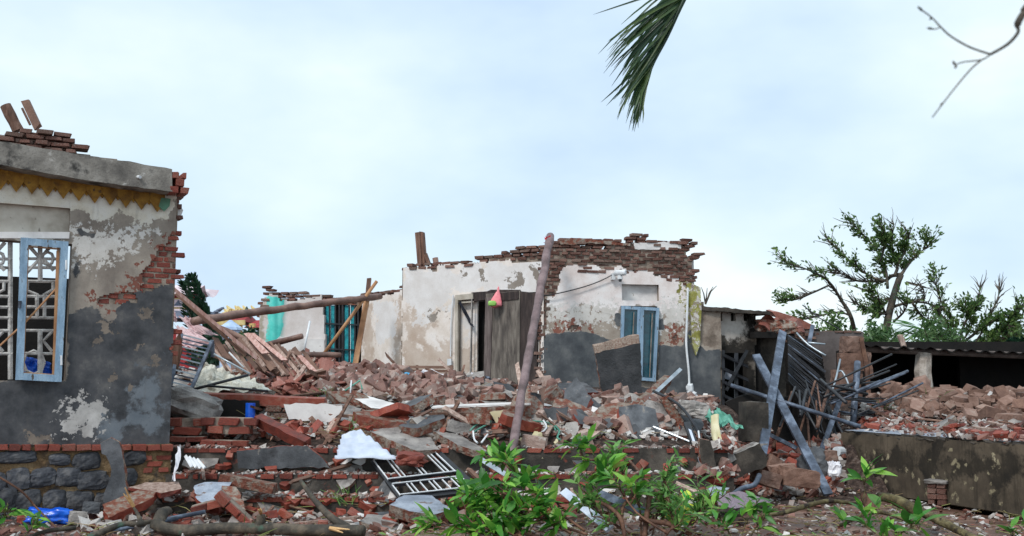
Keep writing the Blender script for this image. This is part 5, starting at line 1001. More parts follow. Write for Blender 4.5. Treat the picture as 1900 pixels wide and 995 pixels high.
tag(link('cloth_strip', crumple([P(1319, 770, 15.0), P(1333, 768, 15.0), P(1344, 886, 14.4), P(1335, 886, 14.4)], 4, 18, .1, 2, 14), M_cream, smooth=True), 'long cream cloth strip hanging down from the green net', 'cloth')
lump('rock', 1285, 760, 15.6, .48, .36, .24, M_cement, 'pale lump of cement left of the green net', 'concrete lump', (0, .2, 0), 4, .4, .3)
slab('leaning_wall_piece', [(1104, 655), (1187, 637), (1190, 690), (1192, 735), (1120, 742)], .16, [mat('black_wet_render', [(0, (26, 27, 29)), (.5, (42, 43, 46)), (1, (62, 62, 64))], 4, .5, .5, 30, 0, spots=[((96, 92, 88), 9, .7, .05)], spec=.5), M_mason], 'dark piece of wall leaning before the blue window', 'wall piece', D=18.4, away=BACK)
CAPB = brick_set(mat('dusty_cap', [(0, (128, 96, 84)), (.5, (160, 140, 126)), (1, (184, 170, 158))], 7, .85, .6, 50, .15), 4, 1)
lp = bpy.data.objects['leaning_wall_piece']; Wl_ = Wall(1104, 18.3, 1190, 18.3)
for i, x in enumerate((1112, 1128, 1144, 1160, 1176)):
    M4 = Matrix.Translation(P(x, 651 - (x - 1104) * .25, 18.2)) @ Euler((0, -.2, 0)).to_matrix().to_4x4() @ Matrix.Diagonal((.18, .22, .21, 1)); inst('brick', R.choice(CAPB), M4, lp)
# --- burnt corner: steel bars, blocks
SB = 'steel bar'
rod('steel_bar', [(1452, 616, 18.0), (1414, 842, 15.0)], 0, M_steel, 'wide blue grey steel bar leaning right, standing tallest in the burnt corner', SB, flat=(.13, .05))
rod('steel_bar', [(1403, 660, 17.3), (1537, 918, 14.7)], 0, M_steel, 'long blue grey steel bar slanting down to the right before the burnt annex', SB, flat=(.13, .05))
rod('steel_pipe', [(1356, 715, 16.6), (1597, 792, 15.9)], .032, M_steel, 'long thin steel pipe crossing both crossed bars', 'pipe')
rod('steel_pipe', [(1591, 672, 17.8), (1583, 786, 17.2)], .055, M_steel, 'upright blue grey pipe before the block pillar', 'pipe', 10)
rod('steel_bar', [(1559, 741, 17.3), (1521, 844, 16.3)], 0, M_steel, 'short steel bar leaning left of the platform corner', SB, flat=(.08, .04))
rod('steel_bar', [(1418, 802, 16.6), (1478, 832, 16.0)], 0, M_steel, 'small steel bar behind the crossed bars', SB, flat=(.06, .03))
rod('hose', [(1357, 920, 13.3), (1378, 906, 13.5), (1400, 900, 13.6), (1409, 882, 13.8)], .035, M_steel, 'bent grey hose on the ground below the big concrete block', 'hose', 8, 0, None, 3)
for i in range(24):
    x0, y0 = 1515 + R.uniform(0, 80), 726 + R.uniform(-12, 50); L_ = R.uniform(40, 150)
    o = rod('steel_rod', [(x0, y0, 17.2 + R.uniform(-.4, .4)), (x0 + L_, y0 - L_ * R.uniform(-.35, .5), 17.6 + R.uniform(-.3, .6))], R.choice((.009, .013, .018, .026)), M_blacksteel if i % 4 else M_steel, 'blackened steel rod in the tangle left of the brown block pile', 'rod'); o['group'] = 'blackened rods in the tangle'
for i in range(16):
    x0, y0 = 1470 + R.uniform(0, 75), 700 + R.uniform(0, 60); 
    o = rod('charred_stick', [(x0, y0, 17.4), (x0 + R.uniform(-40, 50), y0 + R.uniform(40, 110), 16.5 + R.uniform(-.3, .3))], R.choice((.014, .02, .03)), M_blacksteel if i % 3 else M_wood, 'charred stick standing in the dark gap behind the crossed steel bars', 'stick'); o['group'] = 'charred sticks behind the crossed bars'
for pts, lab in (([(1559, 667, 18), (1547, 717, 17.6), (1527, 765, 17.2)], 'thin silver tube leaning beside the upright pipe'), ([(1556, 690, 17.9), (1563, 690, 17.9), (1575, 715, 17.7), (1590, 770, 17.3)], 'thin bent silver tube behind the upright pipe'), ([(1500, 636, 18.6), (1531, 639, 18.6)], 'level silver bar above the black sheet'), ([(1478, 618, 18.8), (1500, 640, 18.6), (1532, 660, 18.4)], 'silver rod along the top of the black sheet')):
    rod('metal_tube', pts, .018, M_alu, lab, 'tube', 7, sm=3)
rod('steel_post', [(1508, 604, 19.6), (1498, 650, 19.4)], 0, M_steel, 'thin dark steel post rising above the rear wall', 'post', flat=(.07, .05))
rod('wire', [(1489, 566, 21.5), (1520, 590, 21.3), (1560, 612, 21)], .012, M_blacksteel, 'thin dark wire sticking up over the rear wall', 'wire')
bs_ = thing('black_sheet', 'black fan of charred corrugated sheet hanging in the burnt corner', 'roofing sheet', P(1500, 750, 18.2))
link('sheet', crumple([P(1460, 617, 19.15), P(1460, 710, 18.2), P(1543, 780, 18.0), P(1526, 658, 18.8)], 90, 16, .05, 3, 15, corr=(17, .02)), M_void, bs_)
for i in range(34):
    t_ = i / 33; a_ = P(1462, 622, 18.95).lerp(P(1463, 706, 18.0), t_); b_ = P(1520 + R.uniform(-8, 8), 664, 18.6).lerp(P(1542 + R.uniform(-16, 8), 776, 17.75), t_ + R.uniform(-.03, .03)); link('batten', beam(a_, b_, R.uniform(.01, .018), .014), M_blacksteel if i % 7 else M_steel, bs_)
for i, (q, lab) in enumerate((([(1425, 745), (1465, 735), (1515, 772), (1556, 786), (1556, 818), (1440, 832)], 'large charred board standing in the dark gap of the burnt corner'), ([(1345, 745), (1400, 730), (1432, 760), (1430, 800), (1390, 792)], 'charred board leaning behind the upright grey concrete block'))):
    vf, mi = plate([P(x, y, 17.35 if i == 0 else 16.6) for x, y in q], .05, .02, .08, BACK); tag(link('gap_dark_sheet', vf, M_void), lab, 'board'); MASKS.append(q)  # near-black sheets added so the gaps between the bars look dark
lump('concrete_block', 1398, 783, 15.6, .36, .3, .6, M_soot, 'upright grey concrete block beside the green net', 'block', (0, .03, .2), 11, .93, .05)
slab('concrete_block', [(1346, 862), (1348, 850), (1408, 823), (1424, 850), (1422, 866), (1366, 888)], .4, [M_soot, M_cement], 'big tilted concrete block with a pale top at the terrace end', 'block', BACK, D=14.5)
slab('bright_block_top', [(1348, 848, 14.45), (1402, 822, 14.45), (1412, 826, 14.85), (1408, 832, 14.5), (1356, 860, 14.4)], .03, [M_cement, M_mason], 'pale worn top skin of the big tilted concrete block', 'plaster', DOWN, .01)  # brightness of the block's top face painted as a paler plate
lump('brick_block', 1342, 868, 14.2, .14, .16, .26, M_rubble, 'rounded reddish brick standing left of the big tilted block', 'brick', (0, .3, 0), 12, .6, .15)
for (x, y, D, sx, sz, r_, lab) in ((1480, 886, 14.7, .52, .26, .15, 'large brown block lying below the long slanting steel bar'), (1452, 878, 14.9, .36, .24, -.1, 'brown block tucked behind the large brown block'), (1420, 888, 14.6, .34, .2, .3, 'brown block between the tilted grey block and the large brown block'), (1537, 848, 15.8, .2, .2, 0, 'small brown block beside the platform corner'), (1430, 862, 15.2, .3, .2, .5, 'tilted brown block above the other ground blocks')):
    lump('brown_block', x, y, D, sx, .3, sz, M_block, lab, 'block', (0, r_, r_), None, .88, .1)
lump('dark_disc', 1516, 866, 15.9, .5, .5, .5, M_darkcem, 'rounded dark slab leaning behind the long slanting bar', 'slab', (.2, .3, .3), 13, .2, .15)
lump('cloth_bundle', 1548, 872, 15.3, .16, .14, .22, M_cloth_w, 'small white rag at the platform corner', 'cloth', (0, 0, 0), 3, .3, .5)
# --- left and middle ground
slab('render_slab', [(186, 822), (205, 814), (222, 820), (226, 850), (233, 892), (236, 916), (222, 936), (190, 932), (198, 905), (206, 872), (196, 845), (187, 842)], .06, [M_darkcem, M_mason], 'tall dark broken slab leaning on the stone plinth of the left house', 'render slab', D=13.15, away=BACK)
slab('brick_slab', [(189, 935, 12.7), (262, 908, 13.1), (290, 908, 13.1), (286, 922, 12.9), (200, 962, 12.4)], .1, [M_mason, M_redbrick], 'tilted brick slab with a raw red end at the foot of the plinth', 'masonry slab', DOWN)
slab('plaster_slab', [(238, 905, 13.1), (270, 896, 13.3), (332, 893, 13.4), (336, 908, 13.2), (300, 914, 13)], .06, [M_lath, M_redbrick], 'pinkish plaster slab on the lowest step near the left house', 'render slab', DOWN)
slab('screed_slab', [(360, 902, 13.2), (380, 893, 13.3), (430, 896, 13.3), (412, 918, 12.9), (406, 942, 12.6), (386, 940, 12.6), (364, 926, 12.8)], .09, [M_screed, M_redbrick], 'grey blue slab with a red broken edge in front of the steps', 'render slab')
slab('masonry_slab', [(412, 900, 13.1), (440, 904, 13.1), (456, 945, 12.6), (444, 948, 12.6), (420, 925, 12.8)], .08, [M_mason, M_mason], 'pale broken piece leaning right of the grey blue slab', 'masonry slab')
wallfrag(436, 945, 12.45, 3, 1, .19, .1, 'narrow strip of bricks slanting down to the right before the steps', (0, .74, .1))
wallfrag(388, 938, 12.5, 2, 1, .2, .1, 'narrow strip of bricks slanting up to the right before the steps', (0, -.25, .1))
tag(link('concrete_piece', beam(P(413, 888, 13.45), P(512, 907, 13.3), .18, .12, jag=.04, segs=7), M_mason), 'long broken masonry piece lying on the second step', 'masonry')
slab('concrete_slab', [(722, 935, 12.3), (750, 918, 12.7), (800, 922, 12.7), (838, 942, 12.2), (806, 956, 12.0), (760, 950, 12.1)], .13, [M_screed, M_mason], 'grey slab lying on the ground in front of the barred gate', 'slab', DOWN)
tag(link('blue_tarp', chunk(P(96, 958, 12.5), .46, .2, .17, Euler((0, .04, .1)), 6, 12, .34, .8), M_blue, smooth=True), 'bright blue plastic bundle on the ground before the stone plinth', 'tarp')
for (x, y, D, w, lab) in ((145, 960, 12.45, .2, 'pale grey brick end beside the blue plastic bundle'), (48, 960, 12.5, .18, 'red hollow brick left of the blue plastic bundle'), (170, 942, 12.7, .2, 'dark broken stone leaning before the plinth right of the blue bundle')):
    lump('loose_brick', x, y, D, w, .16, .13, M_cement if 'pale' in lab else M_redbrick if 'red' in lab else M_darkcem, lab, 'brick', (0, .1, .3), None, .8, .12)
tag(link('cloth_strip', crumple([P(330, 824, 13.75), P(336, 828, 13.7), P(326, 892, 13.3), P(317, 890, 13.3)], 4, 12, .08, 2, 21), M_cloth_w), 'dirty white cloth strip hanging beside the left house plinth', 'cloth')
for i in range(4): rod('white_stick', [(344 + i * 7, 846 + i * 2, 13.7), (356 + i * 8, 866 + i, 13.55)], 0, M_whitemetal, ORD[i] + ' from the left of four short white slats on the upper step', 'slat', flat=(.04, .02))['group'] = 'white slats on the step'
for i, (a_, b_) in enumerate((((168, 992, 11.3), (330, 962, 11.9)), ((200, 985, 11.5), (380, 950, 12.2)))):
    rod('metal_tube', [a_, b_], .026, M_steel, ('front' if i == 0 else 'rear') + ' grey tube of two lying on the ground at lower left', 'tube')
rod('metal_profile', [(1046, 912, 12.6), (1132, 982, 11.2)], 0, M_zinc, 'wide pale metal strip lying under the green branches', 'metal strip', flat=(.1, .03))
rod('metal_profile', [(1110, 915, 12.4), (1200, 952, 11.8)], 0, M_steel, 'bluish metal strip lying behind the bare brown twigs', 'metal strip', flat=(.09, .04))
rod('metal_profile', [(893, 853, 13.6), (940, 882, 13.0)], 0, M_alu, 'white and black window profile half under the green branches', 'metal strip', flat=(.06, .04))
slab('floor_tile', [(1330, 918, 12.9), (1372, 912, 13.1), (1424, 925, 12.6), (1430, 936, 12.4), (1365, 942, 12.2), (1330, 938, 12.4)], .07, [mat('purple_mat', [(0, (96, 84, 96)), (.5, (130, 114, 124)), (1, (158, 144, 152))], 60, .6, .8, 90, 0), M_soot], 'pebbled purple grey floor piece lying on the ground', 'floor piece', DOWN)
slab('screed_slab', [(1306, 910, 13.1), (1325, 902, 13.3), (1352, 905, 13.2), (1346, 918, 12.9), (1315, 924, 12.8)], .1, [M_screed, M_redbrick], 'small grey slab with red edge behind the purple floor piece', 'render slab', DOWN)
M_hiv, t_, b_ = nodes_of('striped_reflective'); tc_ = N(t_, 'ShaderNodeTexCoord'); wv = N(t_, 'ShaderNodeTexWave'); wv.inputs['Scale'].default_value = 5.5; wv.inputs['Distortion'].default_value = 1.2
mp_ = N(t_, 'ShaderNodeMapping'); mp_.inputs['Rotation'].default_value = (.3, .9, .5); t_.links.new(tc_.outputs['Object'], mp_.inputs[0]); t_.links.new(mp_.outputs[0], wv.inputs['Vector'])
t_.links.new(ramp_(t_, wv.outputs['Fac'], [(0, (60, 170, 70)), (.45, (90, 200, 80)), (.55, (226, 232, 60)), (1, (236, 238, 90))]), b_.inputs['Base Color']); b_.inputs['Roughness'].default_value = .4
hv = thing('striped_bag', 'yellow and green striped plastic bag among the fallen leaves', 'bag', PZ(1268, 975, 0))
link('bag_body', chunk(P(1266, 948, 11.6), .3, .24, .26, Euler((0, .4, .2)), 5, 7, .35, .3), M_hiv, hv); link('bag_body', crumple([P(1262, 906, 12), P(1276, 910, 12), P(1290, 935, 11.7), P(1272, 938, 11.7)], 6, 8, .08, 3, 2), M_hiv, hv); link('white_patch', chunk(P(1278, 934, 11.55), .14, .06, .1, None, 8, 5, .3, .4), M_cloth_w, hv)

# ------------------------------------------------------------------ loose bricks, tiles and fragments on the heaps
def hull_brick(name, seed, m, dims, broken): 
    me = brick_mesh(name, seed, m, broken)
    for v in me.vertices: v.co = Vector((v.co.x * dims[0], v.co.y * dims[1], v.co.z * dims[2]))
    return me
B_rub = [hull_brick('loose_brick', 300 + i, M_rubble, (.24, .115, .085), i % 2 == 0) for i in range(8)]
B_red = [hull_brick('loose_brick', 330 + i, M_redbrick, (.2, .11, .08), i % 2 == 0) for i in range(8)]
B_blk = [hull_brick('brown_block', 360 + i, M_block, (.40, .22, .17), i % 3 == 0) for i in range(7)]
def tile_mesh(seed):
    rr = random.Random(seed); vs, fs = [], []; w, l = rr.uniform(.14, .2), rr.uniform(.2, .34)
    for j in range(2):
        for i in range(5):
            a = -.6 + 1.2 * i / 4; vs.append((w * a, (j - .5) * l + rr.uniform(-.04, .04), .05 * math.cos(a * 2.2)))
    fs = [(i, i + 1, 6 + i, 5 + i) for i in range(4)]; n = len(vs); vs += [(x, y, z - .016) for x, y, z in vs]; fs += [tuple(n + k for k in reversed(f)) for f in fs]
    rim = [0, 1, 2, 3, 4, 9, 8, 7, 6, 5]; fs += [(rim[(k + 1) % 10], rim[k], n + rim[k], n + rim[(k + 1) % 10]) for k in range(10)]
    me = bpy.data.meshes.new('tile_shard'); me.from_pydata(vs, [], fs); me.materials.append(M_tile); return me
B_tile = [tile_mesh(400 + i) for i in range(8)]
MASKS += [[(622, 800), (668, 797), (738, 853), (621, 851)], [(691, 857), (814, 842), (888, 911), (744, 927)], [(318, 730), (400, 740), (400, 776), (318, 776)], [(325, 778), (480, 778), (480, 803), (325, 803)], [(345, 728), (604, 738), (604, 752), (345, 748)], [(374, 678), (430, 690), (510, 726), (352, 727)], [(398, 742), (480, 744), (478, 780), (398, 780)],
          [(960, 806), (1036, 802), (1036, 850), (968, 842)], [(476, 772), (570, 818), (560, 826), (470, 784)], [(1104, 655), (1187, 637), (1190, 735), (1120, 742)], [(935, 700), (965, 700), (950, 842), (935, 842)], [(500, 745), (640, 745), (640, 792), (500, 792)], [(412, 884), (512, 905), (510, 918), (412, 900)]]
def masked(px, py):
    px, py = np.asarray(px, float), np.asarray(py, float); r = np.zeros(px.shape, bool)
    for m in MASKS: r |= sdf(m, np.atleast_1d(px), np.atleast_1d(py)).reshape(px.shape) > -1
    return r
def up_normal(x, y):
    e = .12; a, b = surf1(x + e, y) - surf1(x - e, y), surf1(x, y + e) - surf1(x, y - e)
    return Vector((-max(-.8, min(.8, a / (2 * e))), -max(-.8, min(.8, b / (2 * e))), 1)).normalized()
def strew(name, n, poly, meshes, label, cat, group, tilt=.5, lift=.03, smin=.85, smax=1.15, seed=1, gap=.0):
    rr = random.Random(seed); a = np.array(poly, float); (x0, y0), (x1, y1) = a.min(0), a.max(0); k = 0; tries = 0; got = []
    while k < n and tries < n * 40:
        tries += 1; px, py = rr.uniform(x0, x1), rr.uniform(y0, y1)
        if sdf(poly, np.array([px]), np.array([py]))[0] < 0 or masked(px, py): continue
        p = S(px, py)
        if p.y > 23 or any((p - q).length < gap for q in got): continue
        got.append(p); n_ = up_normal(p.x, p.y); q = n_.to_track_quat('Z', 'Y').to_matrix()
        M4 = Matrix.Translation(p + Vector((0, 0, lift + rr.uniform(0, .04)))) @ (q @ Euler((rr.gauss(0, tilt), rr.gauss(0, tilt), rr.uniform(0, 6.28))).to_matrix()).to_4x4() @ Matrix.Scale(rr.uniform(smin, smax), 4)
        o = inst(name, rr.choice(meshes), M4); tag(o, label, cat, group); k += 1
strew('loose_brick', 118, [(600, 690), (700, 690), (870, 715), (940, 722), (950, 752), (800, 752), (640, 728), (560, 735)], B_rub, 'dusty broken brick on the heap in front of the white wall and doorway', 'brick', 'bricks heaped before the white wall', .6, .08, 1.0, 1.6, 1, .1)
strew('loose_brick', 46, [(1000, 720), (1100, 735), (1180, 735), (1300, 745), (1310, 790), (1150, 815), (1000, 790)], B_rub, 'broken brick on the heap under the blue window', 'brick', 'bricks heaped under the blue window', .6, .09, 1.0, 1.6, 2, .1)
strew('loose_brick', 40, [(480, 790), (640, 770), (900, 800), (1000, 800), (1000, 812), (480, 815), (340, 812), (340, 800)], B_red, 'wet red brick on the upper edge of the terrace', 'brick', 'bricks along the terrace edge', .3, .04, .9, 1.3, 3, .12)
strew('loose_brick', 26, [(330, 845), (1300, 862), (1300, 912), (330, 918)], B_red, 'wet red brick lying on a tread of the steps', 'brick', 'bricks on the step treads', .15, .05, .7, 1.15, 4, .15)
strew('loose_brick', 52, [(180, 945), (420, 930), (900, 925), (1100, 940), (1040, 985), (200, 990)], B_red, 'wet red brick on the muddy ground before the steps', 'brick', 'bricks on the ground before the steps', .25, .035, .8, 1.25, 5, .1)
strew('loose_brick', 46, [(1330, 830), (1540, 820), (1548, 905), (1420, 920), (1320, 905)], B_red, 'red brick in the pit under the crossed steel bars', 'brick', 'bricks under the crossed steel bars', .4, .05, .8, 1.4, 6, .1)
strew('brown_block', 66, [(1650, 712), (1740, 728), (1900, 735), (1960, 738), (1960, 795), (1850, 785), (1700, 770), (1640, 745)], B_blk, 'brown building block in the pile on the right concrete platform', 'block', 'brown blocks piled on the platform', .35, .05, .6, 1.1, 7, .17)
strew('tile_shard', 120, [(470, 660), (590, 655), (620, 690), (650, 725), (540, 735), (480, 715), (440, 690)], B_tile, 'curved red brown roof tile shard in the heap below the roof boards', 'roof tile', 'roof tile shards of the left heap', .6, .05, .9, 1.5, 8, .06)
for i in range(30):                                          # tiles left on the annex roof
    p = P(R.uniform(1400, 1462), 0, R.uniform(20.7, 21.6)); p.z = P(1430, R.uniform(592, 616) if p.x < 5.4 else R.uniform(598, 616), p.y).z
    o = inst('roof_tile', R.choice(B_tile), Matrix.Translation(p) @ Euler((R.gauss(.3, .4), R.gauss(0, .4), R.uniform(-.9, .9))).to_matrix().to_4x4() @ Matrix.Scale(1.1, 4)); tag(o, 'slipped roof tile in the stack over the burnt annex', 'roof tile', 'tiles slipping off the annex roof')
link_shelf = tag(link('tile_ledge', chunk(P(1430, 609, 21.25), .8, 1.1, .3, None, 2, 5, .15, .7), M_mason), 'masonry ledge under the slipped tiles of the annex', 'masonry')
strew('brick_fragment', 44, [(1600, 786), (1900, 806), (1960, 812), (1960, 826), (1740, 808), (1590, 798)], B_red, 'small red brick fragment on the platform edge', 'brick', 'brick fragments along the platform edge', .3, .04, .45, .9, 9, .08)

def shard_mesh(nm, seed, mats_, r, th):
    rr = random.Random(seed); n = rr.randint(5, 8); el = rr.uniform(1.1, 2.0)
    pts = [Vector((math.cos(6.283 * (k + rr.uniform(-.3, .3)) / n) * r * el * rr.uniform(.7, 1.1), math.sin(6.283 * (k + rr.uniform(-.3, .3)) / n) * r * rr.uniform(.7, 1.1), 0)) for k in range(n)]
    (vs, fs), mi = plate(pts, th, .012, .08, DOWN); me = bpy.data.meshes.new(nm); me.from_pydata([tuple(v) for v in vs], [], fs)
    for m in mats_: me.materials.append(m)
    me.polygons.foreach_set('material_index', mi); return me
def splint_mesh(nm, seed, m):
    rr = random.Random(seed); L = rr.uniform(.35, 1.1); vs, fs = beam(Vector((-L / 2, 0, 0)), Vector((L / 2, 0, 0)), rr.uniform(.025, .08), rr.uniform(.02, .04), jag=.05, segs=2); me = bpy.data.meshes.new(nm); me.from_pydata([tuple(v) for v in vs], [], fs); me.materials.append(m); return me
SH_C = [shard_mesh('slab_fragment', 500 + i, [M_cement, M_mason], R.uniform(.12, .24), R.uniform(.06, .12)) for i in range(6)]
SH_D = [shard_mesh('render_fragment', 520 + i, [M_darkcem, M_mason], R.uniform(.1, .2), R.uniform(.03, .07)) for i in range(6)]
SH_W = [shard_mesh('plaster_shard', 540 + i, [M_white, M_mason], R.uniform(.06, .16), R.uniform(.02, .04)) for i in range(6)]
SH_T = [splint_mesh('timber_splinter', 560 + i, (M_plank, M_wood, M_lath)[i % 3]) for i in range(9)]
SH_B = [shard_mesh('broken_slab', 600 + i, [(M_cement, M_darkcem, M_mason)[i % 3], (M_mason, M_redbrick)[i % 2]], R.uniform(.24, .38), R.uniform(.09, .16)) for i in range(9)]
strew('broken_slab', 22, [(650, 745), (940, 750), (1300, 760), (1310, 812), (900, 808), (640, 800)], SH_B, 'slab', 'slab', 'large broken slabs of the heap', .28, .14, .8, 1.15, 61, .45)
ALLH = [(330, 700), (460, 690), (700, 690), (940, 716), (1300, 745), (1310, 815), (330, 815)]
for nm, n, ms, tl_, sd in (('slab_fragment', 46, SH_C, .3, 21), ('render_fragment', 34, SH_D, .35, 22), ('plaster_shard', 50, SH_W, .4, 23), ('timber_splinter', 60, SH_T, .25, 24)):
    strew(nm, n, ALLH, ms, nm, 'debris', nm.replace('_', ' ') + 's of the heap', tl_, .07, .8, 1.35, sd, .15)
strew('timber_splinter', 34, [(370, 640), (580, 655), (620, 720), (520, 735), (380, 722)], SH_T, 'splinter', 'debris', 'timber splinters of the fallen roof', .45, .12, .7, 1.3, 51, .08)
for nm, n, ms, tl_, sd in (('slab_fragment', 16, SH_C, .2, 31), ('render_fragment', 14, SH_D, .2, 32), ('plaster_shard', 20, SH_W, .25, 33), ('timber_splinter', 18, SH_T, .1, 34)):
    strew(nm, n, [(200, 930), (330, 840), (1320, 850), (1550, 850), (1550, 915), (1050, 980), (200, 985)], ms, nm, 'debris', nm.replace('_', ' ') + 's on the steps and ground', tl_, .04, .7, 1.1, sd, .15)
for nm, n, ms, tl_, sd in (('plaster_shard', 9, SH_W, .3, 43), ('timber_splinter', 10, SH_T, .2, 44), ('slab_fragment', 8, SH_C, .3, 45)):
    strew(nm, n, [(1600, 790), (1700, 760), (1950, 775), (1950, 815), (1740, 806)], ms, nm, 'debris', nm.replace('_', ' ') + 's on the platform', tl_, .04, .6, 1.0, sd, .15)

def crumbs(name, n, poly, m, smin, smax, seed, flat=.5, lift=.0):
    """uncountable small fragments of a heap: one mesh"""
    rng = np.random.RandomState(seed); a = np.array(poly, float); (x0, y0), (x1, y1) = a.min(0), a.max(0)
    px, py = rng.uniform(x0, x1, n * 4), rng.uniform(y0, y1, n * 4); keep = (sdf(poly, px, py) > 0) & ~(masked(px, py) & (rng.uniform(0, 1, px.size) > .12)); px, py = px[keep][:n], py[keep][:n]; n = len(px)
    u, v = (px - 950) / FPX, (497.5 - py) / FPX; dx, dy, dz = u, CP - v * SP, SP + v * CP; pos = np.zeros((n, 3)); done = np.zeros(n, bool)
    for D in np.arange(10, 24, .04):
        z = EYE + dz / dy * D; x = dx / dy * D; h = surf(x, np.full(n, D)); hit = ~done & (z <= h); pos[hit] = np.stack([x, np.full(n, D), h], 1)[hit]; done |= hit
    pos = pos[done]; n = len(pos); T = np.array([(x, y, z) for z in (-.5, .5) for x, y in ((-.5, -.5), (.5, -.5), (.5, .5), (-.5, .5))])
    F = np.array([(3, 2, 1, 0), (4, 5, 6, 7), (0, 1, 5, 4), (1, 2, 6, 5), (2, 3, 7, 6), (3, 0, 4, 7)])
    jt = .22 if smax < .19 else .1; V = T[None] + rng.uniform(-jt, jt, (n, 8, 3)); s = np.exp(rng.uniform(math.log(smin), math.log(smax), n)); dims = np.stack([s * rng.uniform(.8, 1.8, n), s * rng.uniform(.6, 1.1, n), s * flat * rng.uniform(.5, 1.2, n)], 1)
    V = V * dims[:, None]; an = rng.uniform(0, 6.28, n); t1, t2 = rng.normal(0, .4, n), rng.normal(0, .4, n)
    c, s_ = np.cos(t1), np.sin(t1); y, z = V[..., 1] * c[:, None] - V[..., 2] * s_[:, None], V[..., 1] * s_[:, None] + V[..., 2] * c[:, None]; V[..., 1], V[..., 2] = y, z
    c, s_ = np.cos(t2), np.sin(t2); x, z = V[..., 0] * c[:, None] + V[..., 2] * s_[:, None], -V[..., 0] * s_[:, None] + V[..., 2] * c[:, None]; V[..., 0], V[..., 2] = x, z
    c, s_ = np.cos(an), np.sin(an); x, y = V[..., 0] * c[:, None] - V[..., 1] * s_[:, None], V[..., 0] * s_[:, None] + V[..., 1] * c[:, None]; V[..., 0], V[..., 1] = x, y
    V += pos[:, None] + np.array([0, 0, lift]); V[..., 2] += (dims[:, 2] * .4)[:, None]
    o = link(name, (V.reshape(-1, 3), (F[None] + 8 * np.arange(n)[:, None, None]).reshape(-1, 4)), m, attrs={'rnd': np.repeat(rng.uniform(0, 1, n), 8)}); return kind(o, 'stuff')
HEAP = [(318, 690), (460, 660), (700, 690), (940, 715), (1330, 745), (1330, 818), (318, 815)]
crumbs('brick_rubble', 3800, HEAP, M_frag, .03, .13, 1)
crumbs('brick_rubble', 900, [(600, 680), (700, 685), (950, 716), (1330, 742), (1320, 800), (950, 770), (600, 735)], M_rubble, .09, .22, 11, .55)
crumbs('tile_rubble', 900, [(420, 655), (590, 655), (650, 700), (640, 735), (440, 730), (330, 735)], M_tile, .08, .22, 12, .22)
crumbs('step_rubble', 1500, [(318, 832), (1320, 845), (1320, 935), (318, 945)], M_frag, .015, .075, 2)
crumbs('plaster_crumbs', 900, HEAP, M_crumbw, .025, .1, 31, .5, .05)
crumbs('plaster_crumbs', 500, [(180, 930), (318, 840), (1540, 850), (1560, 915), (1050, 985), (180, 985)], M_crumbw, .012, .06, 32)
crumbs('ground_rubble', 2600, [(-40, 945), (318, 935), (1320, 930), (1560, 905), (1900, 955), (1960, 1010), (-40, 1010)], M_frag, .012, .07, 3, .4)
crumbs('ground_rubble', 380, [(150, 935), (1000, 930), (1050, 985), (150, 990)], M_frag, .05, .14, 13, .45)
crumbs('pit_rubble', 1500, [(1300, 800), (1560, 770), (1560, 920), (1300, 925)], M_frag, .03, .17, 4)
crumbs('platform_rubble', 1700, [(1560, 790), (1620, 735), (1960, 715), (1960, 826), (1740, 812)], M_frag, .025, .13, 5)
crumbs('platform_rubble', 420, [(1620, 745), (1660, 715), (1960, 735), (1960, 790), (1700, 780)], M_block, .08, .2, 15, .55)
crumbs('platform_rubble', 420, [(1562, 797), (1640, 770), (1960, 790), (1960, 826), (1740, 808)], M_frag, .03, .1, 16)
# ------------------------------------------------------------------ plants
def leaf_vf(L, W, seed=0, fold=.18, droop=.2):
    rr = random.Random(seed); st = [(0, 0), (.22, .34), (.5, .5), (.78, .3), (1, 0)]; vs, fs = [], []
    for t, w in st:
        z = -droop * L * t * t
        if w == 0: vs.append((0, t * L, z))
        else: vs += [(-w * W, t * L, z + fold * W * w), (0, t * L, z), (w * W, t * L, z + fold * W * w)]
    fs = [(0, 2, 1), (0, 3, 2), (1, 2, 5, 4), (2, 3, 6, 5), (4, 5, 8, 7), (5, 6, 9, 8), (7, 8, 10), (8, 9, 10)]
    return [Vector(v) for v in vs], fs
def leaf_me(name, L, W, m, seed, fold=.18, droop=.2):
    vs, fs = leaf_vf(L, W, seed, fold, droop); me = bpy.data.meshes.new(name); me.from_pydata([tuple(v) for v in vs], [], fs); me.materials.append(m)
    me.polygons.foreach_set('use_smooth', [True] * len(me.polygons)); return me
LEAF_BIG = [leaf_me('leaf', .17 + .03 * (i % 3), .065 + .01 * (i % 2), M_leaf, i, .25, .1 + .15 * (i % 3)) for i in range(6)]
LEAF_SM = [leaf_me('leaf', .1 + .02 * (i % 3), .03, M_leaf_b, i, .25, .1 + .2 * (i % 3)) for i in range(6)]
def orient(p, d, roll, s=1.0):
    x, y, z = frame(d); M3 = Matrix((x, d.normalized(), y)).transposed() @ Matrix.Rotation(roll, 3, 'Y')
    return Matrix.Translation(p) @ M3.to_4x4() @ Matrix.Scale(s, 4)
def join_leaves(meshes, mats_, seed):
    """many leaves in one mesh, with a colour number per leaf"""
    rr = np.random.RandomState(seed); Vs, Fs, rn, n = [], [], [], 0
    base = [np.array([tuple(v.co) for v in me.vertices]) for me in meshes]; fcs = [[tuple(p.vertices) for p in me.polygons] for me in meshes]
    for M4 in mats_:
        k = rr.randint(len(meshes)); A = np.array(M4); Vs.append(base[k] @ A[:3, :3].T + A[:3, 3]); Fs += [tuple(i + n for i in q) for q in fcs[k]]; rn += [rr.rand()] * len(base[k]); n += len(base[k])
    return (np.concatenate(Vs), Fs), {'rnd': rn}
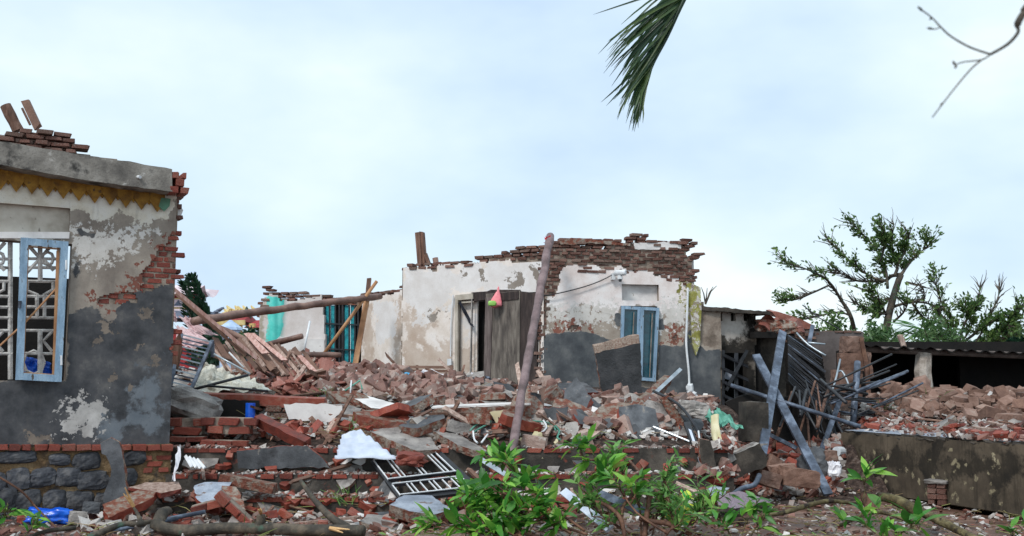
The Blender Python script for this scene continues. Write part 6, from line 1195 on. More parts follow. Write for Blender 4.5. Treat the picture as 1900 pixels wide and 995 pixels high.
def rdir(rr): 
    v = Vector((rr.gauss(0, 1), rr.gauss(0, 1), rr.gauss(0, 1))); return v.normalized()
def leafy(name, lab, cat, stems, leaves, m_stem, seed, r0=.02, twigs=6, tl=(.2, .5), nleaf=260, per=9, size=1.0, up=.35, stuff_more=0, base=None):
    """fallen or young branch: stems given as pixel paths, side twigs, single leaves as parts"""
    rr = random.Random(seed); paths = [smooth_path([P(*q) for q in s], 5) for s in stems]
    t = thing(name, lab, cat, base or paths[0][0]); stem_vf, spots = [], []
    for s in paths:
        stem_vf.append(tube(s, [max(.004, r0 * (1 - .75 * i / (len(s) - 1))) for i in range(len(s))], 6, jit=.1))
        for k in range(twigs):
            i = rr.randint(int(len(s) * .2), len(s) - 1); p = s[i]; d = (s[min(i + 1, len(s) - 1)] - s[max(i - 1, 0)]).normalized()
            d = (d + rdir(rr) * .9 + Vector((0, -.1, up))).normalized(); L = rr.uniform(*tl); q = [p + d * L * j / 4 + Vector((0, 0, -.06 * L * (j / 4) ** 2)) + rdir(rr) * .02 * j for j in range(5)]
            stem_vf.append(tube(q, [.009, .008, .006, .005, .003], 5)); 
            for j in range(per):
                u = rr.uniform(.25, 1); a = q[int(u * 3.99)].lerp(q[min(4, int(u * 3.99) + 1)], u * 3.99 % 1); side = rdir(rr); side = (side - d * side.dot(d)).normalized()
                spots.append((a, (d * rr.uniform(.2, .9) + side * .9 + Vector((0, 0, rr.uniform(-.2, .35)))).normalized()))
    link('stem', join(stem_vf), m_stem, t, smooth=True)
    rr.shuffle(spots); spots.sort(key=lambda s: s[0].y)
    mats_ = [orient(a, d, rr.gauss(0, .5), size * rr.choice((.45, .7, .85, 1, 1.15, 1.3)) * rr.uniform(.9, 1.1)) for a, d in spots if a.z > -.02]
    for M4 in mats_[:nleaf]: inst('leaf', rr.choice(leaves), M4, t)
    if len(mats_) > nleaf:
        vf, at = join_leaves(leaves, mats_[nleaf:], seed); kind(link('leaves', vf, leaves[0].materials[0], t, smooth=True, attrs=at), 'stuff')
    return t
leafy('fallen_branch', 'large fallen branch with big glossy green leaves at bottom centre', 'branch', [[(1085, 985, 11.0), (1010, 930, 11.3), (945, 870, 11.6), (925, 850, 11.8)], [(1060, 990, 10.9), (1010, 965, 11), (945, 945, 11.2), (895, 920, 11.4)], [(1000, 995, 10.7), (930, 985, 10.8), (850, 975, 10.9), (770, 985, 11)], [(1240, 990, 10.8), (1180, 950, 11), (1130, 880, 11.2), (1080, 845, 11.4)], [(1090, 992, 10.7), (1040, 975, 10.8), (980, 950, 10.9), (940, 920, 11)], [(980, 1000, 10.6), (930, 980, 10.9), (895, 955, 11.1)]], LEAF_BIG, M_barkb, 3, .016, 12, (.14, .34), 300, 11, 1.0, .4)
leafy('fallen_branch', 'upright fallen bush with small pale green leaves right of the big leafy branch', 'branch', [[(1190, 995, 11.2), (1185, 930, 11.4), (1160, 880, 11.6), (1140, 855, 11.7)], [(1210, 995, 11.2), (1225, 930, 11.4), (1235, 880, 11.6)], [(1260, 995, 11), (1290, 960, 11.2), (1310, 930, 11.3)], [(1170, 990, 11), (1120, 960, 11.1), (1090, 920, 11.3)], [(1230, 1000, 10.8), (1250, 970, 10.9), (1240, 930, 11.2)]], LEAF_SM, M_barkb, 5, .012, 16, (.14, .34), 300, 12, 1.15, .55)
leafy('sapling', 'young plant with lobed bright green leaves right of the striped bag', 'plant', [[(1375, 1000, 10.9), (1385, 965, 11), (1392, 935, 11.1)], [(1360, 1000, 10.9), (1345, 975, 11), (1335, 960, 11)], [(1390, 1000, 10.9), (1405, 975, 11), (1412, 955, 11)]], LEAF_BIG, M_barkg, 7, .008, 5, (.06, .16), 60, 4, .95, .6)
leafy('sapling', 'young plant with long dark green leaves before the concrete platform', 'plant', [[(1640, 1005, 10.9), (1642, 985, 11), (1634, 965, 11.2)], [(1640, 1000, 10.9), (1610, 980, 11), (1590, 965, 11.2)], [(1650, 1000, 10.8), (1680, 985, 10.9), (1695, 978, 10.9)], [(1600, 930, 12), (1605, 910, 12), (1602, 895, 12)]], LEAF_BIG, M_barkg, 9, .01, 4, (.08, .2), 60, 4, 1.25, .35)
leafy('sapling', 'small green plant at the lower left edge by the plinth', 'plant', [[(40, 1000, 10.9), (55, 985, 11), (62, 972, 11)], [(-10, 990, 11), (5, 965, 11.2), (12, 955, 11.2)]], LEAF_BIG, M_barkg, 11, .008, 5, (.06, .14), 40, 3, .9, .5)
leafy('sapling', 'few green leaves at the bottom right corner of the photograph', 'plant', [[(1870, 1005, 10.8), (1890, 990, 10.8), (1905, 978, 10.9)]], LEAF_BIG, M_barkg, 12, .008, 4, (.06, .14), 30, 3, 1, .5)
# bare broken wood in the foreground
def branch(name, paths, m, lab, jit=.1, cat='branch', n=9):
    return tag(link(name, join([tube(smooth_path([P(*q[:3]) for q in p], 4), np.interp(np.linspace(0, 1, (len(p) - 1) * 4 + 1), np.linspace(0, 1, len(p)), [q[3] for q in p]).tolist(), n, jit=jit) for p in paths]), m, smooth=True), lab, cat)
branch('fallen_tree_trunk', [[(285, 972, 11.4, .062), (330, 985, 11.3, .066), (420, 980, 11.3, .06), (520, 982, 11.3, .062), (610, 985, 11.3, .07), (675, 985, 11.2, .062)], [(655, 985, 11.3, .05), (620, 965, 11.4, .042), (585, 930, 11.7, .032), (558, 892, 12, .02)], [(478, 980, 11.3, .05), (484, 965, 11.3, .05), (484, 955, 11.3, .045)], [(290, 978, 11.4, .06), (300, 955, 11.6, .07), (312, 948, 11.8, .05)]], M_bark, 'dark mossy fallen trunk with an upright fork at bottom left', .08)
branch('fallen_branch', [[(165, 998, 11.1, .035), (220, 975, 11.5, .036), (262, 972, 11.6, .036), (285, 968, 11.7, .03)], [(262, 972, 11.6, .03), (256, 955, 11.8, .022), (248, 942, 11.9, .012)]], M_bark, 'dark broken branch with a splintered end left of the fallen trunk')
branch('twig', [[(-10, 880, 11.6, .012), (40, 912, 11.7, .013), (70, 945, 11.8, .012), (110, 985, 11.5, .012)]], M_barkb, 'thin bare twig bending down over the blue plastic bundle', .1, 'twig', 6)
branch('fallen_branch', [[(50, 998, 11.1, .02), (90, 985, 11.2, .024), (140, 980, 11.4, .024)]], M_bark, 'short dark branch below the blue plastic bundle')
branch('bare_branch', [[(1195, 1000, 11, .03), (1200, 960, 11.1, .03), (1204, 930, 11.2, .03), (1203, 915, 11.2, .022)], [(1160, 998, 10.9, .02), (1150, 960, 11, .026), (1120, 935, 11.1, .02), (1090, 930, 11.2, .014)], [(1152, 975, 11, .015), (1156, 940, 11.1, .018), (1172, 920, 11.2, .018), (1170, 900, 11.3, .014), (1150, 880, 11.4, .01)], [(1258, 985, 10.9, .03), (1240, 972, 10.9, .03), (1210, 968, 11, .028), (1186, 962, 11, .024)]], M_barkb, 'bare reddish brown branch with upright forks among the green leaves')
branch('root', [[(1590, 935, 12.6, .02), (1540, 930, 12.5, .026), (1500, 938, 12.4, .03), (1460, 950, 12.2, .028), (1415, 958, 12, .02)]], M_barkg, 'long pale mossy root lying on the mud before the platform', .12, 'root')
branch('root', [[(1628, 922, 12.2, .05), (1655, 926, 12.2, .058), (1690, 942, 12, .066), (1720, 955, 11.8, .05), (1760, 975, 11.4, .045), (1810, 1000, 11, .04)]], M_barkg, 'thick mossy root before the brick stump', .14, 'root')
branch('root', [[(1560, 975, 11.5, .02), (1620, 950, 11.7, .022), (1680, 965, 11.4, .02), (1700, 985, 11.2, .02)]], M_barkg, 'thin curved root beside the long dark leaves', .14, 'root')
branch('stump_knot', [[(1600, 915, 12.2, .04), (1612, 932, 12.1, .07), (1618, 950, 12, .06)]], M_barkb, 'dark red brown knot of wood at the end of the thick root', .2, 'wood')
for i, (x, y, D, d) in enumerate(((612, 980, 11.22, (.9, -.3, -.1)), (484, 952, 11.28, (.15, -.8, .3)), (248, 940, 11.9, (-.4, -.2, .8)))):
    p = P(x, y, D); link_ = join([tube([p, p + Vector(d).normalized() * (.1 + .04 * k) + rdir(R) * .03], [.022, .006], 5) for k in range(4)]); tag(link('wood_splinter', link_, M_splint), ('fresh yellow break on the middle of the fallen trunk', 'pale sawn stub end on the fallen trunk', 'yellow splinters at the end of the dark broken branch')[i], 'splinters')
def sticks(name, n, poly, m, seed, L=(.08, .4), r=.005):
    rr = random.Random(seed); a = np.array(poly); (x0, y0), (x1, y1) = a.min(0), a.max(0); L_, rn = [], []
    while len(L_) < n:
        px, py = rr.uniform(x0, x1), rr.uniform(y0, y1)
        if sdf(poly, np.array([px]), np.array([py]))[0] < 0: continue
        p = S(px, py, .02); an = rr.uniform(0, 6.28); l = rr.uniform(*L); d = Vector((math.cos(an), math.sin(an), rr.uniform(-.1, .3))); L_.append(tube([p, p + d * l / 2 + rdir(rr) * .03, p + d * l], [r, r, r * .5], 4)); rn += [rr.random()] * 12
    kind(link(name, join(L_), m, attrs={'rnd': rn}), 'stuff')
sticks('litter_twigs', 420, [(-40, 940), (318, 930), (1320, 915), (1560, 905), (1900, 955), (1960, 1010), (-40, 1010)], M_straw, 1)
sticks('litter_twigs', 160, [(600, 780), (720, 770), (760, 790), (640, 830)], M_straw, 2, (.1, .5), .004)
sticks('litter_twigs', 240, HEAP, M_straw, 3, (.1, .5), .006)
rr_ = random.Random(5)
def litter(name, n, poly, leaves, seed, s=.6):
    rr = random.Random(seed); a = np.array(poly); (x0, y0), (x1, y1) = a.min(0), a.max(0); ms = []
    while len(ms) < n:
        px, py = rr.uniform(x0, x1), rr.uniform(y0, y1)
        if sdf(poly, np.array([px]), np.array([py]))[0] < 0: continue
        ms.append(orient(S(px, py, .02), Vector((rr.gauss(0, 1), rr.gauss(0, 1), rr.uniform(-.1, .4))), rr.gauss(0, .6), s * rr.uniform(.5, 1.1)))
    vf, at = join_leaves(leaves, ms, seed); kind(link(name, vf, leaves[0].materials[0], smooth=True, attrs=at), 'stuff')
M_dry = leafmat('dry_leaf', [(0, (70, 56, 40)), (.5, (112, 92, 66)), (.8, (96, 110, 60)), (1, (150, 140, 96))], .3, .6)
LEAF_DRY = [leaf_me('leaf', .12, .05, M_dry, i, .5, .4) for i in range(3)]
litter('leaf_litter', 500, [(-40, 945), (318, 935), (1320, 920), (1560, 905), (1900, 955), (1960, 1010), (-40, 1010)], LEAF_DRY, 1)
litter('leaf_litter', 160, [(700, 940), (1700, 930), (1700, 1000), (700, 1000)], LEAF_SM, 2, .9)
for x, y, n_, lab in ((612, 738, 26, 'small tuft of grass and straw between the tile heap and the white panel'), (640, 935, 30, 'tuft of grass on the lowest step behind the trunk fork'), (665, 800, 22, 'straggling grass stems above the zinc sheet'), (470, 990, 10, 'little grass tuft before the fallen trunk'), (1640, 765, 16, 'small green sprout in the rubble at the platform corner'), (1730, 742, 10, 'small green sprout among the brown blocks')):
    c = S(x, y); t_ = thing('grass_tuft', lab, 'grass', c)
    L_ = []
    for k in range(n_):
        d = Vector((R.gauss(0, .5), R.gauss(-.2, .4), R.uniform(.3, 1))).normalized(); l = R.uniform(.12, .32); p = c + Vector((R.gauss(0, .09), R.gauss(0, .06), 0)); L_.append(tube([p, p + d * l * .6, p + d * l + Vector((d.x, d.y, -.5)) * l * .25], [.005, .004, .001], 4))
    link('blade', join(L_), M_leaf_b if y > 700 and x > 600 else M_leaf, t_)

# ------------------------------------------------------------------ trees behind
def tree(name, lab, trunk, limbs, D, seed, leaves, m_leaf, twig=26, tl=(.5, 1.3), per=16, wind=Vector((-.6, 0, .5)), leafy_lim=None, cat='tree'):
    rr = random.Random(seed); t = thing(name, lab, cat, P(trunk[0][0], trunk[0][1], D))
    def path(pts, dj): 
        off = 0; out = []
        for i, q in enumerate(pts): out.append(P(q[0], q[1], D + off)); off += rr.uniform(-dj, dj)
        return smooth_path(out, 4)
    tp_ = path(trunk, .1); link('trunk', tube(tp_, np.linspace(.13, .085, len(tp_)).tolist(), 10, jit=.06), M_bark, t, smooth=True)
    crown, ms = [], []
    for pts, r in limbs:
        q = path(pts, .5); lv = tube(q, np.linspace(r * .8, .013, len(q)).tolist(), 7, jit=.08); link('limb', lv, M_bark, t, smooth=True)
        for k in range(int(twig * len(pts) / 4)):
            i = rr.randint(int(len(q) * .25), len(q) - 1); d = (q[min(i + 1, len(q) - 1)] - q[max(0, i - 1)]).normalized(); d = (d * .8 + rdir(rr) * .7 + wind * .7).normalized(); L = rr.uniform(*tl) * (.5 + .5 * i / len(q))
            tw = [q[i]]
            for j in range(5): d = (d + rdir(rr) * .22 + wind * .06).normalized(); tw.append(tw[-1] + d * L / 5)
            crown.append(tube(tw, [.02, .016, .013, .01, .008, .004], 4, caps=False))
            dens = max(0, mnoise.noise(tw[3] * .8 + Vector((seed, 0, 0))) + (.22 if D > 29.5 else .42))
            for j in range(int(per * dens * 2.6)):
                u = rr.uniform(1.2, 5); a = tw[int(u) if u < 5 else 4].lerp(tw[min(5, int(u) + 1)], u % 1) + rdir(rr) * .07; ms.append(orient(a, (d + rdir(rr) * .9).normalized(), rr.gauss(0, 1), rr.uniform(.7, 1.3)))
    kind(link('twigs', join(crown), M_bark, t), 'stuff')
    if ms: vf, at = join_leaves(leaves, ms, seed); link('crown', vf, m_leaf, t, attrs=at)
    return t
LEAF_T = [leaf_me('leaf', .125, .06, M_leaf_d, i, .3, .2) for i in range(4)]
LEAF_T2 = [leaf_me('leaf', .12, .055, M_leaf_t, i, .3, .2) for i in range(4)]
C = lambda *a: [(1440 + x / 3.554, 400 + y / 3.554) for x, y in a]
tree('windswept_tree', 'tall wind torn tree with sparse dark leaves behind the rear wall', C((715, 860), (720, 800), (745, 650), (790, 480), (825, 390)),
     [(C((825, 390), (860, 340), (920, 270), (1015, 190)), .07), (C((825, 390), (760, 400), (720, 430), (620, 435), (530, 430), (480, 405), (380, 365)), .08), (C((780, 400), (800, 330), (765, 200), (775, 60)), .07), (C((735, 480), (720, 350), (640, 200), (500, 50)), .06), (C((720, 430), (620, 400), (500, 310), (350, 170)), .05),
      (C((745, 650), (650, 640), (520, 580)), .05), (C((515, 760), (490, 660), (430, 560), (350, 440), (240, 370), (70, 310)), .09), (C((350, 460), (240, 510), (150, 550), (90, 560)), .04), (C((780, 600), (900, 570), (1030, 590), (1080, 660)), .06), (C((900, 580), (960, 660), (1040, 730)), .05), (C((860, 440), (960, 470), (980, 540)), .04), (C((775, 700), (840, 640), (870, 580)), .05),
      (C((800, 330), (860, 220), (880, 120)), .04), (C((690, 300), (720, 180), (700, 80)), .04), (C((490, 660), (400, 640), (220, 680)), .04), (C((720, 640), (680, 560), (620, 500)), .04), (C((800, 540), (740, 560), (690, 620)), .04)], 30, 21, LEAF_T, M_leaf_d, 40, (.25, .75), 8)
tree('bushy_tree', 'low spreading leafy tree behind the shed roof at far right', C((1190, 920), (1195, 870), (1200, 840)),
     [(C((1195, 860), (1170, 720), (1100, 600), (1045, 430)), .05), (C((1200, 850), (1250, 700), (1320, 600), (1345, 480)), .06), (C((1200, 860), (1330, 760), (1430, 620), (1475, 500)), .06), (C((1220, 870), (1450, 800), (1540, 700), (1600, 620)), .05), (C((1300, 880), (1400, 840), (1620, 770)), .05), (C((1180, 860), (1100, 820), (1000, 800)), .05), (C((1190, 850), (1120, 720), (1080, 640)), .05), (C((1300, 860), (1420, 700), (1530, 720)), .04), (C((1210, 850), (1290, 720), (1230, 600)), .04)], 29, 23, LEAF_T, M_leaf_d, 40, (.25, .65), 8, Vector((.1, 0, .6)))
def bush(name, lab, px, py, D, w, h, n, leaves, seed):
    rr = random.Random(seed); c = P(px, py, D); t = thing(name, lab, 'bush', c); ms, st = [], []
    for k in range(n):
        v = rdir(rr) * rr.random() ** .4; a = c + Vector((v.x * w / 2, v.y * w / 2, abs(v.z) * h)); 
        if mnoise.noise(a * 1.6) < -.15: continue
        ms.append(orient(a, (rdir(rr) + Vector((0, 0, .3))).normalized(), rr.gauss(0, 1), rr.uniform(.8, 1.5)))
        if k % 60 == 0: st.append(tube([c, c.lerp(a, .6) + rdir(rr) * .1, a], [.03, .02, .008], 5))
    link('stem', join(st), M_bark, t); vf, at = join_leaves(leaves, ms, seed); link('crown', vf, leaves[0].materials[0], t, attrs=at); return t
bush('bush', 'pale green bush at the foot of the tall wind torn tree', 1618, 652, 27, 1.7, .75, 1500, LEAF_T2, 1)
bush('bush', 'pale green bush just left of the low spreading tree', 1745, 655, 27, 1.5, .95, 1100, LEAF_T2, 2)
bush('bush', 'dark leafy shrub behind the rear wall and its ridge piece', 1540, 640, 27, 1.3, .9, 700, LEAF_T, 3)
t_ = thing('palm_frond', 'drooping green palm frond behind the shed roof between two trees', 'palm frond', P(1760, 640, 28)); 
for s0, s1 in (((1745, 632), (1682, 604)), ((1748, 640), (1690, 622))):
    pts = smooth_path([P(s0[0], s0[1], 28), P((s0[0] + s1[0]) / 2, (s0[1] + s1[1]) / 2 - 6, 28), P(s1[0], s1[1], 28)], 5); L_ = [tube(pts, [.03 - .002 * i for i in range(len(pts))], 5)]
    for i, p in enumerate(pts):
        for s in (-1, 1):
            for k in range(2): vs, fs = leaf_vf(.7, .05); M4 = orient(p + rdir(R) * .05, Vector((-.8, R.uniform(-.2, .2), .35 * s)), R.gauss(0, .5)); L_.append(([M4 @ v for v in vs], fs))
    link('frond', join(L_), M_leaf_b, t_)
tag(link('bare_twigs', join([tube([P(1309, 565, 24), P(1310 + d, 550 - abs(d), 24), P(1310 + 2.2 * d, 535 - .5 * abs(d), 24)], [.02, .014, .006], 5) for d in (-4, 1, 6, 9)]), M_bark), 'small bare twigs sticking up behind the burnt annex roof', 'twigs')
for i, (x, y, w, h) in enumerate(((1843, 648, 2.6, 2.2), (1868, 647, 2.2, 2.4), (1888, 648, 2.6, 2.0), (1908, 648, 3, 2.6), (1826, 651, 2.6, 1.6))):
    bush('distant_tree', ('distant tree low on the horizon at far right, second from the left', 'distant tree low on the horizon at far right, third from the left', 'distant tree on the horizon near the right edge', 'distant tree cut off by the right edge of the picture', 'distant tree low on the horizon just right of the spreading tree')[i], x, y + 10, 110, w * 1.3, h, 260, [leaf_me('leaf', .7, .5, M_leaf_c, 1)], 40 + i)
# hanging palm frond at the top (near), twig at the top right (nearer still)
pf_ = thing('coconut_frond', 'dark green palm frond hanging into the picture from the top edge', 'palm frond', P(1300, -80, 9))
rp = smooth_path([P(1500, -420, 9.2), P(1310, -75, 9.1), P(1269, 0, 9), P(1238, 68, 9), P(1214, 115, 8.95), P(1201, 150, 8.9)], 10); link('rachis', tube(rp, np.linspace(.03, .006, len(rp)).tolist(), 7), M_palm, pf_, smooth=True)
rr = random.Random(9); nl = 135
def px_pt(base, dx, dy, dD): return base + (P(950 + dx, 497.5 + dy, 9) - P(950, 497.5, 9)) + Vector((0, dD, 0))
for k in range(nl):
    t = k / (nl - 1); tt = (10 + t * (len(rp) - 11)); i = min(len(rp) - 2, int(tt)); p = rp[i].lerp(rp[i + 1], tt - i)
    a = math.radians(rr.gauss(150, 7) - 30 * t - 8 * max(0, t - .8) * 5); L = (225 - 150 * t) * rr.uniform(.65, 1.1); droop = rr.uniform(.02, .2); q, ws = [], []
    for j in range(7):
        u = j / 6; aa = a - droop * u; q.append(px_pt(p, math.cos(aa) * L * u + rr.gauss(0, 1.0) * u, math.sin(aa) * L * u + 16 * u * u * droop * 5, .14 * math.sin(k * 2.4) * u)); ws.append(.013 * (1 - u) ** .5 * (1 - .5 * (u < .1)) + .001)
    vs, fs = [], []; tw = rr.uniform(-.7, .7)
    for j in range(7):
        d = (q[min(j + 1, 6)] - q[max(j - 1, 0)]).normalized(); side = d.cross(Vector((math.sin(tw), -math.cos(tw), 0))).normalized(); nn_ = side.cross(d); vs += [q[j] - side * ws[j] + nn_ * ws[j] * .5, q[j], q[j] + side * ws[j] + nn_ * ws[j] * .5]
    for j in range(6):
        for s in (0, 1): fs.append((j * 3 + s, j * 3 + s + 1, j * 3 + 4 + s, j * 3 + 3 + s))
    link('leaflet', (vs, fs), M_palm, pf_, smooth=True)
tw = thing('twig', 'blurred bare twig with three thin shoots at the top right corner', 'twig', P(1905, 15, 2.6))
D_ = 2.4
link('stem', tube(smooth_path([P(2900, -1500, D_ - .4), P(2450, -700, D_ - .2), P(2150, -260, D_), P(1925, -10, D_), P(1901, 22, D_), P(1888, 45, D_), P(1889, 60, D_), P(1870, 82, D_), P(1838, 101, D_)], 4), np.interp(np.arange(33), [0, 12, 16, 20, 22, 32], [.03, .009, .0078, .0085, .0042, .0034]).tolist(), 8), M_bark, tw, smooth=True)
for pts, r in (([(1838, 101), (1800, 88), (1765, 68), (1745, 50), (1728, 32), (1703, 14)], .0026), ([(1838, 101), (1822, 111), (1790, 115), (1772, 120)], .0022), ([(1822, 111), (1800, 130), (1765, 172), (1730, 218)], .0024), ([(1745, 50), (1736, 54), (1722, 53)], .0018)):
    q = smooth_path([P(x, y, D_) for x, y in pts], 4); link('shoot', tube(q, np.linspace(r, r * .6, len(q)).tolist(), 6), M_bark, tw, smooth=True)
for x, y, dx, dy in ((1703, 12, 9, 9), (1720, 52, 11, 2), (1745, 197, 4, -6), (1768, 113, 4, 8), (1775, 120, -3, 7), (1728, 32, -2, 5)):
    link('bud', tube([P(x, y, D_), P(x + dx / 2, y + dy / 2, D_), P(x + dx, y + dy, D_)], [.001, .0034, .0018], 6), M_bark, tw, smooth=True)

# ------------------------------------------------------------------ temple and garden far at the left
def hip(c, w, d, h, lift, m, parent, nm='roof', curl=.35):
    vs, fs = [], []; n = 8
    for j in range(4):
        t = j / 3
        for i in range(4 * n):
            s, u = divmod(i, n); u = u / n * 2 - 1; e = abs(u) ** 3; ww, dd = w / 2 * (1 - t * .7) , d / 2 * (1 - t * .8)
            x, y = ((u * ww, -dd), (ww, u * dd), (-u * ww, dd), (-ww, -u * dd))[s]; vs.append(Vector(c) + Vector((x * (1 + .05 * e * (1 - t)), y, h * t ** .7 + curl * e * (1 - t) ** 2)))
    N4 = 4 * n
    for j in range(3):
        for i in range(N4): fs.append((j * N4 + i, j * N4 + (i + 1) % N4, (j + 1) * N4 + (i + 1) % N4, (j + 1) * N4 + i))
    fs.append(tuple(range(3 * N4, 4 * N4))); fs.append(tuple(range(N4 - 1, -1, -1)))
    return link(nm, (vs, fs), m, parent)
M_tred = mat('temple_red', [(0, (130, 36, 40)), (1, (168, 58, 60))], 3, .7, .2, 20, .05); M_tpink = mat('pale_pink_trim', [(0, (206, 184, 190)), (1, (228, 214, 218))], 3, .7, .2, 20, .05); M_tgrey = mat('slate_tile', [(0, (78, 86, 104)), (1, (116, 124, 142))], 8, .7, .4, 30, .05)
M_tyel = mat('temple_yellow', [(0, (190, 164, 98)), (1, (224, 206, 152))], 3, .7, .2, 20, .05); M_tblue = mat('pale_blue_wall', [(0, (150, 172, 204)), (1, (190, 208, 230))], 3, .7, .2, 20, .05)
DT = 48
tg = thing('temple_tower', 'red and white temple tower with upturned eaves far behind the left house', 'temple', Vector((P(330, 700, DT).x, DT, 0)))
def tz(y, D=DT): return P(330, y, D).z
cx = P(326, 600, DT).x
link('upper_wall', box((cx, DT + 1, (tz(575) + tz(540)) / 2), 1.5, 1.4, tz(545) - tz(582)), M_tred, tg); link('lower_wall', box((cx, DT + 1, (tz(620) + 0) / 2), 1.9, 1.9, tz(600)), M_tred, tg)
link('picture_frame', box((cx, DT + .27, tz(562)), .62, .06, .5), M_tyel, tg); link('picture', box((cx, DT + .22, tz(562)), .46, .04, .38), M_tpink, tg)
v3 = [(cx - .2, DT + .19, tz(567)), (cx + .2, DT + .19, tz(567)), (cx + .02, DT + .19, tz(556))]; link('mountain_emblem', (v3 + [(x, y + .02, z) for x, y, z in v3], [(0, 1, 2), (5, 4, 3), (0, 3, 4, 1), (1, 4, 5, 2), (2, 5, 3, 0)]), M_tgrey, tg)
hip((cx, DT + 1, tz(548)), 2.6, 2.4, .55, 0, M_tpink, tg, 'roof', .45); hip((cx, DT + 1, tz(592)), 3.3, 3, .6, 0, M_tgrey, tg, 'roof', .4); link('trim', box((cx, DT + 1, tz(575)), 1.7, 1.6, .12), M_tpink, tg)
link('finial', tube([(cx + .2, DT + 1, tz(540)), (cx + .2, DT + 1, tz(530)), (cx + .2, DT + 1, tz(521))], [.14, .2, .03], 8), M_tpink, tg)
for s in (-1, 1): link('dragon', tube(smooth_path([(cx + s * 1.2, DT - .1, tz(590)), (cx + s * 1.7, DT - .2, tz(588)), (cx + s * 2.0, DT - .2, tz(578)), (cx + s * 2.3, DT - .2, tz(572))], 4), np.linspace(.16, .05, 13).tolist(), 7, jit=.3), M_tgrey, tg)
DH = 62
th = thing('temple_hall', 'long temple hall with yellow roof crest and red roof behind the bamboo pole', 'temple', Vector((P(440, 700, DH).x, DH, 0)))
def hz(y): return P(440, y, DH).z
def hx(x): return P(x, 600, DH).x
link('wall', box(((hx(392) + hx(500)) / 2, DH + 2.4, hz(615) / 2), hx(500) - hx(392), 3, hz(612)), M_tgrey, th)
for x0, x1, y0, y1 in ((398, 452, 578, 596), (452, 512, 590, 608)):
    q = [(hx(x0), DH, hz(y1)), (hx(x1), DH, hz(y1)), (hx(x1) - .2, DH + 2.2, hz(y0)), (hx(x0) + .2, DH + 2.2, hz(y0)), (hx(x1), DH + 4.4, hz(y1)), (hx(x0), DH + 4.4, hz(y1))]; link('roof', (q, [(0, 1, 2, 3), (3, 2, 4, 5), (0, 3, 5), (1, 4, 2), (0, 5, 4, 1)]), M_tred, th)
link('eaves', box(((hx(395) + hx(455)) / 2, DH - .05, hz(599)), hx(455) - hx(395), .2, .3), M_tyel, th)
L_ = []
for k in range(11):
    x = hx(398) + (hx(450) - hx(398)) * k / 10; hh = .35 + .25 * math.sin(k * 2.1) + (.4 if k == 5 else 0); L_.append(tube([(x, DH + 2.2, hz(579)), (x + .12, DH + 2.2, hz(579) + hh * .6), (x - .08, DH + 2.2, hz(579) + hh)], [.2, .16, .04], 6, jit=.2))
link('roof_crest', join(L_), M_tyel, th)
for x in (418, 442, 466): link('column', tube([(hx(x), DH + .3, 0), (hx(x), DH + .3, hz(600))], .2, 8), M_tyel, th)
link('spire', tube([(hx(441), DH + 2, hz(586)), (hx(441), DH + 2, hz(575)), (hx(441), DH + 2, hz(564))], [.35, .2, .03], 7), M_leaf_c, th)
ts = thing('shrine', 'small pale blue eight sided shrine seen under the bamboo pole', 'shrine', Vector((P(425, 700, 40).x, 40, 0)))
sz_ = lambda y: P(425, y, 40).z
c_ = P(426, 650, 40); link('wall', tube([(c_.x, 40, 0), (c_.x, 40, sz_(612))], .4, 8), M_tblue, ts); link('roof', tube([(c_.x, 40, sz_(613)), (c_.x, 40, sz_(608)), (c_.x, 40, sz_(598)), (c_.x, 40, sz_(594))], [.5, .46, .16, .05], 8), M_tblue, ts)
for s in (-1, 1): link('window', box((c_.x + s * .17, 39.61, sz_(628)), .18, .05, .55, Euler((0, 0, s * .4))), M_tgrey, ts)
def conifer(lab, pts, D, r, n, seed):
    rr = random.Random(seed); q = smooth_path([P(x, y, D) for x, y in pts], 8); t = thing('conifer', lab, 'tree', q[0]); link('trunk', tube(q, np.linspace(.12, .02, len(q)).tolist(), 6), M_bark, t); ms = []
    for k in range(n):
        u = rr.random() ** 1.2; i = min(len(q) - 2, int(u * (len(q) - 1))); p = q[i]; rad = r * (1 - u) ** .6 + .12; a = rr.uniform(0, 6.28); rad *= .7 + .5 * mnoise.noise(p * .9 + Vector((math.cos(a), math.sin(a), seed))); ms.append(orient(p + Vector((math.cos(a), math.sin(a), 0)) * rad * rr.random() ** .5, Vector((math.cos(a) * .6 - .5, math.sin(a) * .6, .9)), rr.gauss(0, 1), rr.uniform(.8, 1.5)))
    vf, at = join_leaves([leaf_me('leaf', .2, .07, M_leaf_c, 1)], ms, seed); link('crown', vf, M_leaf_c, t, attrs=at)
conifer('tall windswept conifer behind the rubble beside the left house', [(398, 680), (384, 610), (371, 560), (354, 513)], 40, .38, 1300, 1)
conifer('smaller conifer just left of the tall windswept one', [(362, 680), (355, 600), (350, 560), (342, 525)], 42, .2, 520, 2)
bush('bush', 'dark green round bush before the temple hall', 464, 665, 34, 1.1, 1.0, 500, [leaf_me('leaf', .2, .09, M_leaf_c, 1)], 31)
bush('bush', 'low green shrub under the long bamboo pole', 405, 668, 32, 1.5, .9, 600, [leaf_me('leaf', .2, .09, M_leaf_c, 1)], 32)
bush('bush', 'bright leafy shrub just left of the turquoise pillar', 450, 662, 30, .7, .7, 300, LEAF_T2, 33)
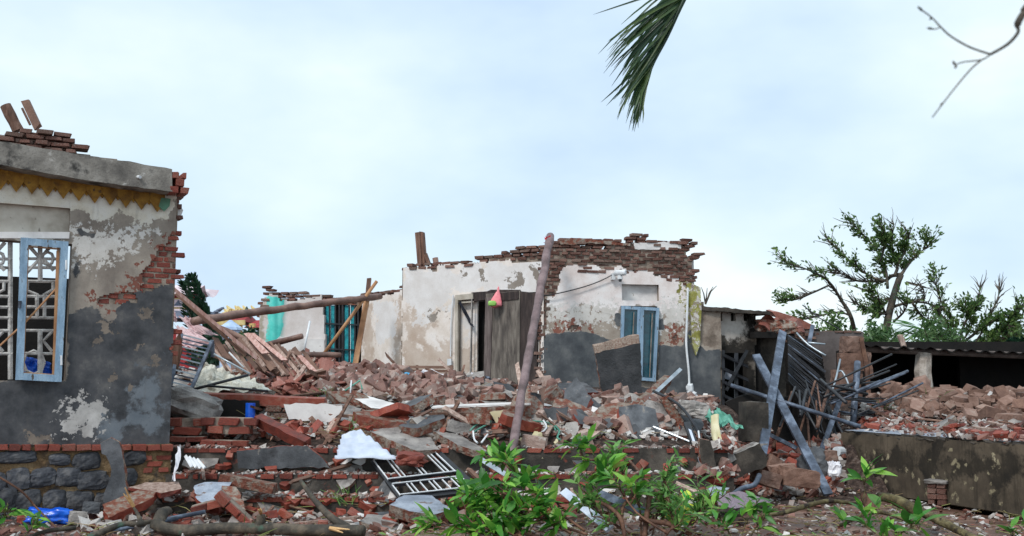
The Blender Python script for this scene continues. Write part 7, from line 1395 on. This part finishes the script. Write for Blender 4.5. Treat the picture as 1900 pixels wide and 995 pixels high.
# ------------------------------------------------------------------ every loose piece gets words of its own: what it lies beside
LAND = [('the leaning wooden pole', 960, 770), ('the grey wooden door', 935, 720), ('the bright blue bag', 768, 704), ('the bundle of white cloth', 808, 702), ('the slatted bench', 790, 690), ('the black cloth bundle', 903, 716), ('the turquoise barred gate', 636, 680), ('the tan timber prop', 657, 690),
        ('the long white plaster slab', 692, 745), ('the forward facing white plaster slab', 580, 768), ('the long thick concrete slab', 880, 768), ('the pale tilted concrete slab', 850, 818), ('the crumb covered concrete slab', 755, 815), ('the small pale block', 851, 794), ('the zinc sheet', 680, 828),
        ('the black and white gate', 790, 885), ('the foot of the board fan', 540, 690), ('the tile heap middle', 560, 712), ('the right end of the long red lintel', 600, 742), ('the middle of the screed edge', 1740, 805), ('the right end of the screed edge', 1880, 812), ('the left end of the screed edge', 1610, 795), ('the fan of roof boards', 470, 660), ('the steel grille', 350, 680), ('the off white corrugated sheet', 430, 708), ('the long red lintel', 480, 742), ('the blue barrel', 464, 762), ('the big grey lump', 358, 753), ('the two thick brick lumps', 390, 792),
        ('the slanting red brick strip', 522, 800), ('the dark slab on the steps', 520, 850), ('the cream cloth', 1000, 826), ('the big dusty brick', 992, 815), ('the silver profile', 1097, 785), ('the large sloping dark slab', 1093, 752), ('the flat dark slab', 1060, 718), ('the propped masonry slab', 1200, 735),
        ('the bent chair frame', 1270, 785), ('the white lump of the corner pipe', 1277, 735), ('the dark leaning wall piece', 1148, 715), ('the green net', 1345, 775), ('the cream cloth strip', 1336, 840), ('the upright grey block', 1398, 783), ('the big tilted block', 1385, 855), ('the crossed steel bars', 1430, 745),
        ('the lower end of the long steel bar', 1530, 905), ('the large brown block', 1480, 888), ('the platform corner', 1560, 850), ('the block pillar', 1575, 710), ('the upright grey pipe', 1586, 740), ('the white shed column', 1715, 690), ('the brick stump', 1728, 900), ('the green sprout on the platform', 1640, 765),
        ('the right edge of the picture', 1895, 740), ('the tangle of black rods', 1640, 740), ('the blue bundle on the ground', 96, 958), ('the grey blue slab before the steps', 396, 915), ('the fallen trunk', 450, 980), ('the upright fork of the trunk', 590, 930), ('the grey slab before the gate', 780, 935),
        ('the big leafy branch', 980, 930), ('the dark concrete post', 1318, 850), ('the short row of bricks by the left house', 350, 815), ('the pale sloping lath', 590, 694), ('the dark brown lath', 588, 706), ('the bent green rod', 662, 712), ('the white sticks', 362, 858), ('the purple floor piece', 1375, 925), ('the second step', 640, 880), ('the pale lump of cement', 1285, 760), ('the middle of the shed', 1800, 700)]
def proj(p):
    d = Vector(p) - CAM; f = d.y * CP + d.z * SP; return 950 + FPX * d.x / f, 497.5 - FPX * (-d.y * SP + d.z * CP) / f
ORDN = ['nearest', 'second nearest', 'third nearest', 'fourth nearest', 'fifth nearest', 'sixth nearest', 'seventh nearest', 'eighth nearest', 'ninth nearest', 'tenth nearest', 'eleventh nearest', 'twelfth nearest'] + [w + ' nearest' for w in ORD[12:]]
bins = {}
for o in [o for o in COL.objects if o.get('group') and o.name.split('.')[0] in ('loose_brick', 'brown_block', 'tile_shard', 'brick_fragment', 'roof_tile', 'steel_rod', 'charred_stick', 'slab_fragment', 'render_fragment', 'plaster_shard', 'timber_splinter', 'broken_slab')]:
    x, y = proj(o.location); nm = o.name.split('.')[0]
    if nm in ('roof_tile',): lm, lx, ly = 'the middle of the annex tile stack', 1430, 602
    else: lm, lx, ly = min(LAND, key=lambda l: (l[1] - x) ** 2 + ((l[2] - y) * 1.4) ** 2)
    rel = ('left of' if x < lx else 'right of') if abs(x - lx) > abs(y - ly) else ('above' if y < ly else 'below')
    if nm in ('steel_rod', 'charred_stick'): kd = 'blackened rod' if nm == 'steel_rod' else 'charred stick'
    else:
        big = o.scale.x > 1.12; kd = {'loose_brick': ('whole ', 'broken '), }.get(nm, ('', ''))
        broken = int(o.data.name.split('.')[-1]) % 2 if '.' in o.data.name else 0
        kd = ('large ' if big else '') + {'loose_brick': 'dusty brick' if o.data.materials[0] == M_rubble else 'red brick', 'brown_block': 'brown building block', 'tile_shard': 'roof tile shard', 'brick_fragment': 'small brick fragment', 'roof_tile': 'slipped roof tile', 'broken_slab': 'large broken slab', 'slab_fragment': 'grey slab fragment', 'render_fragment': 'dark render fragment', 'plaster_shard': 'white plaster shard', 'timber_splinter': {M_plank: 'brown', M_wood: 'dark', M_lath: 'pale'}.get(o.data.materials[0], '') + ' timber splinter'}[nm]
    bins.setdefault((kd, rel, lm), []).append(((x - lx) ** 2 + (y - ly) ** 2, o.name, o))
for (kd, rel, lm), L_ in bins.items():
    for i, (_, _, o) in enumerate(sorted(L_)):
        q = '' if len(L_) == 1 else ((ORDN[i] if i < len(ORDN) else 'farther') + ' '); o['label'] = f'{q}{kd} {rel} {lm}'
